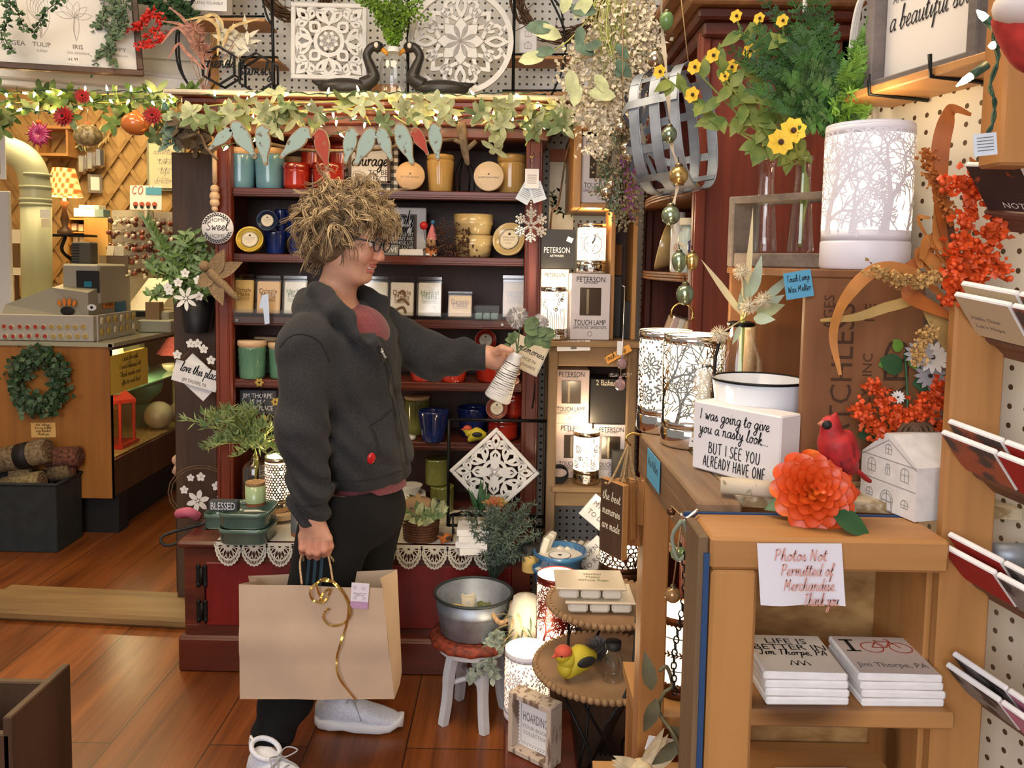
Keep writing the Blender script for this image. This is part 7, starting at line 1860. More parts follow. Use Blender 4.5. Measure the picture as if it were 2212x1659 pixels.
while n<440:
 d=np.array((r1 .gauss(0,1),r1 .gauss(0,1),r1 .gauss(.25,1)));d/=np.linalg.norm(d);lf,ls,lu=d
 if lf>.4 and lu<.42 or lf>.22 and lu<-.1:continue
 if lu<-.6 and lf>-.5:continue
 p=H(-.015+.1*lf,.04+.092*lu,.084*ls);nrm=f_*lf+s_*ls+u_*lu
 t=nrm*r1 .uniform(.2,.8)+np.array((0,0,-.2))+f_*(.45 if lf>0 else-.1)+np.array([r1 .gauss(0,.5)for _ in range(3)]);L=r1 .uniform(.06,.115);K=12;pts=[]
 ax1=np.cross(t,nrm);ax1/=np.linalg.norm(ax1)+1e-6;amp=r1 .uniform(.006,.016);fr=r1 .uniform(5,10);ph=r1 .uniform(0,6.28)
 for k in range(K+1):
  a=fr*k/K+ph;g=min(1,k/3);pts.append(p+ax1*amp*g*math.cos(a)+nrm*amp*g*(.3+math.sin(a)));t=t/np.linalg.norm(t);p=p+t*L/K;t=t+np.array((0,0,-.16))-nrm*.06
  loc=p-H(-.015,.035);e=math.sqrt((loc@f_/.112)**2+(loc@s_/.094)**2+(loc@u_/.106)**2)
  if e<1.:p=p+nrm*(1-e)*.1
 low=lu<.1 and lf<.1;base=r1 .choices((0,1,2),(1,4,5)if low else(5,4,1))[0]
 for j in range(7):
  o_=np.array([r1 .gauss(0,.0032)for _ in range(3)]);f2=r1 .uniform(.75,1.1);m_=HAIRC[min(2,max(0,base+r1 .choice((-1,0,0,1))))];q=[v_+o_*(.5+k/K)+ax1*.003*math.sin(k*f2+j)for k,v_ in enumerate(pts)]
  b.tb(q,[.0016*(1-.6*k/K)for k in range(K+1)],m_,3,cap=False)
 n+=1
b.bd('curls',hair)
lo,hi=(P(585,700,2.3).x-.06,2.06,Zp(770,1160,2.4)),(fW[0]+.06,2.74,Zp(700,560,2.4))
J=Field(lo,hi,.0048)
J.ell(V(P(752,800,2.42)),(.158,.195,.2),None,.05).ell(V(P(782,955,2.42)),(.143,.185,.17),None,.06).chain([V(P(785,1000,2.42)),V(P(780,1030,2.42))],[.14,.128],.04)
J.cone(C7+(.0,0,-.05),nS,.09,.076,.05).cone(C7+(.03,0,-.05),fS,.085,.075,.05).chain([nS,nE,V(P(671,1060,2.2)),V(P(675,1118,2.2))],[.079,.067,.055,.042],.03).chain([fS,fE,fW-(.012,0,0)],[.08,.068,.042],.03)
J.ell(V(P(692,655,2.43)),(.075,.13,.055),None,.03)
J.chain([V(P(690,632,2.33)),V(P(735,672,2.27)),V(P(785,720,2.25)),V(P(824,770,2.27))],[.034,.034,.026,.012],.02).chain([V(P(775,632,2.53)),V(P(818,660,2.5)),V(P(838,720,2.42)),V(P(830,770,2.33))],[.03,.03,.022,.012],.02)
for a_,c_,ra,rb in((P(745,610,2.38),P(772,660,2.3),.075,.046),(P(772,660,2.3),P(806,738,2.22),.046,.012),(P(740,600,2.42),P(735,640,2.42),.07,.06)):J.cone(V(a_),V(c_),ra,rb,.012,True)
def folds(X,Y,Z):
 s1=np.sin(38*X+9*np.sin(7*Z)+12*Y)*np.sin(21*Z+5*np.sin(11*X+8*Y));low=np.clip((nE[2]-.02-Z)/.2,0,1)*(X<nE[0]+.085)
 return.0048*s1+.0075*low*np.sin(105*Z+5*np.sin(22*X)+16*X)+.0065*np.clip((X-fS[0]-.05)*8,0,1)*np.sin(60*X+40*Z+3*np.sin(30*Z))+.004*np.clip((1.-Z)/.25,0,1)*np.sin(26*X+44*Z)*(X>nE[0]+.085)
J.folds(folds)
ax=[(np.arange(m)*J.h+o).astype(np.float32)for m,o in zip(J.n,J.lo)];X,Y,Z=np.meshgrid(*ax,indexing='ij',sparse=True)
hem=np.where(X<nE[0]+.085,Zp(675,1130,2.2),Zp(780,1046,2.35)+.06*(X-PEL[0])*0)
J.f=np.maximum(J.f,np.maximum(hem-Z,X-fW[0]+.004)).astype(np.float32)
hood,hv,hF=surf_obj('hoodie',J,HOODIE,WOMAN);del J
from mathutils.bvhtree import BVHTree
BV=BVHTree.FromPolygons(hv.tolist(),hF.tolist())
CAM=Vc((0,0,CZ_))
def cast(px,py,tree=None,off=.0015):
 d=(P(px,py,2.3)-CAM).normalized();h_,nn,i,_=(tree or BV).ray_cast(CAM,d)
 return(h_-d*off,nn)if h_ is not None else None
def seam(path,w,mt,name,parent,lift=.002,r=None,tree=None):
 hits=[cast(v_.x,v_.y,tree,lift)for v_ in Cm([(x,y,0)for x,y in path],8)];hits=[h_ for h_ in hits if h_]
 if len(hits)<2:return
 b=MB()
 if r:b.tb([h_[0]for h_ in hits],r,mt,6)
 else:b.strip([h_[0]for h_ in hits],w,[h_[1]for h_ in hits],mt)
 return b.bd(name,parent)
ZIPM=mat('zip_black',(.012,.012,.013),.5);SEAM=mat('dark_seam',(.014,.014,.015),.9)
z_=seam([(816,748),(834,790),(846,850),(860,930),(872,1000),(876,1042)],.012,ZIPM,'zipper',hood);seam([(824,748),(842,790),(854,850),(868,930),(879,1000)],0,SEAM,'zip_flap_seam',hood,.001,.0016)
b=MB();h_=cast(828,764,None,.006)[0];b.pu(Fc(h_,.2)@Matrix.Rotation(.5,4,'Z'));b.box((0,-.004,0),(.007,.02,.003),SVP,.001);b.box((0,.011,.001),(.01,.01,.004),SVP,.001);b.bd('zip_pull',z_ or hood)
seam([(604,750),(625,728),(655,722),(690,738),(712,780)],0,SEAM,'sleeve_seam',hood,.0005,.0016);seam([(800,918),(822,905),(846,884)],0,SEAM,'pocket_seam',hood,.0005,.002);seam([(800,918),(812,945),(818,975),(812,1000)],.01,BLACK,'pocket_slit',hood,.001)
seam([(695,1032),(750,1038),(810,1034),(868,1016)],0,SEAM,'hem_seam',hood,.0005,.0018);seam([(640,1092),(670,1094),(702,1088)],0,SEAM,'cuff_seam',hood,.0005,.0016)
h_=cast(802,990,None,.002)[0];b=MB();b.pu(Fc(h_,.3)@Matrix.Rotation(-.2,4,'Z'));b.ball((0,0,0),(.012,.017,.005),mat('red_wallet',(.45,.01,.01),.25),14,8);b.bd('red_pocket_edge',hood)
T=Field((P(640,700,2.4).x-.03,2.14,Zp(780,1100,2.35)),(P(880,700,2.4).x+.05,2.7,Zp(740,610,2.4)),.005)
T.ell(V(P(758,800,2.42)),(.138,.178,.185),None,.04).cone(C7+(.03,0,-.05),V(P(780,720,2.38)),.085,.08,.04).ell(V(P(778,950,2.42)),(.13,.17,.16),None,.05).chain([V(P(783,990,2.42)),V(P(778,1050,2.42)),V(P(775,1075,2.42))],[.128,.13,.127],.03)
T.cone(V(P(748,610,2.4)),V(P(772,640,2.32)),.07,.052,.01,True);T.folds(lambda X,Y,Z:.003*np.sin(30*X+70*Z)*(Z<1.))
ax=[(np.arange(m)*T.h+o).astype(np.float32)for m,o in zip(T.n,T.lo)];X,Y,Z=np.meshgrid(*ax,indexing='ij',sparse=True);T.f=np.maximum(T.f,Zp(778,1072,2.3)-Z).astype(np.float32)
surf_obj('tshirt',T,MAROON,WOMAN);del T
L_=Field((nL[2][0]-.12,2.05,.05),(P(880,1100,2.4).x+.06,2.74,Zp(780,1040,2.4)),.005)
L_.ell(PEL-(0,0,.01),(.128,.172,.13),None,.05).chain([nL[0],nL[1],(nL[1]+nL[2]*2)/3,nL[2]+(0,0,.015)],[.115,.086,.068,.06],.03).chain([fL[0],fL[1],fL[2]+(0,0,.01)],[.11,.082,.055],.03).folds(lambda X,Y,Z:.003*np.sin(70*Z+12*X)*(Z<.45)+.002*np.sin(22*X+18*Z))
leg,lv,lF=surf_obj('trousers',L_,PANTS,WOMAN);del L_
LB=BVHTree.FromPolygons(lv.tolist(),lF.tolist());TEAL=mat('teal_stripe',(.02,.05,.07),.8)
for k in range(3):seam([(668+14*k,1190),(667+14*k,1215),(664+14*k,1250),(655+14*k,1330)],.009,TEAL,'side_stripe',leg,.002,None,LB)
def sneaker(heel,dr,label):
 M_=frame(heel,dr,(0,0,1))@Matrix.Rotation(PI/2,4,'X');M_=Matrix.Translation(Vc(heel))@Matrix(((dr[0],-dr[1],0),(dr[1],dr[0],0),(0,0,1))).to_4x4()
 sec=[(0,.02,.075,.03),(.015,.031,.105,.022),(.05,.036,.112,.02),(.09,.038,.1,.02),(.13,.041,.083,.02),(.17,.044,.068,.02),(.205,.044,.057,.02),(.235,.037,.048,.02),(.258,.024,.038,.022),(.27,.008,.03,.024)]
 def loft(b,mt,zf,n=18):
  vs,fs=[],[]
  for x,w,h,z0 in sec:
   for k in range(n):a=2*PI*k/n;vs.append((x,)+zf(w,h,z0,a,x))
  for i in range(len(sec)-1):fs+=[(i*n+k,i*n+(k+1)%n,(i+1)*n+(k+1)%n,(i+1)*n+k)for k in range(n)]
  b.raw(vs,fs+[tuple(range(n)),tuple(range((len(sec)-1)*n,len(sec)*n))],mt,True)
 b=MB();b.pu(M_);loft(b,SHOEW,lambda w,h,z0,a,x:(w*math.copysign(abs(math.cos(a))**.8,math.cos(a)),z0+(h-z0)*(.5+.5*math.copysign(abs(math.sin(a))**.8,math.sin(a)))));sh=b.bd('sneaker',WOMAN)
 b=MB();b.pu(M_);loft(b,SOLE,lambda w,h,z0,a,x:((w+.005)*math.copysign(abs(math.cos(a))**.5,math.cos(a)),.019+(.017+.004*math.sin(x*260))*math.copysign(abs(math.sin(a))**.5,math.sin(a))+(.012 if x>.25 or x<.01 else 0)));b.bd('sole',sh)
 b=MB();b.pu(M_);b.tb([(.052+.04*math.cos(a),.034*math.sin(a),.113-.012*math.cos(a))for a in[k*PI/10 for k in range(20)]],.007,SHOEW,8,closed=True);b.tb([(.0,0,.09),(-.008,0,.11),(-.004,0,.13),(.008,0,.118)],.004,SOLE,6);b.bd('collar',sh)
 b=MB();b.pu(M_)
 for k in range(5):x=.1+.021*k;z=.104-.0165*k;b.tb(Cm([(x,-.028,z-.014),(x+.006,0,z+.002),(x,.028,z-.014)],3),.0022,LACE_,5)
 for sg in(-1,1):b.tb(Cm([(.095,0,.106),(.1,sg*.03,.118),(.125,sg*.045,.11),(.11,sg*.02,.1),(.1,0,.105)],5),.002,LACE_,5);b.tb(Cm([(.1,0,.106),(.13,sg*.03,.08),(.15,sg*.046,.045)],4),.0018,LACE_,5)
 b.bd('laces',sh)
sneaker(tuple(nHeel),tuple(nDir/np.linalg.norm(nDir)),'');sneaker(tuple(fHeel),tuple(fDir/np.linalg.norm(fDir)),'')
# ------------ kraft bag and striped vase held by the shopper
bd=2.13;TL,TR,BL,BR=P(516,1262,bd),P(826,1270,bd),P(518,1510,bd),P(852,1510,bd)
t=Th('paper_bag','large kraft paper shopping bag with twine handles and gold ribbon held by the woman','bag',((BL.x+BR.x)/2,bd,BL.z))
dv=Vc((.02,.15,0));B4=[BL,BR,BR+Vc((0,.15,0)),BL+Vc((.03,.15,0))];T4=[TL,TR,P(858,1230,bd+.14),P(536,1244,bd+.15)]
def quad(b,a,c_,d_,e_,mt,n=6):
 vs,fs=[],[]
 for j in range(n+1):
  for i in range(n+1):u,v=i/n,j/n;q=(a*(1-u)+c_*u)*(1-v)+(e_*(1-u)+d_*u)*v;q=q+Vc((0,.004*math.sin(9*u+4*v)*math.sin(PI*u)-(.004 if abs(v-.5)<.1 else 0),0));vs.append(q)
 for j in range(n):
  for i in range(n):k=j*(n+1)+i;fs.append((k,k+1,k+n+2,k+n+1))
 b.raw(vs,fs,mt,True)
b=MB();quad(b,BL,BR,TR,TL,KRAFT,14);quad(b,B4[3],B4[2],T4[2],T4[3],KRAFT)
mid=lambda a,c_,k:(a+c_)/2+Vc((k,0,0));MR0,MR1=mid(B4[1],B4[2],.004),mid(T4[1],T4[2],-.028);ML0,ML1=mid(B4[0],B4[3],.01),mid(T4[0],T4[3],.04)
for q in((BR,MR0,MR1,TR),(MR0,B4[2],T4[2],MR1),(BL,ML0,ML1,TL),(ML0,B4[3],T4[3],ML1)):quad(b,*q,KRAFT,3)
b.raw(B4,[(0,1,2,3)],KRAFT);b.bd('bag_body',t)
hz=V(P(683,1196,d0+.012))
for y0,xa_,xb_,dd in((1262,652,719,-.001),(1246,662,724,.13)):
 b=MB();a_,c_=P(xa_,y0,bd+dd+.004),P(xb_,y0-4,bd+dd+.004);pts=Cm([a_,Vc((P(650,1215,2.19).x,2.18+dd*.3,P(650,1215,2.19).z)),P(656,1196,d0+.012),P(683,1192,d0+.012),P(706,1196,d0+.012),Vc((P(716,1222,2.19).x,2.18+dd*.3,P(716,1222,2.19).z)),c_],5)
 b.tb(pts,.003,mat('paper_twine',(.5,.34,.19),.8,var=.3,scale=200),6);b.bd('handle',t)
GOLD=mat('gold_ribbon',(.6,.38,.1),.22,.8)
b=MB()
for path in([(720,1256),(690,1256),(670,1275),(675,1295),(695,1302),(710,1285),(712,1272),(698,1282),(690,1300)],[(720,1256),(738,1275),(752,1310),(748,1350),(735,1390),(727,1425),(733,1465),(768,1512)],[(720,1258),(748,1290),(757,1320),(745,1345),(715,1352),(698,1335),(705,1318),(712,1316)],[(718,1256),(700,1250),(685,1262),(690,1285),(697,1300)]):
 pts=[P(x.x,x.y,bd-.012-.006*math.sin(k*.7))for k,x in enumerate(Cm([(x,y,0)for x,y in path],5))];b.strip(pts,.0055,[Vc((.5*math.sin(k*.5),-1,.3))for k in range(len(pts))],GOLD)
b.bd('gold_ribbon',t)
b=MB();q=P(777,1287,bd-.008);b.pu(Fc(q,0)@Matrix.Rotation(-.06,4,'Z'));w,h=pm(39,bd),pm(58,bd);b.box((0,0,0),(w,h,.001),mat('tag_white',(.78,.72,.8),.7));b.rect(-w/2,-h/2,w/2,-h*.22,mat('tag_lilac',(.5,.3,.48),.7),.001)
for x,y in((-.3,.32),(.2,.3),(-.25,-.08),(.25,-.08)):b.sk([(w*x+.004*math.cos(k),h*y+.004*math.sin(k))for k in range(7)],.0008,INK,0,.001)
for k in range(2):b.text(('Sharing the Gift','Thank you')[k],.0055,INK,0,h*(.1-.07*k),.0012)
b.bd('gift_tag',t)
A_,C_=P(1117,762,VD),P(1073,863,VD);ax_=(A_-C_);Lv=ax_.length;Mv=Matrix.Translation(C_)@ax_.to_track_quat('Z','Y').to_matrix().to_4x4()
t=Th('striped_vase','white bud vase with thin black stripes and pompom flowers held out by the woman','vase',C_);rv=pm(30,VD)
b=MB();b.pu(Mv);b.la([(0,0),(rv*.9,0),(rv,.006),(rv*.5,Lv*.88),(rv*.42,Lv*.92),(rv*.56,Lv),(rv*.45,Lv),(rv*.34,Lv*.9)],mat('vase_white',(.8,.79,.75),.35),32);r1=random.Random(5)
for k in range(17):
 z=.012+.0068*k;rr=rv+(rv*.5-rv)*z/(Lv*.88);a0=r1 .uniform(0,6.28);b.wrap([(a0+j*.1,z+.0007*math.sin(j*.3))for j in range(58)],[.0026*(.35+.65*math.sin(PI*j/57))for j in range(58)],rr,BLACK,.0006)
b.bd('vase',t)
POM=mat('grey_pompom',(.6,.57,.55),.8,var=.2,scale=80);FLG=mat('mum_leaf',(.1,.16,.06),.6,var=.4,scale=40)
b=MB()
for e in((1112,718),(1166,722),(1124,692)):b.tb(Cm([A_-ax_*.2,A_,P(*e,VD)],4),.0022,FLG,5)
for(x,y,dx,dy)in((1132,705,.9,.3),(1165,726,.9,.1),(1112,735,-.5,.6),(1100,742,.2,.2),(1148,718,.3,-.4)):
 for k in range(3):b.leaf(P(x,y,VD-.02),(dx+.5*(k-1),-.2,dy+.5*(k-1)),(0,-1,.3),.05 if x>1115 else.03,.034 if x>1115 else.02,FLG,.2,.2,4,0)
b.bd('stems_and_leaves',t)
for(x,y,rp)in((1118,686,25),(1165,700,22)):
 b=MB();c=P(x,y,VD);r=pm(rp,VD);b.ball(c,r*.7,POM,12,8);r1=random.Random(x)
 for k in range(230):d=Vc((r1 .gauss(0,1),r1 .gauss(0,1),r1 .gauss(0,1))).normalized();b.leaf(c+d*r*.55,d,d.orthogonal(),r*.5,r*.22,POM,.1,.3,2)
 b.bd('pompom_flower',t)
b=MB();b.pu(Fc(P(1137,765,2.62))@Matrix.Rotation(-.42,4,'Z'));b.box((0,0,0),(.115,.1,.006),mat('cream_card',(.75,.68,.52),.7),.001);b.box((.004,-.004,-.006),(.115,.1,.004),WHITE);b.hand('memories',.012,BLACK,.012,.006,.0036,wmax=.09);b.text('MADE IN',.014,INK,.012,-.014,.0036);b.text('JIM THORPE',.013,INK,.012,-.034,.0036)
b.pop();b.tb(Cm([P(1180,720,2.63),P(1172,735,2.64),P(1165,752,2.63)],3),.002,TWINE,5);b.tb([P(1180,720,2.63),(P(1180,720,2.63).x,3.05,P(1180,720,2.63).z)],.003,BKM,6)
Sg('memories_sign',b,'small cream card reading memories made in Jim Thorpe, hung behind the held vase','sign')
# ------------ stacked crates of boxed lamps between the hutches
dc=2.84
zct,zcs=Zp(1270,737,dc),Zp(1270,1052,dc)
WTH=wood('weathered_crate',(.24,.15,.075),(.1,.055,.025),'Z',12,.7);WTHX=wood('weathered_rail',(.36,.23,.11),(.18,.1,.045),'X',12,.7)
xl,xr=Xp(1183,900,dc),Xp(1374,900,dc)
t=Th('crate_shelf','weathered wooden crate shelf of boxed touch lamps beside the hutch','shelf',((xl+xr)/2,dc+.17,0))
for x in(xl+.016,xr-.016):
 b=MB();b.box((x,dc+.016,zct/2-.01),(.032,.03,zct-.02),WTH,.003);b.box((x,dc+.33,zct/2-.01),(.032,.03,zct-.02),WTH,.003);b.bd('post',t)
 b=MB();b.box((x,dc+.17,(zct+zcs)/2),(.012,.28,zct-zcs-.03),WTH);b.bd('side_board',t)
b=MB();b.box(((xl+xr)/2,dc+.17,zct-.01),(xr-xl+.012,.37,.019),WTHX,.003);b.bd('top_board',t)
b=MB();b.box(((xl+xr)/2,dc+.17,zcs-.01),(xr-xl-.04,.36,.019),WTHX,.003);b.bd('shelf_board',t)
for z,h in((zct-.055,.07),(zcs-.05,.05)):b=MB();b.box(((xl+xr)/2,dc+.02,z),(xr-xl-.064,.016,h),WTHX,.003);b.bd('rail',t)
b=MB();b.box(((xl+xr)/2,dc+.345,(zct+zcs)/2),(xr-xl-.06,.01,zct-zcs-.03),DBK);b.bd('back_board',t)
BOXW=mat('lilac_white_card',(.6,.55,.56),.6);BOXP=mat('pinkish_card',(.62,.5,.46),.6);BOXK=mat('black_card',(.02,.018,.017),.4);SHOW=mat('window_dark',(.05,.035,.025),.15,coat=.5)
def Lb(px0,px1,py0,py1,d,zb,label,m_,win=True,top='PETERSON',low='TOUCH LAMP',dep=.12,ink=BLACK):
 w,h=pm(px1-px0,d),pm(py1-py0,d);x=Xp((px0+px1)/2,py1,d);t=Th('lamp_box',label,'box',(x,d+dep/2,zb))
 b=MB();b.box((x,d+dep/2,zb+h/2),(w,dep,h),m_,.0015);b.pu(Fc((x,d-.0006,zb+h/2)))
 if top:b.text(top,w*.2,ink,0,h*.41,.0004,wmax=w*.72);b.text('ARTWARES',w*.07,ink,0,h*.36,.0004,wmax=w*.4)
 if low:b.text(low,w*.19,ink,0,-h*.24,.0004,wmax=w*.8);b.rect(-w*.42,-h*.292,w*.42,-h*.288,ink,.0004);b.text('LAMPE TACTILE - LAMPARA TACTIL',w*.07,ink,0,-h*.32,.0004,wmax=w*.86);b.sk([(w*.06*math.cos(k),-h*.41+w*.06*math.sin(k))for k in range(7)],.0012,ink,0,.0004)
 b.bd('carton',t)
 if win:b=MB();b.pu(Fc((x,d-.0008,zb+h/2)));b.box((0,h*.08,0),(w*.54,h*.42,.0014),SHOW,.0006);b.rect(-w*.1,-h*.11,-w*.04,h*.27,mat('window_gleam',(.3,.24,.17),.2,.6),.0012);b.bd('window',t)
 return t
zs=zcs+.0012
h1=pm(122,2.92);Lb(1199,1278,884,1006,2.95,zs,'lower left touch lamp box on the crate shelf behind the swirl lamp',BOXP);Lb(1281,1356,886,1006,2.95,zs,'lower right touch lamp box on the crate shelf',BOXW)
z1=zs+pm(122,2.95)+.002;Lb(1195,1272,765,883,2.94,z1,'upper left touch lamp box in the crate, under the paper label',BOXP);Lb(1274,1360,786,884,2.95,z1,'black box of two bobeches on the right-hand lamp box',BOXK,False,'2 Bobeches',None,.12,CREAM)
Lb(1322,1356,938,1014,2.87,zs,'narrow dark box with a quote beside the swirl lamp',BOXK,False,None,None,.03)
q=P(1267,1026,2.87);TL_('touch_lamp','swirl patterned touch lamp glowing on the lower crate shelf',(q.x,2.9,zs),pm(29,2.88),pm(114,2.88),'swirl',GOLDM,.2,7,power=4)
zt=zct+.0012
Lb(1166,1226,583,728,3.,zt,'pinkish lamp box behind the rain lamp on the crate top',BOXP,False,'PETERSON',None,.12);Lb(1231,1316,586,729,2.88,zt,'lilac white touch lamp box on the crate top under the bird lamp',BOXW)
z2=zt+pm(145,3.)+.002;Lb(1168,1242,500,584,3.,z2,'plain black lamp box stacked above the rain lamp',BOXK,False,None,None,.12);b=MB();w=pm(74,3.);p=P(1203,541,2.998);b.pu(Fc(p));b.text('PETERSON',.03,PAPER,0,0,wmax=w*.75);b.text('ARTWARES',.012,PAPER,0,-.02,wmax=w*.4);b.pop();b.pu(Fc(P(1231,518,2.998))@Matrix.Rotation(-.4,4,'Z'));b.rect(-.011,-.009,.011,.009,PAPER);o=b.bd('printed_name',bpy.data.objects['lamp_box.007']if 'lamp_box.007' in bpy.data.objects else None)
q=P(1199,722,2.87);TL_('touch_lamp','chrome touch lamp with falling line pattern on the left of the crate top',(q.x-.004,2.89,zt),pm(29,2.88),pm(112,2.88),'rain',CHROME,.14,9,power=4,tags=2)
q=P(1277,585,2.93);TL_('touch_lamp','chrome touch lamp with a hummingbird roundel on top of a lamp box',(q.x,2.94,zt+pm(143,2.88)+.002),pm(31,2.93),pm(104,2.93),'bird',CHROME,.19,11,power=4)
b=MB();q=P(1210,1000,2.86);r1=random.Random(3)
for k in range(5):b.tb([(q.x+.03*math.cos(a),2.88+.012*math.sin(a)+.004*k,zs+.034+.03*math.sin(a)*(1-.12*k))for a in[j*PI/8 for j in range(16)]],.003,BKM,5,closed=True)
Sg('cord_coil',b,'coil of black lamp cord left of the swirl lamp','cord')
b=MB();q=P(1239,747,dc-.01);b.pu(Fc(q)@Matrix.Rotation(.04,4,'Z'));b.box((0,0,0),(pm(72,dc),pm(22,dc),.001),PAPER);b.hand('Touch Lamps Wax Melters',.008,INK,0,.004,.001,wmax=.1);b.ball((0,-.008,.001),(.012,.004,.0005),INK,8,4);Sg('shelf_label',b,'white handwritten label on the rail above the upper lamp boxes','label')
b=MB();q=P(1335,765,dc-.03);b.pu(Fc(q)@Matrix.Rotation(.52,4,'Z'));b.box((0,0,0),(pm(60,dc),pm(16,dc),.001),mat('orange_tag',(.85,.4,.08),.8));b.hand('Touch Lamp',.01,BLACK,-.01,-.004,.001,wmax=.08);Sg('orange_tag',b,'orange tag reading Touch Lamp hanging by the crystals','label')
t=Th('crystal_pendants','two pinkish faceted crystals hanging on a bead chain in front of the crate','ornament',P(1345,830,2.6));PCRY=mat('pink_crystal',(.55,.38,.4),.06,trans=.5,ior=1.5)
for(x,y,r)in((1344,786,12),(1340,831,13)):b=MB();c=P(x,y,2.6);b.ball(c,pm(r,2.6),PCRY,8,6,False);b.ball(c+Vc((0,0,.022)),.007,PCRY,6,4,False);b.bd('crystal',t)
b=MB();b.tb([P(1350,620,2.6),P(1344,770,2.6),P(1340,815,2.6)],.0016,SVP,5);b.box(P(1339,752,2.6),(.018,.001,.045),PAPER)
for s in(-1,1):b.ball(P(1340+14*s,810,2.6),(.018,.004,.007),CLEAR,8,5)
b.tb([P(1350,620,2.6),(P(1350,620,2.6).x+.02,2.84,P(1350,620,2.6).z)],.002,SVP,5);b.bd('chain',t)
d=2.9;xa,xb,zz0,zz1=Xp(1318,600,d),Xp(1376,600,d),zt,Zp(1345,452,d)
t=Th('honey_cubby','narrow honey-coloured wooden cubby standing on the crate top','shelf',((xa+xb)/2,d+.1,zt))
for x in(xa+.008,xb-.008):b=MB();b.box((x,d+.1,(zz0+zz1)/2),(.016,.2,zz1-zz0),GWD,.002);b.bd('side',t)
b=MB();b.box(((xa+xb)/2,d+.195,(zz0+zz1)/2),(xb-xa-.032,.01,zz1-zz0),DBK);b.bd('back',t);b=MB();b.box(((xa+xb)/2,d+.1,zz1-.008),(xb-xa-.034,.2,.016),GWD);b.bd('top',t)
for k,(x,y0,y1,m_,lb)in enumerate(((1340,585,722,BOXK,'dark slim box in the honey cubby'),(1358,640,722,mat('ridged_black',(.02,.02,.02),.3),'short ridged black box in the honey cubby'),(1349,555,640,SMOKE,'brown incense sticks in a jar in the honey cubby'))):
 b=MB();h=pm(y1-y0,d);zb=zt if k<2 else zt+pm(137,d)+.003;X_=Xp(x,650,d)
 if k<2:b.box((X_,d+.06+.06*(1-k),zb+h/2),(pm(20-3*k,d),.05,h),m_,.002)
 else:b.box((Xp(1340,650,d),d+.12,zb+h*.4),(.03,.03,h*.8),mat('incense',(.2,.09,.03),.8))
 Sg(('slim_box','ridged_box','incense_bundle')[k],b,lb,'box' if k<2 else 'incense')
d=2.86;xa,xb,za,zb=Xp(1239,360,d),Xp(1374,360,d),Zp(1300,449,d),Zp(1300,272,d)
t=Th('wall_crate','honey-coloured wooden crate mounted on the pegboard with a lamp box inside','crate',((xa+xb)/2,d+.25,za))
for(c0,s0,nm)in(((xa+.014,d+.25,(za+zb)/2),(.028,.5,zb-za),'side'),((xb-.014,d+.25,(za+zb)/2),(.028,.5,zb-za),'side'),(((xa+xb)/2,d+.25,za+.008),(xb-xa-.058,.5,.016),'bottom'),(((xa+xb)/2,d+.25,zb-.008),(xb-xa-.058,.5,.016),'top'),(((xa+xb)/2,d+.49,(za+zb)/2),(xb-xa-.06,.01,zb-za-.034),'back')):b=MB();b.box(c0,s0,DBK if nm=='back' else GWD,.003);b.bd(nm,t)
Lb(1252,1338,300,441,d+.02,za+.018,'white touch lamp box in the mounted crate behind dried flowers',BOXW)
d=3.3;xa,xb=Xp(1186,400,d),Xp(1240,400,d);b=MB();za,zb=Zp(1210,500,d),Zp(1210,326,d);b.box(((xa+xb)/2,d,(za+zb)/2),(xb-xa,.02,zb-za),CREAM,.002);b.box(((xa+xb)/2,d-.014,zb-.02),(xb-xa,.012,.05),mat('header_strip',(.4,.14,.06),.7));b.pu(Fc(((xa+xb)/2+.02,d-.0115,za+.13)));r1=random.Random(9)
for k in range(70):a=r1 .uniform(0,6.28);b.leaf((.055*math.cos(a),.06*math.sin(a),.0006),(r1 .gauss(0,1),r1 .gauss(0,1),0),(0,0,1),.022,.008,mat('stamp_green',(.1,.11,.04),.8),0,0,2)
Sg('wreath_board',b,'cream hanging board printed with a dark leaf wreath on the pegboard','wall hanging')
b=MB();b.tb(Cm([P(1242,290,3.1),P(1224,330,3.08),P(1206,440,3.05),(Xp(1190,520,3.05),3.05,z2+.2),(Xp(1186,560,3.2),3.2,z2+.0)],5),.004,TWIG,5);Sg('bent_twig',b,'thin bent twig leaning on the pegboard above the black lamp box','twig')
b=MB();b.tb(Cm([P(1166,640,3.4),P(1158,760,3.1),P(1150,880,3.05),P(1120,960,3.2)],5),.003,BKM,5);Sg('power_cord',b,'thin dark power cord hanging down behind the right hutch post','cord')
q=P(1300,240,3.3);b=MB();b.pu(Fc(q));b.box((0,0,-.01),(.14,.24,.02),WHITE,.002);b.text('BUY',.03,INK,-.03,-.09,.001);Sg('white_placard',b,'white placard with grey letters on the pegboard behind the dried flowers','sign')
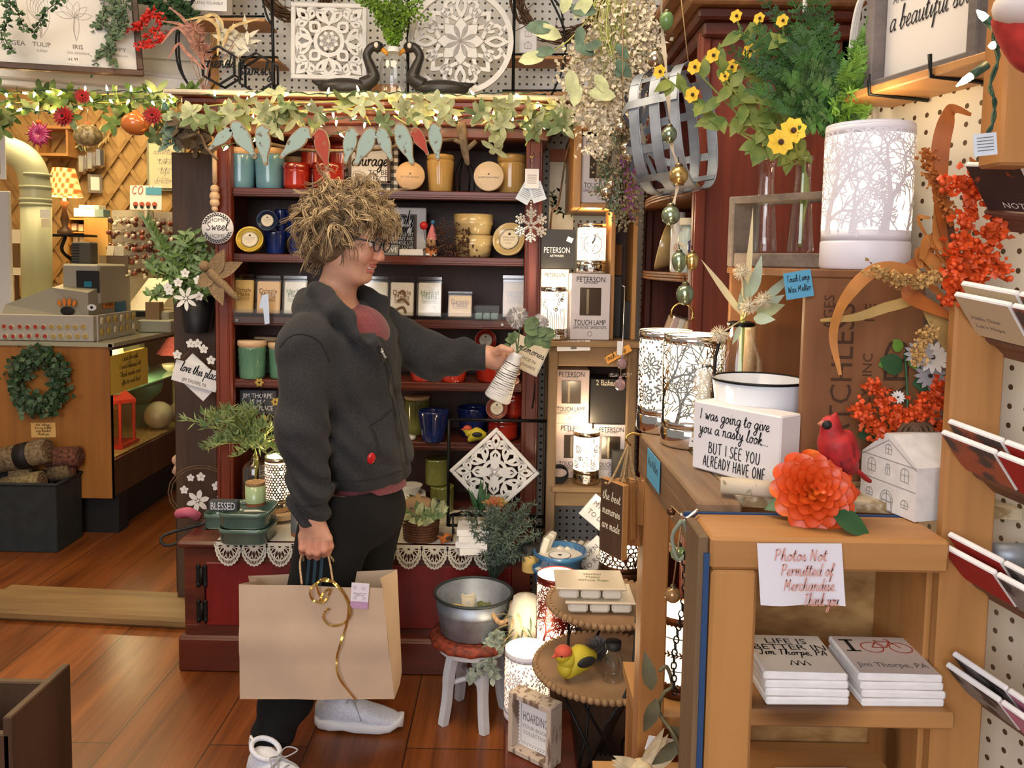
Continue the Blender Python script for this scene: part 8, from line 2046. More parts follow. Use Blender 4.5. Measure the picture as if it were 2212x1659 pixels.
# ------------ second red hutch, seen end on at the right
HX,HY0,HY1=.515,2.24,3.12
t=Th('corner_hutch','second red hutch turned sideways behind the fern bottles, its shelves facing left','hutch',(.7,2.7,0))
zt_=2.06
b=MB();b.box((HX+.19,HY0+.012,zt_/2),(.38,.024,zt_),RWD_);b.bd('end_panel',t);b=MB();b.box((HX+.19,HY1,zt_/2),(.38,.024,zt_),RWD_);b.bd('end_panel',t)
for y in(HY0+.02,HY1-.02):b=MB();b.box((HX-.006,y,zt_/2),(.03,.06,zt_),RWD_,.006);b.box((HX-.02,y,zt_/2),(.006,.02,zt_),RWD_,.003);b.bd('post',t)
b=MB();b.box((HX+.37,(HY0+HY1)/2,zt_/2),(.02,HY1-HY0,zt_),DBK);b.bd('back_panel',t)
Hz=[Zp(1515,398,HY0),Zp(1508,592,HY0)];Hz+=[Hz[1]-.25,Hz[1]-.5,Hz[1]-.8]
SHW=wood('shelf_edge_brown',(.3,.13,.045),(.14,.05,.018),'Y',10,.45)
for z in Hz:
 b=MB();n=12;edge=[(HX-.02-.045*math.sin(PI*k/n),HY0+.05+(HY1-HY0-.1)*k/n)for k in range(n+1)];poly=edge+[(HX+.36,HY1-.05),(HX+.36,HY0+.05)]
 b.pu(Matrix.Translation((0,0,z-.024)));b.plate(poly,.024,SHW)
 for zz in(.004,.013,.021):b.tb([(x-.002,y,zz)for x,y in edge],.005,SHW,6)
 b.pop();b.bd('shelf',t)
b=MB()
for z,h,o_ in((2.04,.04,.03),(2.08,.03,.05),(2.11,.04,.08),(2.15,.03,.12)):b.box((HX+.2-o_/2,(HY0+HY1)/2,z+h/2),(.38+o_,HY1-HY0+2*o_,h),RWX if z<2.1 else SHW,.006)
b.bd('cornice',t)
zz=Hz[1]+.0015
def on2(px,d,off=.0):return Xp(px,500,d)+off
b=MB();b.pu(frame((on2(1412,2.75)+.03,2.75,zz+.085),(.25,.97,0),(.25,-.05,1)));b.la([(0,.05),(.06,.045),(.083,0),(.08,-.004),(.07,.006),(0,.008)],CREAMG,32);b.pu(Matrix.Rotation(PI,4,'X'));b.disc(.04,BLACK,-.006,seg=24);b.disc(.036,TINLABEL,-.0056,seg=24);b.pop();Sg('bowl_candle',b,'cream bowl candle standing on edge at the far end of the corner hutch shelf','candle')
for(x,d,r,h,m_,lb,cap)in((1446,2.55,.026,.185,mat('porcelain'),'white bottle with a peach round label on the corner hutch shelf',None),(1490,2.42,.034,.14,mat('pale_teal_jar',(.5,.6,.55),.25),'pale teal jar with a cream lid beside the white bottle',CREAM),(1511,2.32,.032,.11,NAVYG,'navy jar nearest the post on the corner hutch shelf',None)):
 b=MB();X_=max(on2(x,d),HX+.0);b.la([(r*.9,0),(r,.008),(r,h*.8),(r*.7,h*.88),(r*.7,h),(r*.6,h)],m_,24,(X_,d,zz))
 if cap:b.la([(r*.9,h),(r*.9,h+.02),(0,h+.02)],cap,24,(X_,d,zz))
 else:b.pu(Fc((X_-.004,d-r-.001,zz+h*.4),-.2));b.disc(r*.7,mat('peach_label',(.7,.48,.36),.6),.0,seg=20);b.pop()
 Sg('bottle' if not cap else 'jar',b,lb,'bottle' if not cap else 'jar')
zz=Hz[2]+.0015
for k in range(6):
 d=2.36+.09*k;w=.085;b=MB();b.pu(frame((HX+.03,d,zz+.052),(.35,.9,0),(.25,-.3,1)));b.box((0,0,0),(w,.1,.022),(WAXW,mat('pink_wax',(.65,.45,.42),.5),WAXP)[k%3],.004);b.box((0,0,0),(w+.006,.108,.027),PLA,.004);Sg('wax_melts_pack',b,'wax melts pack '+('nearest the post','second from the post','third from the post','fourth from the post','fifth from the post','farthest from the post')[k]+' on the corner hutch shelf','wax melts','tilted wax melt packs in the corner hutch')
zz=Hz[3]+.0015
b=MB();b.pu(frame((HX+.03,2.75,zz+.1),(.3,.95,0),(.3,0,1)));b.la([(0,.05),(.07,.045),(.098,0),(.09,-.004),(0,.004)],mat('striped_bowl',(.25,.21,.17),.4),28);Sg('striped_bowl',b,'grey striped bowl candle low in the corner hutch behind the lamps','candle')
b=MB()
for(y,z)in((2.232,1.66),(2.232,1.3)):b.tb([(HX-.02+.03*math.cos(a)-.03,y-.004,z+.03*math.sin(a))for a in[k*PI/8 for k in range(-2,10)]],.003,mat('brass'),6);b.tb([(HX-.02,y-.004,z-.01),(HX+.0,y+.01,z-.01)],.003,mat('brass'),6)
o=b.bd('brass_hook',t)
# ------------ hanging things in front of the corner
PAMP=mat('cream_pampas',(.86,.77,.58),.9,var=.2,scale=80);EUC=mat('dusty_leaf',(.09,.16,.1),.55,var=.4,scale=30)
t=Th('dried_flower_swag','large hanging bunch of cream dried blooms with dusty green leaves at the top','dried flowers',P(1310,60,2.5));r1=random.Random(13)
b=MB()
plumes=[[(1330,-60),(1320,60),(1290,180),(1262,260)],[(1345,-60),(1350,80),(1330,200),(1310,300)],[(1355,-60),(1380,60),(1370,150),(1350,240)],[(1330,-60),(1300,60),(1250,130),(1240,210)],[(1350,-60),(1390,20),(1400,90),(1385,130)],[(1340,-60),(1320,120),(1300,230),(1290,330)]]
for pl in plumes:
 pts=Cm([P(x,y,2.48)for x,y in pl],8)
 for i,q in enumerate(pts[4:]):
  for k in range(34):o_=q+Vc((r1 .gauss(0,.024),r1 .gauss(0,.02),r1 .gauss(0,.018)));b.leaf(o_,(r1 .gauss(0,1),r1 .gauss(0,1),r1 .gauss(0,1)),(r1 .gauss(0,1),-1,r1 .gauss(0,1)),.016,.013,PAMP,.1,.4,2,0)
b.bd('cream_blooms',t)
b=MB()
for k in range(26):b.tb(Cm([P(1330+r1 .gauss(0,12),-60,2.47),P(1325+r1 .gauss(0,25),40,2.45),P(1320+r1 .gauss(0,45),150+r1 .gauss(0,30),2.46)],3),.0014,LEAFS,3)
b.bd('stems',t);b=MB()
for(x,y,dx,dy,L,m_)in((1195,60,-1,.0,60,EUC),(1255,55,-.1,-1,45,EUC),(1200,110,-1,-.1,46,EUC),(1240,98,.9,-.35,48,EUC),(1290,25,-1,.1,60,EUC),(1300,90,-.6,-.3,40,EUC),(1330,95,.7,-.8,42,EUC),(1345,130,-.3,-1,38,EUC),(1330,128,.8,-.9,50,EUC),(1180,120,-1,-.2,60,LEAFP),(1145,60,1,-.25,70,LEAFP),(1230,150,.2,-1,60,LEAFP),(1240,40,.6,.8,60,LEAFP),(1285,160,.6,-.8,50,LEAFP),(1270,200,1,-.1,60,LEAFP),(1215,30,.3,1,50,LEAFP),(1250,180,-.2,-1,50,LEAFP)):
 b.leaf(P(x,y,2.4),(dx,-.15,dy),(0,-1,.2),pm(L,2.4),pm(L*.5,2.4),m_,.15,.15,5,0)
b.tb(Cm([P(1310,-40,2.42),P(1270,40,2.41),P(1225,90,2.41),P(1175,120,2.41)],5),.002,LEAFS,4);b.tb(Cm([P(1320,-40,2.42),P(1310,60,2.41),P(1325,130,2.41)],5),.002,LEAFS,4);b.bd('leaves',t)
t=Th('jewelled_bouquet','small hanging bouquet of dried heather, purple petals and glass baubles','dried flowers',P(1350,380,2.35));b=MB();HEA=mat('dry_heather',(.2,.16,.09),.8,var=.4,scale=60);PUR=mat('purple_petal',(.16,.03,.16),.7)
for k in range(70):
 e=P(1345+r1 .gauss(0,24),380+r1 .gauss(10,55),2.33+r1 .gauss(0,.02));b.tb([P(1345,240,2.35),e],.0009,HEA,3)
 for j in range(12):b.leaf(e+Vc((r1 .gauss(0,.008),r1 .gauss(0,.006),r1 .gauss(0,.014))),(r1 .gauss(0,1),r1 .gauss(0,.6),r1 .gauss(0,1)),(0,-1,0),.013,.007,HEA if k%4 else(PUR if e.x>P(1350,0,2.35).x else IVY),.1,.2,1,0)
b.bd('stems',t)
for(x,y,r)in((1342,275,14),(1358,335,17),(1352,318,12),(1320,398,10),(1310,415,14),(1338,262,9)):b=MB();b.ball(P(x,y,2.31),pm(r,2.31),mat('silver_bauble',(.6,.5,.35),.12,.9),12,8);b.bd('bauble',t)
b=MB();b.tb([P(1345,-40,2.36),P(1345,245,2.35)],.0014,TWINE,4);b.bd('string',t)
t=Th('tin_basket','woven galvanised metal basket hanging in the corner by the red hutch','basket',P(1440,410,2.02));c=P(1442,285,2.05);ax_=Vc((.8,-.6,.05)).normalized();up=Vc((-.12,.0,1));M_=frame(c,ax_.cross(up)*-1,up);
b=MB();b.pu(M_);ra,rb_,dp_=.105,.15,.15
def ov(a,z,f=1.):return(ra*f*math.copysign(abs(math.cos(a))**.75,math.cos(a)),rb_*f*math.copysign(abs(math.sin(a))**.75,math.sin(a)),z)
for z,f in((.07,1),(.02,1.01),(-.035,1.)):
 n=40;vs=[ov(2*PI*k/n,z+s*.013,f)for s in(-1,1)for k in range(n)];b.raw(vs,[(k,(k+1)%n,n+(k+1)%n,n+k)for k in range(n)],GALV,True)
 b.tb([ov(2*PI*k/n,z+.013,f)for k in range(n)],.002,GALV,5,closed=True)
b.bd('bands',t)
for k in range(12):
 b=MB();b.pu(M_);a=2*PI*k/12+.2;f=1.02 if k%2 else.985
 pts=[ov(a,.08,f),ov(a,.02,f*1.01),ov(a,-.05,f),tuple(x*.82 for x in ov(a,0,f)[:2])+(-.075,),tuple(x*.3 for x in ov(a,0,f)[:2])+(-.08,)]
 cx_,cy_=math.cos(a),math.sin(a);b.strip(pts,.02,[Vc((cx_,cy_,0))]*3+[Vc((cx_,cy_,-1)),Vc((0,0,-1))],GALV);b.bd('rib',t)
b=MB();b.tb([M_@Vc((0,.15,.07)),P(1465,-60,2.)],.0015,TWINE,4);b.bd('cord',t)
t=Th('bauble_garland','cream ribbon of antique green and gold glass baubles in front of the red hutch','ornaments',P(1480,660,1.72));RIB=mat('cream_ribbon',(.62,.52,.38),.7);dd=1.74
path=[(1428,-40),(1430,60),(1440,160),(1446,250),(1452,320),(1466,360),(1464,400),(1455,440),(1448,470),(1462,520),(1482,540),(1488,600),(1480,622)]
pts=Cm([P(x,y,dd)for x,y in path],5);b=MB();b.strip(pts,[.007+.003*math.sin(1.1*k)for k in range(len(pts))],[Vc((math.sin(.5*k),-1,0))for k in range(len(pts))],RIB);b.bd('ribbon',t)
GBG=mat('green_mercury',(.3,.38,.25),.18,.75,var=.25,scale=30);GBA=mat('gold_mercury',(.62,.43,.16),.18,.8,var=.2,scale=30)
for(x,y,rp,ty,m_)in((1446,290,16,.2,GBG),(1466,380,20,.0,GBA),(1449,466,20,.0,GBG),(1467,560,16,.8,GBG),(1495,560,14,.8,GBA),(1480,634,19,.35,GBG),(1415,128,17,.1,mat('silver_bauble')),(1440,42,15,.5,mat('green_glass_drop',(.2,.35,.12),.1,trans=.4))):
 b=MB();c=P(x,y,dd-.015);r=pm(rp,dd);b.la([(0,-r*(1+ty))]+[(r*math.cos(a),r*math.sin(a)*(1+(ty if a<0 else.1)))for a in[-1.2,-.8,-.4,0,.4,.8,1.2]]+[(r*.3,r*1.),(r*.36,r*1.05),(r*.3,r*1.3),(0,r*1.4)],m_,20,c);b.tb([c+Vc((0,0,r*1.3)),c+Vc((0,.012,r*2.))],.0012,BKM,5);o=b.bd('bauble',t)
 b=MB();b.la([(r*.45,r*.98),(r*.42,r*1.15),(r*.2,r*1.35),(0,r*1.4)],mat('dark_brass_cap',(.12,.09,.05),.4,.8),14,c);b.bd('cap',o)
# ------------ right-hand counter
CZ=1.135
t=Th('display_counter','rough wooden display counter with pine front frame and shelf in the right foreground','counter',(.45,1.1,0))
A_,C_=PZ(1416,934,CZ),PZ(1556,1084,CZ)
b=MB();b.beam((A_.x,A_.y,CZ-.016),(C_.x,C_.y,CZ-.016),.058,.03,WOODX,bev=.003);dv=(C_-A_).normalized();sd_=Vc((-dv.y,dv.x,0))*-1
b.beam(Vc((A_.x,A_.y,CZ-.05))+sd_*.02,Vc((C_.x,C_.y,CZ-.05))+sd_*.02,.018,.045,WOODX,bev=.002);b.bd('edge_plank',t)
CLOTH=mat('speckled_cloth',(.6,.5,.34),.9,col2=(.3,.2,.09),scale=38,contrast=(.4,.5))
b=MB();xw=lambda y:RW0 .x+(y-1.)*RWD.x/RWD.y-.012
po=[(C_.x+.03,C_.y+.034),(xw(1.03),1.015),(xw(1.5),1.5),(A_.x+.034,1.5),(A_.x+.034,A_.y)];b.pu(Matrix.Translation((0,0,CZ-.016)));b.plate(po,.014,CLOTH);b.bd('counter_top',t)
d=1.37;xa,xb=Xp(1386,1300,d),Xp(1442,1300,d);b=MB();b.box(((xa+xb)/2,d+.03,.55),(xb-xa,.06,1.1),PINE,.003);b.bd('post',t)
b=MB();b.box(((xa+xb)/2-.002,d-.003,.28),(.03,.02,.56),WTH,.003);b.bd('cleat',t)
F=.92;zt=1.122;xl,xs,xr=Xp(1514,1170,F),Xp(1632,1400,F),Xp(2052,1240,F)
TAPE=mat('blue_edge',(.02,.06,.16),.6)
b=MB();b.box(((xl+.012+xr)/2,F+.046,zt-.0195),(xr-xl-.012,.09,.039),PINEX,.004);b.bd('front_rail',t)
b=MB();b.box(((xl+.014+xs)/2,F+.022,(zt-.04)/2),(xs-xl-.014,.042,zt-.04),PINE,.004);b.bd('front_post',t)
b=MB();b.box((xl+.005,F+.04,zt/2),(.012,.07,zt),WTH,.002);b.box((xl+.008,F+.0035,zt/2-.01),(.0065,.003,zt-.02),TAPE);b.bd('side_ply',t)
b=MB();b.box(((xl+xr)/2,F+.095,zt-.003),(xr-xl,.004,.007),TAPE);b.bd('blue_trim',t)
zsh=Zp(1740,1541,F);b=MB();b.box(((xs+xr)/2+.005,F+.1,zsh-.0105),(xr-xs+.03,.19,.021),PINEX,.003);b.bd('shelf',t)
b=MB();z5=Zp(1740,1650,F)-.09;b.box(((xs+xr)/2+.005,F+.1,z5-.0105),(xr-xs+.03,.19,.021),PINEX,.003);b.bd('shelf',t)
OSB=mat('strand_board',(.46,.27,.1),.7,col2=(.27,.135,.04),scale=26,stretch=(1,1,1.9),detail=6,contrast=(.3,.6));b=MB();b.box(((.305+xr)/2+.02,F+.205,.66),(xr-.305+.06,.012,.88),OSB);b.bd('back_board',t)
b=MB();b.box((xr+.016,F+.13,.66),(.02,.14,.88),PINE,.002);b.bd('side_board',t)
b=MB();b.box((Xp(2046,900,.965)+.031,.968,.98),(.062,.018,.84),PINE,.003);b.bd('tall_board',t)
TILE=mat('stone_tile',(.82,.8,.79),.8,var=.06,scale=60,bump=.1);TILEP=mat('printed_tile',(.62,.53,.48),.75)
def Co(name,M_,label,face=None,group=None,art=None):
 b=MB();b.pu(M_);b.box((0,0,0),(.1,.1,.0098),TILE,.0022)
 if face:b.rect(-.0475,-.0475,.0475,.0475,face,.0052)
 if art:art(b,.0056)
 return Sg(name,b,label,'coaster',group)
def art1(b,z):b.text('LIFE IS',.02,BLACK,0,.03,z);b.text('BETTER IN',.02,BLACK,0,.014,z);b.hand('Jim Thorpe, PA',.0075,BLACK,0,-.006,z,w=.0016,wmax=.085);[b.sk([(-.012+.008*k,-.032),(-.008+.008*k,-.02),(-.004+.008*k,-.032)],.002,BLACK,0,z)or b.disc(.0018,BLACK,z,(-.008+.008*k,-.017),8)for k in range(3)]
BIKE=mat('bike_red',(.45,.05,.03),.7)
def art2(b,z):
 b.rect(-.042,.006,-.024,.009,BLACK,z);b.rect(-.042,.035,-.024,.038,BLACK,z);b.rect(-.0355,.006,-.0305,.038,BLACK,z)
 for x in(-.006,.03):b.sk([(x+.0135*math.cos(k*PI/10),.018+.0135*math.sin(k*PI/10))for k in range(20)],.0016,BIKE,0,z,True)
 for q in([(-.006,.018),(.004,.034),(.022,.034),(.03,.018)],[(.004,.034),(.012,.018),(-.006,.018)],[(.012,.018),(.022,.034)],[(.002,.037),(.006,.037)],[(.022,.034),(.021,.04),(.017,.04)]):b.sk(q,.0018,BIKE,0,z)
 b.text('Jim Thorpe, PA',.016,INK,0,-.028,z,wmax=.085)
for s,(px,fc,ar,lb)in enumerate(((1732,mat('coaster_cream',(.74,.68,.58),.75),art1,'Life is better coaster stack'),(1945,TILEP,art2,'bicycle coaster stack'))):
 for k in range(4):
  x=Xp(px+(2 if s else 10)+(5,9,2,0)[k]*(1 if s else.6),1500,F+.015);Co('stone_coaster',rotz((.02,-.015,.01,-.02)[k],(x,F+.066,zsh+.0052+.0102*k)),('bottom','second','third','top')[k]+' coaster of the '+lb+' on the pine shelf',fc if k==3 else TILEP,'stone coasters on the pine shelf',ar if k==3 else None)
Co('stone_coaster',rotz(.03,(Xp(1840,1650,F),F+.07,z5+.0052)),'single coaster just showing on the lowest pine shelf at the picture edge',TILEP,'stone coasters on the pine shelf')
t=Th('coaster_rack','dark narrow ledges of a wall rack holding tilted coasters at the right edge','rack',(.6,.95,1.05));LED=wood('rack_ledge',(.22,.1,.06),(.1,.045,.028),'Y',12,.5)
RX=Vc((.37,-.92,-.13)).normalized();UP=Vc((-.62,-.37,.69)).normalized();UP=(UP-RX*UP.dot(RX)).normalized();NR=RX.cross(UP);ART=[mat('art_black',(.05,.035,.035),.6,col2=(.5,.1,.03),scale=30,contrast=(.3,.36)),mat('art_cream',(.62,.5,.32),.7),mat('art_rust',(.42,.12,.06),.7,col2=(.1,.07,.06),scale=26,contrast=(.42,.5)),mat('art_red',(.42,.02,.015),.7),mat('art_grey',(.3,.27,.25),.7,col2=(.06,.05,.05),scale=26,contrast=(.42,.5)),mat('art_pink',(.62,.25,.38),.7)]
rows=((2086,352,0,1),(2062,632,1,2),(2034,930,2,2),(2034,1174,3,2),(2044,1432,4,2));NM=('top','second','third','fourth','lowest')
for k,(x,y,a,n)in enumerate(rows):
 tl=P(x,y,.94)
 for j in range(n):
  for i in range(3):
   c=tl+RX*(.035+.072*i)-UP*.035-NR*(.012*j)+Vc((0,0,.004*j));m_=ART[a]if i==0 else ART[(a+i)%6 if k!=3 else 3+i]
   Co('tilted_coaster',frame(c,RX,UP)@Matrix.Scale(.7,4),('front' if j==0 else 'rear')+' '+('far','middle','near')[i]+' coaster on the '+NM[k]+' ledge of the right-hand rack',m_,'coasters on the right-hand rack',(lambda b,z:b.text('NOT MY',.018,PAPER,.02,-.035,z))if k==0 and i==0 else((lambda b,z:(b.text('Hello Dear',.012,INK,-.01,.0,z),b.text("Let's Hope",.012,INK,-.01,-.02,z)))if k==1 and i==0 and j==0 else None))
 b=MB();o_=tl-UP*.076-NR*.008;b.pu(frame(o_+RX*.11,RX,UP));b.box((0,-.004,-.008),(.24,.01,.036),LED,.002);b.box((0,-.02,.004),(.24,.026,.006),LED,.001);b.bd('ledge',t)
b=MB();b.box((P(2160,300,.84).x+.01,.84,1.82),(pm(86,.84),.04,.56),PINE,.003);b.bd('upright',t)
b=MB();q=P(2160,1200,1.);b.tb([(q.x-.01,1.,q.z),(q.x+.04,1.,q.z)],.016,GALV,12);b.bd('steel_bracket',t)
b=MB();q=P(2128,312,.787);b.pu(Fc(q,0)@Matrix.Rotation(.12,4,'Z'));b.box((0,0,0),(.022,.021,.001),mat('bluish_tag'))
for k in range(5):b.rect(-.008,.006-.003*k,.008,.0068-.003*k,INK,.0008)
Sg('wire_tag',b,'small printed white tag on the light string wire at the right','label')
t=Th('string_lights','green string of clear lit bulbs hanging on the pine upright at the right edge','string lights',P(2140,100,.8));b=MB();pts=Cm([P(x,y,.79)for x,y in((2200,-30),(2150,60),(2155,120),(2140,190),(2150,230),(2138,280),(2130,298))],5)
for s in(-1,1):b.tb([q+Vc((.0015*s*math.cos(k),.0015*math.sin(k),0))for k,q in enumerate(pts)],.0013,GREENWIRE,5)
b.bd('wire',t)
for(x0,y0,x1,y1)in((2132,140,2066,186),(2150,60,2110,22),(2160,95,2135,100)):
 a_,c_=P(x0,y0,.78),P(x1,y1,.78);b=MB();b.tb([a_.lerp(c_,.5),a_.lerp(c_,.75),c_],[.0035,.0032,.0006],GLOW,8);o=b.bd('bulb',t);b=MB();b.tb([a_,a_.lerp(c_,.52)],.0042,GREENWIRE,8);b.bd('socket',o)
t=Th('red_stocking','red and white stuffed Christmas stocking hanging at the top right corner','stocking',P(2230,130,.66));RDF=mat('red_felt',(.5,.04,.03),.9,var=.25,scale=70)
b=MB();b.ball(P(2226,12,.66),(.026,.03,.018),mat('white_fleece',(.8,.74,.7),.9),14,10);b.bd('cuff',t);b=MB();b.tb(Cm([P(2226,5,.67),P(2230,50,.67),P(2240,110,.67),P(2262,140,.67)],4),[.024,.026,.028,.028,.027,.026,.024,.022,.02,.018,.016,.014,.012],RDF,12);b.bd('body',t)
M_=lambda s,z,o_:frame(RW(s,z,o_),-RWD,(0,0,1))
t=Th('verse_frame','grey box frame with verse ending a beautiful soul on the pegboard shelf','picture',RW(.2,1.66,.03));zf=Zp(1990,172,1.2);w=.2
b=MB();b.pu(M_(.19,zf+.2,.035));GRF=wood('grey_frame',(.2,.17,.16),(.1,.085,.08),'Y',14,.7)
for x,s in((-w/2,.018),(w/2,.018)):b.box((x,0,.0),(s,.4,.07),GRF,.002)
b.box((0,-.2,0),(w,.018,.07),GRF,.002);b.bd('frame',t)
b=MB();b.pu(M_(.19,zf+.2,.045));b.box((0,0,0),(w-.02,.385,.004),mat('verse_paper',(.7,.66,.62),.8));b.text('A STRONG',.02,INK,0,.06,.003);b.text('MIND, A PRETTY FACE',.019,INK,.01,-.04,.003,wmax=.15);b.text('AND MOST IMPORTANTLY',.019,INK,.005,-.075,.003,wmax=.165);b.hand('a beautiful soul',.017,BLACK,.0,-.12,.003,wmax=.165,w=.002);b.bd('verse',t)
b=MB();b.pu(M_(.17,zf-.012,.05));b.box((0,-.002,0),(.3,.012,.1),PINEX,.002)
for x in(-.07,.05):b.tb([(x,.02,.055),(x,-.008,.052),(x+.005,-.012,-.045)],.003,BKM,6)
Sg('pegboard_shelf',b,'narrow wooden shelf on black hooks on the cream pegboard','shelf')
b=MB();WCB=mat('white_cable',(.7,.66,.6),.5)
for k in range(3):b.tb(Cm([P(1838+4*k,275,1.36),P(1836+5*k,120,1.35),P(1850+4*k,20,1.34),P(1870,-12+5*k,1.34),P(1888-3*k,20,1.34),P(1894-4*k,120,1.34),P(1880-3*k,180,1.34),P(1868,260,1.35)],5),.003,WCB,6)
b.tb(Cm([P(1740,-20,1.36),P(1738,40,1.36)],4),.004,WCB,6);b.tb([P(1888,-5,1.33),P(1925,10,1.33)],.004,BKM,6)
for k in range(4):b.tb([P(1865+22*math.cos(a)+k*3,250+32*math.sin(a),1.33+.004*k)for a in[j*PI/8 for j in range(16)]],.003,WCB,6,closed=True)
Sg('white_cable',b,'looped white power cable hanging behind the fern bottles','cable')
cx0,cx1,cy0,cy1,cz1=.3975,.56,1.105,1.5,Zp(1850,584,1.105)
CRW=wood('old_crate',(.3,.13,.045),(.17,.065,.022),'Z',7,.6);t=Th('wooden_crate','old brown wooden crate with faded stencil letters standing on end','crate',((cx0+cx1)/2,1.3,CZ))
for nm,c0,s0 in(('front_board',((cx0+cx1)/2,cy0+.006,(CZ+cz1)/2),(cx1-cx0,.012,cz1-CZ-.012)),('back_board',((cx0+cx1)/2-.007,cy1-.006,(CZ+cz1)/2),(cx1-cx0-.014,.012,cz1-CZ-.012)),('side_board',(cx1-.006,(cy0+cy1)/2+.006,(CZ+cz1)/2),(.012,cy1-cy0-.014,cz1-CZ-.012)),('top_board',((cx0+cx1)/2,(cy0+cy1)/2,cz1-.005),(cx1-cx0+.008,cy1-cy0+.008,.011))):
 b=MB();b.box(c0,s0,CRW,.0015)
 if nm=='front_board':
  STN=mat('stencil',(.07,.03,.014),.8);b.pu(Fc((cx0+.055,cy0-.0004,CZ+.14))@Matrix.Rotation(PI/2,4,'Z'));b.text('MATCHLESS',.042,STN,0,0,.0003,wmax=.23);b.text('FANCY   INC',.019,STN,-.01,-.034,.0003,wmax=.2);b.text('RED',.05,STN,.02,-.075,.0003);b.text('AGES',.02,STN,.1,.022,.0003);b.text('NE',.02,STN,.1,-.034,.0003);b.pop()
 b.bd(nm,t)
kz=cz1+.0015
R0,R1=Vc((.41,1.46,kz)),Vc((.575,1.24,kz));RD=(R1-R0).normalized();RG=wood('grey_rack',(.22,.17,.13),(.1,.075,.06),'X',14,.7)
t=Th('bottle_rack','grey wooden rack holding tall clear stem bottles on the crate','rack',R0 .lerp(R1,.5));hr=.122
for q in(R0,R1):b=MB();b.pu(frame(q+Vc((0,0,hr/2)),RD));b.box((0,0,0),(.012,hr,.075),RG,.002);b.bd('end_board',t)
b=MB();b.pu(frame(R0 .lerp(R1,.5)+Vc((0,0,.012)),RD));b.box((0,0,0),((R1-R0).length-.014,.024,.072),RG,.002);b.bd('base_board',t)
b=MB();b.pu(frame(R0 .lerp(R1,.5)+Vc((0,0,hr-.006)),RD));b.box((0,0,.03),((R1-R0).length+.012,.012,.012),RG,.002);b.box((0,0,-.03),((R1-R0).length+.012,.012,.012),RG,.002);b.bd('top_rail',t)
bott=[]
for k,f in enumerate((.16,.42,.68)):
 q=R0 .lerp(R1,f)+Vc((0,0,.026));bott.append(q);b=MB();b.la([(.02,0),(.0215,.004),(.019,.03),(.0125,.12),(.0125,.15),(.0155,.153),(.0155,.158),(.0115,.16)],CLEAR,24,q,cap=(True,False));Sg('stem_bottle',b,('empty clear stem bottle with a tag at the left of the rack','clear stem bottle holding the yellow flowers','clear stem bottle holding the dark ferns')[k],'bottle','stem bottles in the grey rack')
FRD=mat('dark_fern',(.035,.11,.02),.55,var=.5,scale=30);FRL=mat('light_fern',(.14,.3,.04),.55,var=.4,scale=30)
def fern(name,label,o_,tips,seed,mats):
 t=Th(name,label,'plant',o_);b=MB();r1=random.Random(seed)
 for(x,y,dd,m_)in tips:
  e=P(x,y,dd);up_=Vc((o_.x,o_.y,o_.z+.06));pts=Cm([o_-Vc((0,0,.1)),up_,up_.lerp(e,.5)+Vc((0,0,.02)),e],8);b.tb(pts,.0012,mats[m_],4);N=len(pts)
  for i in range(8,N):
   q=pts[i];dv=(pts[min(i+1,N-1)]-pts[i-1]).normalized();n_=Vc((r1 .gauss(0,.3),-1,r1 .gauss(0,.3)));sd=dv.cross(n_).normalized();L=.034*(1-((i-8)/(N-8))*.75)
   for s in(-1,1):
    for h_ in(0,.5):
     qq=q+dv*h_*.008;dl=(sd*s+dv*.45+n_*r1 .uniform(-.1,.4));dl.normalize()
     for m in range(4):b.leaf(qq+dl*L*(m/4.5),dl+dv*(.9 if m%2 else-.6),n_,L*.36,L*.17,mats[m_],.1,.15,2,0)
     b.leaf(qq,dl,n_,L*1.1,L*.22,mats[m_],.15,.15,3)
 b.bd('fronds',t)
r1=random.Random(31)
fern('fern_fronds','dark and light green artificial ferns filling the bottle rack',bott[2]+Vc((0,0,.12)),[(1640,60,1.34,0),(1700,-20,1.34,0),(1745,20,1.32,0),(1690,90,1.3,0),(1760,110,1.3,0),(1720,160,1.28,0),(1740,-40,1.35,0),(1660,150,1.3,0),(1790,180,1.3,0),(1770,60,1.33,0),(1600,70,1.34,0),(1585,110,1.35,0),(1880,50,1.27,1),(1850,90,1.27,1),(1830,150,1.26,1),(1870,170,1.27,1),(1800,230,1.26,1),(1890,130,1.28,1),(1740,230,1.26,0),(1780,250,1.25,0),(1700,210,1.27,0),(1650,0,1.36,0),(1720,60,1.29,0),(1680,30,1.31,0),(1620,190,1.29,0),(1600,130,1.33,0),(1660,230,1.27,0),(1710,110,1.27,0),(1770,-20,1.34,0),(1650,90,1.31,0),(1755,170,1.25,0),(1730,280,1.24,0),(1690,160,1.26,0),(1860,110,1.25,1),(1840,200,1.24,1),(1880,200,1.26,1)],3,[FRD,FRL])
YPE=mat('yellow_petal',(.78,.5,.03),.55);BRC=mat('brown_centre',(.05,.02,.01),.8);LFG=mat('zinnia_leaf',(.12,.2,.04),.55,var=.4,scale=30,col2=(.3,.33,.07));o_=bott[1]+Vc((0,0,.14));t=Th('yellow_flowers','yellow black-eyed flowers on leafy stems in the middle stem bottle','flowers',o_)
b=MB();ends=[(1713,282,1.24,24),(1686,307,1.23,24),(1500,145,1.4,14),(1540,120,1.39,14),(1580,145,1.38,14),(1620,110,1.37,14),(1425,155,1.45,13),(1495,205,1.42,15),(1590,35,1.38,12),(1690,45,1.3,12),(1640,40,1.35,11),(1565,165,1.37,10)]
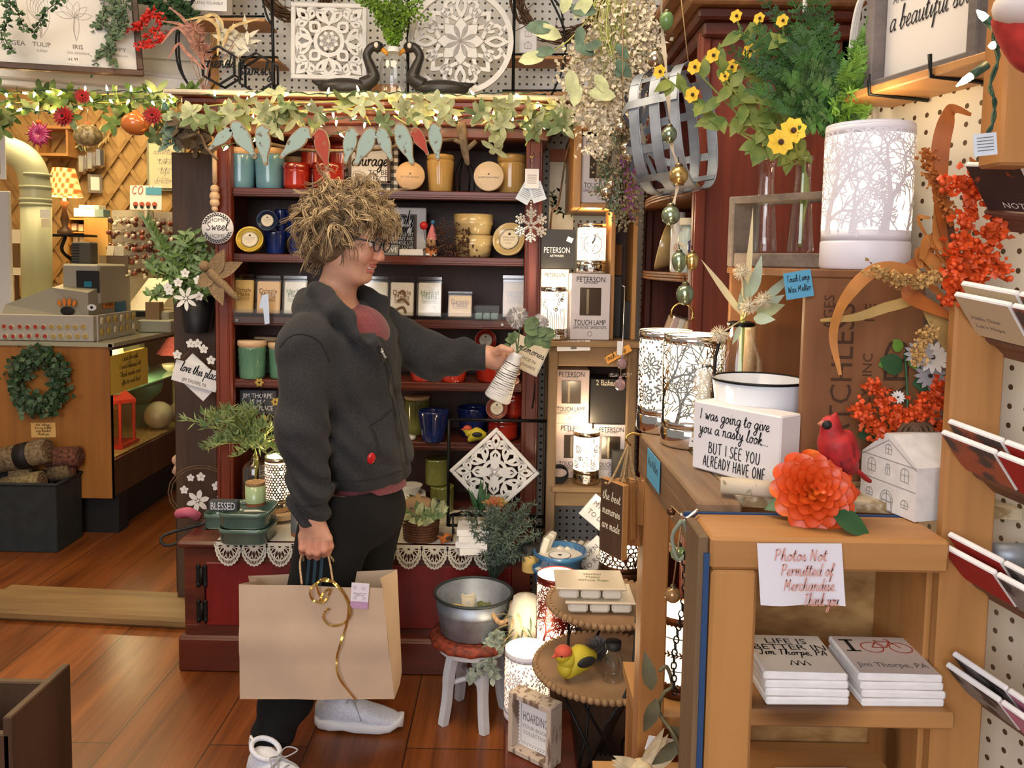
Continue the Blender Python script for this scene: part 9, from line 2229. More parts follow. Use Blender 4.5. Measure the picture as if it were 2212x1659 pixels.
for(x,y,dd,r)in ends:
 e=P(x,y+(4 if r<20 else 8),dd+.005);pts=Cm([o_-Vc((0,0,.12)),o_,o_.lerp(e,.5)+Vc((-.0,0,-.01)),e],6);b.tb(pts,.0016,LFG,5)
 for i in range(8,len(pts)-1):
  for s in(-1,1):
   if r<20 and r1 .random()<.62:b.leaf(pts[i],Vc((r1 .gauss(-.4,.7),-.3,r1 .gauss(.1,.7))),(0,-1,.2),r1 .uniform(.028,.045),.02,LFG,.2,.2,4)
b.tb([o_-Vc((0,0,.13)),o_+Vc((0,0,.01))],.0035,LFG,6);b.bd('stems',t)
for(x,y,dd,r)in ends:
 b=MB();rr=pm(r,dd);q=P(x,y,dd);F5(b,q,rr*1.1,YPE,8 if r>20 else 6,.72 if r>20 else.9,Fc(q,(-.15 if r>20 else-.7),.1));b.ball(q+Vc((0,-.003,0)),(rr*.27,.003,rr*.27),BRC,10,6);b.bd('blossom',t)
lx=P(1862,578,1.16);TL_('touch_lamp','white tree patterned touch lamp standing on the stencilled crate',(Xp(1866,560,1.17),1.17,kz),.0585,.2,'tree',WHM,.2,14,power=1,tags=0)
b=MB();b.pu(Fc((cx0-.002,cy0-.0075,cz1+.0))@Matrix.Rotation(.18,4,'Z'));b.box((-.0155,-.018,.003),(.037,.036,.0008),mat('sky_note'));b.hand('Touch Lamp',.0045,BLACK,-.0155,-.013,.004,wmax=.031);b.hand('Wax Melter',.0045,BLACK,-.0155,-.027,.004,wmax=.031);Sg('sticky_note',b,'bright blue note reading Touch Lamp Wax Melter on the crate corner','note')
q=Vc((.375,1.33,CZ+.0));t=Th('thistle_bottle','black-collared clear bottle of pale thistles and mint leaves in front of the crate','vase',q);hb=1.436-(700-573)/1760*1.33-CZ
b=MB();b.la([(.03,0),(.036,.01),(.036,hb*.7),(.018,hb*.92),(.018,hb)],CLEAR,28,q,cap=(True,False));b.bd('bottle',t);b=MB();b.tb([(q.x+.0195*math.cos(k*PI/8),q.y+.0195*math.sin(k*PI/8),CZ+hb)for k in range(16)],.004,BKM,6,closed=True);b.tb(Cm([(q.x-.018,q.y-.01,CZ+hb),(q.x-.045,q.y-.02,CZ+hb*.75),(q.x-.045,q.y-.02,CZ+.02)],4),.003,BKM,6);b.bd('wire_collar',t)
b=MB();MNT=mat('mint_leaf',(.5,.6,.45),.6,var=.15,scale=30);BON=mat('bone_leaf',(.75,.62,.36),.6)
for(x,y,L,m_,wd)in((1520,562,150,BON,16),(1632,450,130,BON,14),(1645,560,60,MNT,26),(1600,640,70,MNT,22),(1690,640,60,MNT,26),(1610,605,60,MNT,20),(1670,690,50,MNT,26),(1585,740,110,MNT,14),(1715,590,60,MNT,20),(1690,660,40,LEAFP,30)):
 e=P(x,y,1.27);s_o=Vc((q.x-.002,q.y-.02,CZ+hb+.012));dv=e-s_o;st=s_o+dv*(.0 if m_ is BON else.35);b.leaf(st,dv,(0,-1,.1),dv.length*(1.if m_ is BON else.7),pm(wd,1.28),m_,.08,.2,5)
b.tb([q+Vc((0,0,.03)),q+Vc((0,-.01,hb+.03))],.004,LEAFS,6);b.bd('leaves',t)
THI=mat('thistle',(.74,.64,.45),.7)
for(x,y,dd)in((1603,587,1.25),(1650,648,1.24),(1618,660,1.26),(1555,722,1.22)):
 b=MB();c=P(x,y,dd);r=pm(21,dd);b.ball(c,r*.5,THI,8,6);r2=random.Random(x)
 for k in range(110):dv=Vc((r2 .gauss(0,1),r2 .gauss(0,1),r2 .gauss(0,1))).normalized();b.tb([c+dv*r*.3,c+dv*r],[.0014,.0003],THI,3,cap=False)
 b.tb([c,Vc((q.x,q.y-.015,CZ+hb+.01))],.0014,BON,4);b.bd('thistle_head',t)
q=Vc((.37,1.205,CZ+.0005));t=Th('enamel_bowl','white enamel bowl with black rim and a painted yellow flower behind the block sign','bowl',q);ENA=mat('white_enamel',(.74,.76,.8),.15,coat=.5);hb=1.436-(820-572)/1760*1.2-CZ;rb=.072
b=MB();b.la([(rb*.7,0),(rb*.95,hb),(rb*.9,hb),(rb*.66,.006),(0,.006)],ENA,40,q);b.bd('bowl',t);b=MB();b.tb([(q.x+rb*.94*math.cos(k*PI/20),q.y+rb*.94*math.sin(k*PI/20),q.z+hb)for k in range(40)],.0022,BKM,6,closed=True);b.bd('rim',t)
b=MB();b.pu(Fc((q.x+.03,q.y-rb*.84,q.z+hb*.45),.35))
for k in range(9):b.plate(Pt(0,0,k*.7,.022,.012),.0008,YPE)
b.disc(.006,BRC,.001,seg=12);b.bd('painted_flower',t)
b=MB();b.box((.345,1.43,CZ+.04),(.06,.05,.08),mat('grey_block_wood',(.3,.24,.17),.8,var=.3,scale=30));b.pu(Fc((.345,1.404,CZ+.05)));b.plate([(0,.025),(.007,.0),(.0,-.008),(-.007,0)],.001,CREAM);b.pop();b.box((.345,1.43,CZ+.0),(.08,.07,.003),PINEY);Sg('drop_block',b,'grey wood block with a pale drop mark behind the lamps','block')
b=MB();b.la([(.012,0),(.014,.12)],LWD,14,(Xp(1625,680,1.42),1.435,CZ+.08));b.box((Xp(1625,680,1.42),1.435,CZ+.04),(.03,.03,.078),PINEY);Sg('wood_spool',b,'pale turned wood post behind the thistle heads','spool')
q=PZ(1440,940,CZ);TL_('touch_lamp','chrome touch lamp with snowy tree pattern, rear one on the counter',(q.x+.002,q.y+.045,CZ+.0005),.0475,.18,'flower',CHROME,.18,5,power=2,tags=2);q=PZ(1488,974,CZ);TL_('touch_lamp','chrome touch lamp with bare branch pattern, front one beside the block sign',(q.x+.014,q.y+.052,CZ+.0005),.0495,.183,'tree',CHROME,.17,21,power=2,tags=2)
a_,c_=PZ(1494,1009,CZ+.001),PZ(1682,1060,CZ+.001);xd=(c_-a_);w=xd.length;M_=frame((a_+c_)/2+Vc((0,0,.05)),xd);b=MB();b.pu(M_);b.box((0,0,-.0225),(w,.1,.045),mat('block_white',(.76,.73,.74),.5),.002)
b.hand('I was going to give',.0085,BLACK,-w*.42,.026,.0006,align='L',wmax=w*.8);b.hand('you a nasty look...',.0085,BLACK,-w*.42,.006,.0006,align='L',wmax=w*.8);b.hand('BUT I SEE YOU',.0088,BLACK,0,-.022,.0006,wmax=w*.6,slant=.05);b.hand('ALREADY HAVE ONE',.0088,BLACK,0,-.042,.0006,wmax=w*.72,slant=.05)
Sg('block_sign',b,'white wooden block sign joking about giving you a nasty look','sign')
MAR=mat('orange_ceramic',(.66,.07,.008),.45,col2=(.75,.2,.015),scale=16,coat=.1,contrast=(.3,.42));q=P(1768,1075,.965);t=Th('flower_ornament','large orange ceramic marigold lying on the pine rail','ornament',Vc((q.x,.98,zt)))
b=MB();c=Vc((q.x,.985,zt+.038));b.pu(Fc(c,-.1,.45));r1=random.Random(3);b.ball((0,0,-.006),(.036,.036,.018),MAR,16,10)
for ring,(R,n,L,el)in enumerate(((.03,12,.022,.1),(.025,12,.021,.45),(.02,11,.019,.75),(.0145,9,.017,1.),(.009,7,.014,1.25),(.004,5,.011,1.4))):
 for k in range(n):
  a=2*PI*k/n+ring*.35;dv=Vc((math.cos(a)*math.cos(el),math.sin(a)*math.cos(el),math.sin(el)));o_=Vc((math.cos(a)*R,math.sin(a)*R,.004+.003*ring));n_=Vc((-math.cos(a)*math.sin(el),-math.sin(a)*math.sin(el),math.cos(el)));sd=dv.cross(n_).normalized()
  vs=[];
  for i in range(5):
   tt=i/4;wd=L*.62*math.sin(PI*(.15+.62*tt))
   for j in range(5):u=j/2-1;p_=o_+dv*L*tt*(1-.12*u*u)+sd*wd*u+n_*(.004*u*u-.006*tt*tt+.002);vs.append(p_)
  fs=[(i*5+j,i*5+j+1,i*5+j+6,i*5+j+5)for i in range(4)for j in range(4)];b.raw(vs,fs,MAR,True);b.raw([p_-n_*.0016 for p_ in vs],fs,MAR,True)
b.bd('petals',t);GLF=mat('ceramic_leaf',(.03,.1,.035),.45)
b=MB();b.leaf(P(1800,1110,.955),(.7,-.3,-.35),(0,-.6,1),.05,.036,GLF,.1,.2,5);b.leaf(P(1720,1085,1.),(-.9,.1,-.2),(0,-.5,1),.04,.03,GLF,.1,.2,5);b.leaf(P(1815,1060,1.),(1,.2,.0),(0,-.5,1),.03,.03,MAR,.1,.2,4);b.bd('leaves',t)
CRD=mat('cardinal_red',(.42,.018,.02),.6,var=.35,scale=60);t=Th('cardinal_figurine','red cardinal figurine perched on top of the orange marigold','bird figurine',P(1815,1000,1.))
b=MB();dq=1.;B0,B1,B2=P(1795,918,dq),P(1808,960,dq),P(1826,1000,dq);b.tb(Cm([P(1800,900,dq),B0,P(1798,940,dq),B1,B2,P(1848,1012,dq)],4),[.006,.009,.011,.0125,.013,.0132,.0135,.015,.018,.0205,.0225,.0235,.024,.0238,.0232,.0225,.021,.018,.015,.012,.008],CRD,14);b.bd('body',t)
b=MB();b.tb([P(1793,915,dq-.002),P(1804,902,dq),P(1806,890,dq)],[.009,.006,.0008],CRD,8);b.bd('crest',t);b=MB();b.tb([P(1786,917,dq-.003),P(1775,915,dq-.004),P(1766,916,dq-.005)],[.005,.0042,.0006],mat('cardinal_beak',(.5,.16,.1),.5),8);b.bd('beak',t);b=MB();b.ball(P(1787,918,dq-.009),(.0065,.005,.006),BLACK,8,6);b.bd('face_mask',t)
b=MB();b.beam(P(1835,1003,dq),P(1878,1040,dq+.004),.014,.005,CRD,bev=.002);b.bd('tail',t);b=MB();b.ball(P(1830,985,dq-.018),(.011,.005,.021),mat('wing_red',(.3,.014,.018),.6,var=.4,scale=90),12,8);b.bd('wing',t)
a_,c_=PZ(1857,1078,zt+.0015),PZ(1975,1128,zt+.0015);xd=c_-a_;w=xd.length;M_=frame(a_,xd);hz_,ap=.067,.1;t=Th('house_planter','small white cement house planter with engraved windows beside the marigold','planter',(a_+c_)/2);CEM=mat('white_cement',(.7,.68,.66),.85,var=.1,scale=50,bump=.2);ENG=mat('engraved',(.3,.28,.27),.9)
b=MB();b.pu(M_);dpt=.075;po=[(0,0),(w,0),(w,hz_),(w*.56,ap),(w*.44,ap),(0,hz_)];b.pu(Matrix.Translation((0,0,-dpt)));b.plate(po,dpt,CEM);b.pop()
def win(x,y,w_,h_,arch=True):
 p_=[(x-w_,y),(x-w_,y+h_*.6)]+[(x-w_*math.cos(k*PI/6),y+h_*.6+w_*math.sin(k*PI/6))for k in range(1,6)]+[(x+w_,y+h_*.6),(x+w_,y)];b.sk(p_,.0011,ENG,0,.0004,True);b.sk([(x,y),(x,y+h_*.6+w_)],.0008,ENG,0,.0004);b.sk([(x-w_,y+h_*.5),(x+w_,y+h_*.5)],.0008,ENG,0,.0004)
win(w*.5,hz_+.007,.0055,.012);win(w*.2,hz_-.022,.007,.017);win(w*.8,hz_-.022,.007,.017);win(w*.5,.001,.011,.024);win(w*.5,.001,.0085,.022);win(w*.5,hz_-.02,.0035,.017);win(w*.18,.012,.006,.007);win(w*.82,.012,.006,.007)
for q in([(0,hz_-.001),(w,hz_-.001)],[(0,.036),(w,.036)],[(0,hz_-.004),(w*.5,ap-.008),(w,hz_-.004)]):b.sk(q,.0011,ENG,0,.0004)
b.bd('house',t)
ORB=mat('orange_berries',(.72,.09,.015),.5,var=.35,scale=60)
def Sp(b,paths,d,m_,r,jit,n,seed):
 r1=random.Random(seed)
 for pth in paths:
  pts=Cm([P(x,y,d)for x,y in pth],7)
  for q in pts:
   for k in range(n):
    o_=q+Vc((r1 .gauss(0,jit),r1 .gauss(0,jit),r1 .gauss(0,jit)));dv=Vc((r1 .gauss(0,1),r1 .gauss(-.4,1),r1 .gauss(0,1)))
    if k%2:b.ball(o_,r*r1 .uniform(.5,.9),m_,6,4)
    else:b.leaf(o_,dv,dv.orthogonal(),r*2.4,r*2,m_,.2,.4,2,0)
t=Th('orange_bouquet','orange berry sprays with white daisies and green leaves rising from the house planter','flowers',P(1950,950,1.07));b=MB();Sp(b,[[(1885,828),(1905,868),(1935,905),(1950,940)],[(1850,880),(1880,912),(1905,935),(1925,950)],[(1945,925),(1990,865),(2062,815)],[(1960,900),(2020,880),(2085,860)],[(2020,905),(2050,960),(2048,1045)],[(2030,870),(2075,850),(2095,880)]],1.06,ORB,.0042,.0052,9,6);b.bd('berry_sprays',t)
b=MB()
for(x,y,dx,dy,L)in((1945,760,-.2,.3,34),(1960,770,.8,-.6,40),(1930,780,-1,-.3,34),(1950,800,-.4,.2,60),(1970,830,.6,.1,60),(1900,925,-1,-.4,50),(1975,800,.3,.9,50)):b.leaf(P(x,y,1.1),(dx,-.1,dy),(0,-1,.2),pm(L,1.1),pm(L*.75,1.1),GLF if L>45 else FRL,.1,.2,4,0)
b.tb(Cm([P(1950,960,1.075),P(1960,880,1.08),P(1955,760,1.1)],4),.0018,GLF,5)
for k in range(4):b.tb([P(1960+12*k+20*math.cos(a),945+30*math.sin(a),1.05)for a in[j*PI/8 for j in range(17)]],.003,TWIG,5)
b.bd('leaves_and_vine',t)
for(x,y,r,m_)in((2015,772,34,WPET),(1985,765,28,mat('grey_petal',(.35,.34,.36),.6)),(2010,812,30,mat('grey_petal')),(1940,858,14,WPET)):b=MB();q=P(x,y,1.09);F5(b,q,pm(r,1.09),m_,13,.34,Fc(q,-.3,.3),BRC);b.bd('daisy',t)
t=Th('autumn_bouquet','autumn bunch of orange ribbon leaves, tan seed heads and berry spikes on the pegboard','flowers',P(2060,650,1.));AU=[mat('amber_leaf',(.55,.22,.05),.6,var=.25,scale=16),mat('rust_leaf',(.42,.12,.02),.6,var=.25,scale=16),mat('khaki_leaf',(.4,.26,.08),.6,var=.2,scale=16)];b=MB()
for k,(pth,w,m_)in enumerate((([(2070,640),(2035,480),(2030,340),(2045,260),(2060,235),(2098,248)],34,1),([(2090,700),(1990,600),(1900,580),(1830,640),(1800,720),(1815,810)],28,0),([(2120,740),(2000,655),(1930,660),(1850,685),(1772,692)],22,2),([(2080,560),(2000,560),(1960,580),(1905,582)],26,1),([(2080,560),(2030,520),(2020,440)],26,0),([(2075,560),(2010,520),(1990,560)],30,0),([(2060,600),(1985,480),(2010,470)],10,0),([(2080,600),(2100,430),(2110,370),(2095,340)],24,1),([(2070,690),(1970,640),(1975,610)],34,1),([(1990,650),(2040,720),(2075,790)],36,2),([(2040,600),(2010,560),(1985,548),(1990,580)],30,0),([(2085,640),(2000,560),(2040,500)],28,0))):
 pts=Cm([P(x,y,1.+.012*(k%4))for x,y in pth],6);n_=len(pts);b.strip(pts,[pm(w,1.)*math.sin(PI*min(.97,.12+.85*i/n_))+.001 for i in range(n_)],[Vc((.5*math.sin(.35*i+k),-1,.4))for i in range(n_)],AU[m_])
b.bd('ribbon_leaves',t);b=MB();Sp(b,[[(2045,395),(2100,400),(2150,432),(2155,500),(2125,505)],[(2110,420),(2085,480),(2068,560),(2062,630)],[(2095,530),(2130,560),(2172,588)],[(2062,580),(2100,600),(2120,580)],[(2070,560),(2060,640),(2065,650)]],.97,ORB,.0046,.0058,9,9);b.bd('berry_spikes',t)
b=MB();SEED=mat('tan_seed',(.5,.3,.1),.9,var=.4,scale=150);Sp(b,[[(1890,585),(1940,602),(1990,608),(2030,594)],[(1978,780),(1995,735),(2012,715)]],.98,SEED,.0028,.0042,14,2);Sp(b,[[(1998,330),(2015,380),(2030,420),(2055,470)]],1.,mat('rust_seed',(.45,.15,.03),.9),.0028,.004,14,4);b.tb(Cm([P(2030,400,1.02),P(2075,600,1.03),P(2110,760,1.),P(2120,800,.98)],4),.006,TWIG,6);b.bd('seed_heads',t)
b=MB();q=PZ(1640,1090,CZ);b.pu(frame((q.x,q.y+.03,CZ+.013),(1,-.3,0)));b.tb([(-.04,0,0),(.045,0,0)],.011,mat('birch_bark',(.55,.47,.35),.8,col2=(.12,.08,.05),scale=40,stretch=(3,1,1),contrast=(.3,.4)),14);Sg('birch_log',b,'short birch log lying behind the orange marigold','log')
q=P(1724,1240,F-.004);M_=Fc((q.x,F-.004,q.z))@Matrix.Rotation(.015,4,'Z');b=MB();b.pu(M_);w,h=pm(186,F),pm(140,F);n=8
vs=[(x/n*w-w/2+(.006*(1-j/n)if True else 0),(j/n-.5)*h,.001+.003*math.sin(x*.9)*(1-j/n))for j in range(n+1)for x in range(n+1)];b.raw(vs,[(j*(n+1)+x,j*(n+1)+x+1,(j+1)*(n+1)+x+1,(j+1)*(n+1)+x)for j in range(n)for x in range(n)],mat('note_paper',(.74,.72,.77),.85),True);RI=mat('faded_red_ink',(.66,.3,.25),.8)
for k,(tx,x,al)in enumerate((('Photos Not',-.0,'C'),('Permitted of',.008,'C'),('Merchandise.',.012,'C'),('Thank you',.025,'C'))):b.hand(tx,.0075,RI,x,h*(.24-.24*k),.006,w=.0011,wmax=w*.62 if k<3 else.04)
Sg('paper_notice',b,'white paper notice that photos are not permitted, taped to the pine rail','notice')
q=PZ(1422,985,CZ-.03);b=MB();b.pu(frame(Vc(((A_.x*.6+C_.x*.4)-.036,A_.y*.6+C_.y*.4,CZ-.03)),C_-A_));b.box((-.02,.0,-.004),(.1,.05,.001),mat('sky_note'));b.hand('Wax Melters',.008,BLACK,-.02,.0,-.0034,wmax=.08);Sg('edge_note',b,'bright blue note stuck to the side of the counter plank','note')
t=Th('hanging_tags','bundle of small wooden plaques hung by jute twine from the counter post','plaques',P(1340,1120,1.36));k0=P(1358,958,1.36);r1=random.Random(5)
b=MB();b.tb(Cm([P(1385,940,1.37),P(1365,936,1.36),P(1352,948,1.355),P(1362,962,1.36)],4),.002,mat('brass'),6);b.bd('hook',t)
for k,(x,y,w,h,ya,m_)in enumerate(((1320,1120,.062,.128,-1.05,DARKBROWN),(1345,1100,.04,.1,-.9,PINE),(1372,1085,.05,.08,-.6,PINE),(1362,1130,.03,.08,-.7,PINE))):
 b=MB();q=P(x,y,1.37-.02*(k==0)+.01*k);b.pu(Fc(q,ya)@Matrix.Rotation(.04*k,4,'Z'));b.box((0,0,-.006),(w,h,.012),PINE,.001)
 if k==0:b.rect(-w*.49,-h*.49,w*.49,h*.49,m_,.0003);[b.hand(s_,.008,CREAM,0,.03-.025*j,.0008,wmax=w*.8)for j,s_ in enumerate(('the best','memories','are made'))]
 b.pop();
 for s in(-1,1):b.tb(Cm([q+Vc((s*.012,0,h*.48)),q.lerp(k0,.5)+Vc((s*.01+r1 .gauss(0,.004),0,.0)),k0],3),.0022,TWINE,5)
 b.bd('plaque',t)
t=Th('chain_ornaments','iron chain and cord with green and brown glass baubles hanging inside the counter','ornaments',P(1475,1200,1.12));b=MB();b.tb(Cm([P(1508,1100,1.),P(1482,1120,1.),P(1470,1110,1.)],4),.0022,SVP,6)
for k in range(22):c=P(1478-1.*k+6*math.sin(k*.3),1200+14*k,1.05);b.tb([c+Vc((.0035*math.cos(a)*(k%2),.0035*math.cos(a)*(1-k%2),.0055*math.sin(a)))for a in[j*PI/4 for j in range(8)]],.0011,BKM,4,closed=True)
b.tb(Cm([P(1472,1125,1.04),P(1452,1160,1.05),P(1465,1210,1.05),P(1490,1180,1.05),P(1478,1130,1.04),P(1472,1125,1.04)],4),.0028,mat('sage_cord',(.25,.28,.2),.8),6);b.bd('chain',t)
for(x,y,r,m_)in((1466,1195,18,mat('green_glass_ball',(.3,.42,.2),.1,trans=.5)),(1453,1285,18,mat('brown_glass_ball',(.3,.17,.07),.12,.3)),(1450,1105,10,BRZ)):b=MB();c=P(x,y,1.08);rr=pm(r,1.08);b.ball(c,rr,m_,16,10);b.la([(rr*.4,rr*.92),(rr*.3,rr*1.3),(0,rr*1.4)],mat('dark_brass_cap'),12,c);b.tb([c+Vc((0,0,rr*1.3)),P(1474,1116,1.04)],.001,TWINE,4);b.bd('bauble',t)
q=P(1462,1530,1.45);zz=Zp(1462,1535,1.42);b=MB();b.box((q.x+.02,1.5,zz-.012),(.2,.2,.022),PINEY);b.box((q.x+.1,1.56,(zz-.024)/2),(.03,.03,zz-.024),PINE);b.box((q.x-.06,1.56,(zz-.024)/2),(.03,.03,zz-.024),PINE);Sg('low_shelf',b,'low pine shelf under the counter carrying the slit-patterned lamp','shelf')
TL_('touch_lamp','white-lit slit patterned touch lamp under the counter between the pine posts',(Xp(1468,1420,1.5),1.5,zz+.0005),.048,Zp(1462,1318,1.5)-zz,'slits',BRZ,.1,31,power=5,tags=0)
# ------------ low display on the floor
fl=[PZ(957,1566,0),PZ(1046,1586,0),PZ(992,1510,0),PZ(1088,1528,0)];sc_=(fl[0]+fl[1]+fl[2]+fl[3])/4;sz=.25;DISW=mat('chippy_white',(.72,.72,.74),.6,col2=(.1,.09,.09),scale=24,contrast=(.27,.31))
t=Th('stool','small chippy white stool with carved red top carrying the metal tub','stool',(sc_.x,sc_.y,0));sc_=Vc((Xp(1022,1370,sc_.y),sc_.y,0))
for p in fl:tp=sc_+(p-sc_)*.6;tp.z=sz;b=MB();b.tb(Cm([tp,tp.lerp(p,.35)+(p-sc_)*.16*.4,tp.lerp(p,.7),p],4),[.019]*6+[.017]*6+[.016],DISW,4,smooth=False);b.bd('leg',t)
b=MB();b.la([(.125,sz),(.135,sz+.006),(.135,sz+.02),(.12,sz+.03)],mat('carved_red_seat',(.3,.05,.02),.6,col2=(.1,.02,.01),scale=60),36,sc_,wav=lambda a,z:.03*math.cos(24*a));b.bd('seat',t);b=MB();b.la([(.11,sz-.02),(.115,sz)],DISW,24,sc_);b.bd('apron',t)
b=MB();m0=[(p+(sc_-p)*.3)+Vc((0,0,.13))for p in fl];b.tb([m0[0],m0[3]],.008,DISW,8);b.tb([m0[1],m0[2]],.008,DISW,8);b.bd('stretcher',t)
tz=sz+.0315;R=pm(86,sc_.y);th=Zp(1024,1279,sc_.y)-tz;t=Th('galvanised_tub','round galvanised metal tub of small candles on the white stool','tub',(sc_.x,sc_.y,tz))
b=MB();b.la([(R*.8,0),(R*.84,.005),(R*.94,th*.62),(R*.96,th*.65),(R*.94,th*.68),(R,th),(R*.97,th),(R*.8,.01),(0,.008)],GALV,40,(sc_.x,sc_.y,tz));b.bd('tub',t);b=MB();b.tb([(sc_.x+R*math.cos(k*PI/20),sc_.y+R*math.sin(k*PI/20),tz+th)for k in range(40)],.005,mat('dark_rim',(.05,.06,.06),.5,.5),8,closed=True);b.bd('rim',t)
b=MB();r0=P(1058,1318,sc_.y-.09);b.tb(Cm([r0,P(1080,1345,sc_.y-.1),P(1100,1330,sc_.y-.08),P(1106,1300,sc_.y-.04)],5),.008,mat('rope',(.45,.3,.16),.9,var=.4,scale=90),8);b.bd('rope_handle',t)
r1=random.Random(6)
for k,(x,y)in enumerate(((1012,1285),(985,1295),(1045,1288),(1060,1300),(1020,1305),(1000,1272),(1040,1272))):
 z=tz+.015;q=PZ(x,y,tz+.075);b=MB();hh=.075 if k==0 else.045;b.la([(.02,0),(.024,hh*.8),(.022,hh*.8),(.021,hh*.72),(0,hh*.72)],(CREAM,AMBERW,OLIVEG)[k%3],16,(q.x,q.y,z));b.box((q.x,q.y-.0225,z+hh*.6),(.012,.0015,.008),PAPER);Sg('votive_candle',b,('tall cream votive candle in the middle','amber votive at the left','olive votive right of the middle','cream votive at the right rim','amber votive at the front','olive votive at the back left','cream votive at the back right')[k]+' of the galvanised tub','candle','votives in the tub')
ROS=mat('rosemary_grey',(.055,.085,.06),.6,var=.4,scale=40);o_=PZ(1062,1262,tz+.07);b=MB();r1=random.Random(12)
for k in range(60):
 e=Vc((P(1092,1180,2.4).x+r1 .gauss(0,.05),o_.y-.1*r1 .random(),r1 .uniform(tz+.17,Zp(1090,1120,2.45))));pts=Cm([o_,o_.lerp(e,.5)+Vc((0,0,.03)),e],5);b.tb(pts,.0012,ROS,3)
 for q in pts[5:]:
  for j in range(7):b.leaf(q,(r1 .gauss(0,1),r1 .gauss(-.2,.8),r1 .gauss(.3,.8)),(0,-1,.3),.022,.004,ROS,.1,.1,2)
Sg('rosemary_bush',b,'bushy grey-green artificial rosemary rising from the tub in front of the bench','plant')
trailing('eucalyptus_spray','pale grey eucalyptus spray hanging off the right side of the stool',[[(1075,1370,0),(1060,1390,0),(1050,1420,0),(1020,1460,0)],[(1080,1375,0),(1065,1410,0),(1062,1460,0)],[(1085,1380,0),(1050,1400,0),(1035,1425,0)]],mat('pale_euc',(.36,.42,.33),.6,var=.3,scale=30),.022,4,3,2.38)
b=MB();b.box((.27,2.66,.2135),(.3,.36,.427),DARKBROWN,.004);Sg('riser_box',b,'dark wooden riser behind the stool carrying blue candle bowls','riser');b=MB();b.box((Xp(1262,1300,2.3),2.345,.148),(.27,.25,.296),DARKBROWN,.004);Sg('riser_box',b,'lower dark riser under the red tree lamp','riser')
BGL=glaze('blue_bowl_glaze',(.06,.2,.4),(.03,.1,.24))
for(x,y,rp,d,z,h,lb)in((1209,1213,60,2.56,.4285,.085,'large blue candle bowl with white wax in clear wrap'),(1178,1262,30,2.5,.4285,.05,'small blue candle bowl left of the large one')):
 r=pm(rp,d);X_=Xp(x,y,d);t=Th('candle_bowl',lb,'candle',(X_,d,z));b=MB();b.la([(r*.7,0),(r*.92,h*.8),(r,h*.85),(r,h),(r*.92,h),(r*.86,h*.75),(0,h*.7)],BGL,36,(X_,d,z));b.bd('bowl',t);b=MB();b.pu(Matrix.Translation((X_,d,z)));b.disc(r*.86,WAXW,h*.78,seg=30);b.disc(r*.42,BLACK,h*.79,seg=28);b.disc(r*.39,PAPER,h*.795,seg=28);b.disc(r*.08,BLACK,h*.8,seg=10);b.bd('wax_top',t)
b=MB();q=(Xp(1147,1255,2.56),2.6,.4285);b.la([(.03,0),(.03,.06)],WAXY,20,q);b.la([(.033,.06),(.033,.085),(0,.086)],BLACK,20,q);Sg('black_lid_jar',b,'small cream jar with black lid behind the blue bowls','jar')
for k in range(7):
 d=2.66;b=MB();b.pu(frame((Xp(1190+17*k,1190,d)if k else Xp(1176,1150,2.6),d if k else 2.62,.4285+(.04 if k else.062)),(.35,.9,0),(.35 if k else.3,-.1,1)));hh=.07 if k else.12
 for i in range(2):
  for j in range(2):b.box((-.022+.044*i,-hh*.25+hh*.5*j,.006),(.04,hh*.46,.022),WAXW,.004)
 b.box((0,0,-.006),(.095,hh*1.02,.003),PLA);Sg('wax_melts_pack',b,'upright white wax melts pack with dark print left of the row' if not k else('first','second','third','fourth','fifth','sixth')[k-1]+' leaning white wax melts pack in the row behind the blue bowl','wax melts','leaning white melts on the riser')
for k,(x,y,rot,tx)in enumerate(((1282,1200,.75,('BORN','TO ROAM')),(1295,1110,-.7,('MY LIST','TO DO')))):
 b=MB();b.pu(Fc(P(x,y,2.62),.1)@Matrix.Rotation(rot,4,'Z'));b.box((0,0,0),(.11,.085,.008),WHITE,.001);[b.text(s_,.024,INK,0,.018-.032*j,.005)for j,s_ in enumerate(tx)];b.pop();q=P(x,y,2.626);b.box((q.x,2.64,(q.z+.4285)/2),(.008,.008,q.z-.4285),BKM);Sg('tilted_plaque',b,('white BORN TO ROAM plaque tilted behind the hexagon lamp','white lined plaque tilted above the hexagon lamp')[k],'sign')
TL_('touch_lamp','bronze honeycomb touch lamp with a flower roundel behind the counter post',(Xp(1344,1250,2.56),2.575,.4285),.074,Zp(1340,1090,2.57)-.428,'hex',BRZ,.12,17,power=4,tags=0)
TL_('touch_lamp','dark red tree patterned touch lamp glowing behind the wax trays',(Xp(1203,1320,2.3),2.3,.2975),.0595,Zp(1204,1240,2.3)-.298,'tree',REDM,.13,23,power=5,tags=0)
b=MB();PLD=mat('plaid_tan',(.3,.14,.07),.9,col2=(.1,.05,.035),scale=30);q=(Xp(1272,1400,2.3),2.34,.2975);b.la([(.045,0),(.058,.13),(.05,.13)],PLD,28,q)
for k in range(9):b.tb([(q[0]+.0462*math.cos(k*.7),q[1]+.0462*math.sin(k*.7),q[2]+.002),(q[0]+.0588*math.cos(k*.7),q[1]+.0588*math.sin(k*.7),q[2]+.128)],.0018,BLACK,4)
for z in(.035,.075,.11):rr=.045+.1*z+.0006;b.tb([(q[0]+rr*math.cos(k*PI/12),q[1]+rr*math.sin(k*PI/12),q[2]+z)for k in range(24)],.0018,BLACK,4,closed=True)
Sg('plaid_bucket',b,'tan and black plaid fabric bucket under the upper tray','bucket')
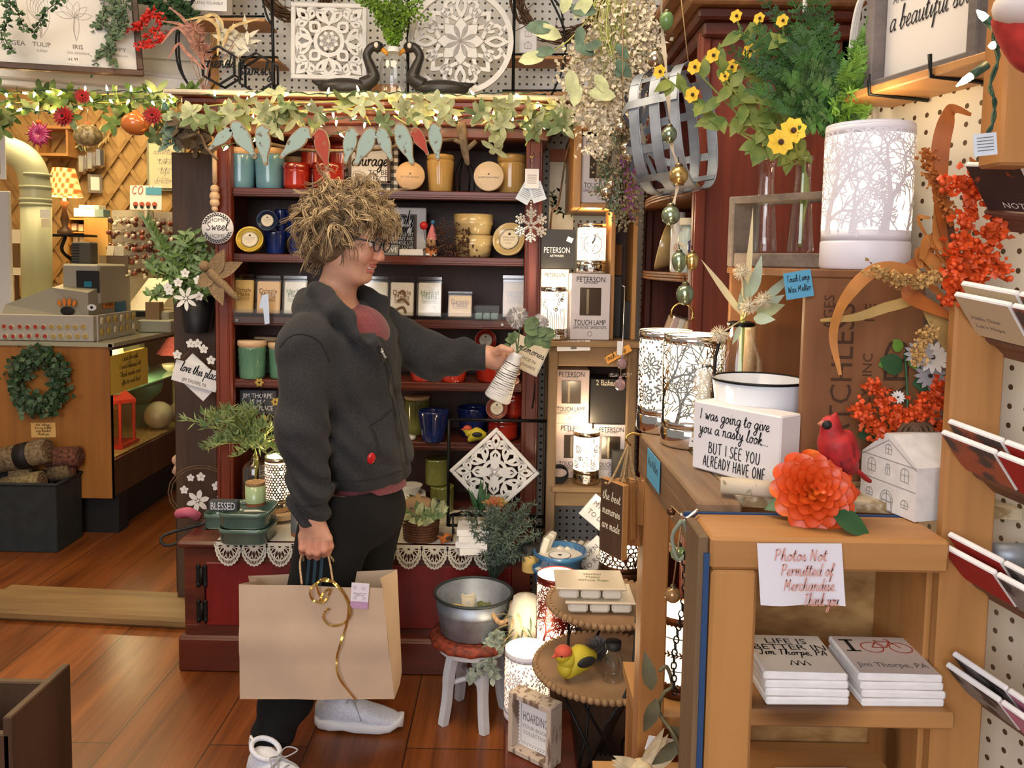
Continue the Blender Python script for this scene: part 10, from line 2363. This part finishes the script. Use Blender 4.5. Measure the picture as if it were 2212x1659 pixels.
b=MB();q=P(1135,1330,2.36);b.la([(.045,0),(.05,q.z-.0),(.035,q.z+.05),(0,q.z+.06)],LACE,24,(q.x,2.38,0),wav=lambda a,z:.05*math.sin(9*a+60*z));r1=random.Random(2)
for k in range(140):a=r1 .uniform(0,6.28);o_=Vc((q.x+.05*math.cos(a),2.38+.05*math.sin(a),q.z-.05+r1 .gauss(0,.03)));b.leaf(o_,(math.cos(a)+r1 .gauss(0,.6),math.sin(a),r1 .gauss(-.2,.6)),(0,0,1),.04,.006,IVY if k%2 else STRAW,.4,.1,3)
Sg('lace_wrapped_post',b,'upright form wrapped in ivory lace with dried moss beside the tub','decoration')
WSL=mat('wood_tier',(.27,.16,.08),.7,var=.2,scale=12);BEAD=mat('wood_bead',(.3,.18,.085),.6,var=.2,scale=50);T0,T1=Vc((.255,2.02,.41)),Vc((.262,2.08,.552));t=Th('tiered_stand','two-tier beaded wooden tray stand on black wire legs','tray stand',(.258,2.05,0))
for c,r in((T0,.178),(T1,.152)):
 b=MB();b.la([(r*.96,-.016),(r,-.012),(r,.0),(r*.97,.0)],WSL,44,c);tr=b.bd('tray',t);b=MB();n=int(2*PI*r/.0165)
 for k in range(n):b.ball((c.x+r*1.01*math.cos(2*PI*k/n),c.y+r*1.01*math.sin(2*PI*k/n),c.z-.004),.0088,BEAD,8,6)
 b.bd('bead_edge',tr)
for k in range(5):a=2*PI*k/5+.4;b=MB();b.tb([(T0 .x+.15*math.cos(a),T0 .y+.15*math.sin(a),T0 .z-.018),(T0 .x+.05*math.cos(a+.9),T0 .y+.05*math.sin(a+.9),.2),(T0 .x+.1*math.cos(a+1.8),T0 .y+.1*math.sin(a+1.8),.004)],.004,BKM,6);b.bd('leg',t)
for k in range(3):a=2*PI*k/3+1.2;b=MB();b.tb([(T1 .x+.1*math.cos(a),T1 .y+.1*math.sin(a),T1 .z-.018),(T0 .x+.13*math.cos(a+.5),T0 .y+.12*math.sin(a+.5),T0 .z+.002)],.004,BKM,6);b.bd('strut',t)
tz_=T1 .z+.0015;q=PZ(1290,1335,tz_+.01)
for k in range(2):
 c=Vc((q.x+(.012,-.012)[k],T1 .y-.035,tz_+.036*k));t=Th('wax_melts_tray',('lower','upper')[k]+' clear tray of white wax cubes on the top tier of the beaded stand','wax melts',c,0,'wax trays on the beaded stand');b=MB()
 for i in range(3):
  for j in range(2):b.box((c.x-.055+.055*i,c.y-.028+.056*j,c.z+.013),(.05,.05,.024),WAXW,.006)
 b.bd('wax',t);b=MB();b.box((c.x,c.y,c.z+.031),(.178,.125,.006),mat('tray_film',(.66,.56,.42),.25,coat=.3),.002);b.pu(Matrix.Translation((c.x,c.y,c.z+.0345)))
 if k:[b.text(s_,.017,GREENINK,.01,.03-.02*j,.0004)for j,s_ in enumerate(('Herbal','Melts','White Sage'))]
 b.bd('lid',t)
bz=T0 .z+.0015;q=PZ(1258,1482,bz);PB('bird_figurine','large yellow goldfinch figurine with coral head on the lower beaded tray',(q.x-.03,q.y+.03,bz),.135,YEL,BLKW,CORAL,CORAL,yaw=.5,bib=YEL)
q=PZ(1325,1475,bz);t=Th('bud_bottle','clear bottle with black neck behind the yellow goldfinch','bottle',(q.x,q.y+.02,bz));b=MB();b.la([(.024,0),(.026,.005),(.026,.05),(.014,.07),(.014,.085)],CLEAR,24,(q.x,q.y+.02,bz),cap=(True,False));b.bd('bottle',t);b=MB();b.la([(.019,.078),(.02,.095),(0,.096)],BLACK,18,(q.x,q.y+.02,bz));b.bd('cap',t)
b=MB();r1=random.Random(3);c=P(1290,1405,2.06)
for k in range(220):dv=Vc((r1 .gauss(0,1),r1 .gauss(0,1),r1 .gauss(0,1))).normalized();b.leaf(c+dv*.012,dv,dv.orthogonal(),.026,.009,mat('dusty_mauve',(.2,.18,.19),.8),.2,.3,2)
b.tb([c,(c.x+.01,2.06,T0 .z+.002)],.0016,TWIG,4);Sg('mauve_bloom',b,'dusty mauve dried bloom between the goldfinch and the bottle','flower')
q=PZ(1140,1590,.17);t=Th('low_stool','low red-brown stool under the white flower lamp','stool',(q.x+.02,2.1,0));b=MB();b.box((q.x+.03,2.1,.158),(.19,.34,.024),RWX,.006);b.bd('top',t)
for sx in(-1,1):
 for sy in(-1,1):b=MB();b.box((q.x+.03+sx*.075,2.1+sy*.14,.073),(.025,.025,.146),RWX,.003);b.bd('leg',t)
TL_('touch_lamp','white flower-cut touch lamp lit low by the stool',(Xp(1138,1500,2.2),2.19,.1715),.0625,Zp(1137,1401,2.19)-.172,'flower',WHM,.1,41,glow=mat('soft_lining',(1,.85,.7),.7,emit=1.5,ecol=(1,.66,.4)),power=4,tags=0)
a_=PZ(1096,1612,.172);xd=Vc((.78,-.62,0));w,h,dp_=.135,.16,.05;M_=frame(a_+xd.normalized()*w/2+Vc((.0,-.02,h/2+.0)),xd)@Matrix.Rotation(-.0,4,'X');t=Th('hoarding_sign','whitewashed wooden box frame sign with the word hoarding, low at the front','sign',a_);WWS=mat('whitewashed',(.55,.45,.36),.8,col2=(.2,.13,.09),scale=50,stretch=(1,1,.25),contrast=(.42,.5),bump=.3)
b=MB();b.pu(M_);fw_=.014
for c0,s0 in(((0,h/2-fw_/2,-dp_/2),(w,fw_,dp_)),((0,-h/2+fw_/2,-dp_/2),(w,fw_,dp_)),((-w/2+fw_/2,0,-dp_/2),(fw_,h-2*fw_,dp_)),((w/2-fw_/2,0,-dp_/2),(fw_,h-2*fw_,dp_))):b.box(c0,s0,WWS,.0015)
b.bd('frame',t);b=MB();b.pu(M_);b.box((0,0,-.03),(w-.02,h-.02,.004),PAPER);b.sk([(-.045,.055),(.045,.055),(.045,-.055),(-.045,-.055)],.0012,INK,0,-.0275,True);b.text('HOARDING',.022,INK,0,.014,-.0275,wmax=.078,sy=1.6);b.text('YOUR BOOK',.014,GI,0,-.012,-.0275);b.text('COLLECTION',.014,GI,0,-.028,-.0275,wmax=.075)
for k in range(24):b.disc(.0016,INK,-.0276,(-.052 if k<12 else-.05+.0085*(k-12),.06-.01*k if k<12 else-.06),6)
b.bd('print',t)
b=MB();r1=random.Random(8)
for k in range(7):x=1330+14*k;b.tb(Cm([P(1375+4*k,1330,1.95),P(1368,1430+10*k,1.9),P(1350-8*k,1520+10*k,1.88),PZ(1280+12*k,1640,.006),PZ(1230+20*k,1700,.006)],5),.004,BLACK,5)
Sg('cable_tangle',b,'tangle of black lamp cords running down to the floor under the tiered stand','cords')
b=MB();q=PZ(1300,1590,.004);r1=random.Random(4)
for k in range(60):o_=Vc((q.x+r1 .gauss(0,.05),q.y+.1+r1 .gauss(0,.05),.004));b.tb([o_,o_+Vc((r1 .gauss(0,.03),r1 .gauss(0,.03),.004*r1 .random()))],.002,LACE,3)
b.la([(.1,.001),(.1,.004),(0,.006)],LACE,20,(q.x,q.y+.1,0),wav=lambda a,z:.2*math.sin(5*a));Sg('lace_scrap',b,'scrap of fringed ivory lace on the floor under the tiered stand','cloth')
t=Th('winged_ornament','carved ivory winged ornament with paper tags at the bottom edge','ornament',P(1400,1640,1.3));IVO=mat('carved_ivory',(.62,.5,.3),.6,var=.25,scale=40);b=MB()
for k in range(6):b.leaf(P(1385+4*k,1655,1.3),(.5+.08*k,-.1,.9-.1*k),(0,-1,.2),.075-.006*k,.018,IVO,.15,.25,5)
for k in range(4):b.leaf(P(1385,1655,1.3),(-.9,-.1,.35-.15*k),(0,-1,.3),.05,.016,IVO,.15,.25,5)
b.ball(P(1385,1668,1.3),.022,IVO);b.bd('wings',t);b=MB();b.pu(Fc(P(1425,1608,1.31),.3)@Matrix.Rotation(-.3,4,'Z'));b.box((0,0,0),(.05,.024,.001),PAPER);b.bd('tag',t);b=MB();q=P(1390,1660,1.3);b.box((q.x,1.31,(q.z-.02)/2),(.16,.08,q.z-.02),PINEY);b.bd('block',t)
b=MB();LFI=mat('iron_leaf',(.16,.15,.08),.6,.4,var=.3,scale=30);b.tb(Cm([P(1424,1450,1.22),P(1440,1440,1.22),P(1452,1480,1.22),P(1432,1500,1.22),P(1425,1540,1.22),P(1462,1600,1.2),P(1475,1680,1.2)],5),.003,LFI,6)
for(x,y,dx,dy)in((1418,1510,-.3,-1),(1445,1570,.8,-.6),(1408,1490,-.2,1),(1468,1600,-.7,-.7)):b.leaf(P(x,y,1.21),(dx,-.1,dy),(0,-1,.2),.06,.024,LFI,.2,.25,4)
Sg('iron_vine',b,'dark iron vine hook with leaves in front of the slit-patterned lamp','hook')
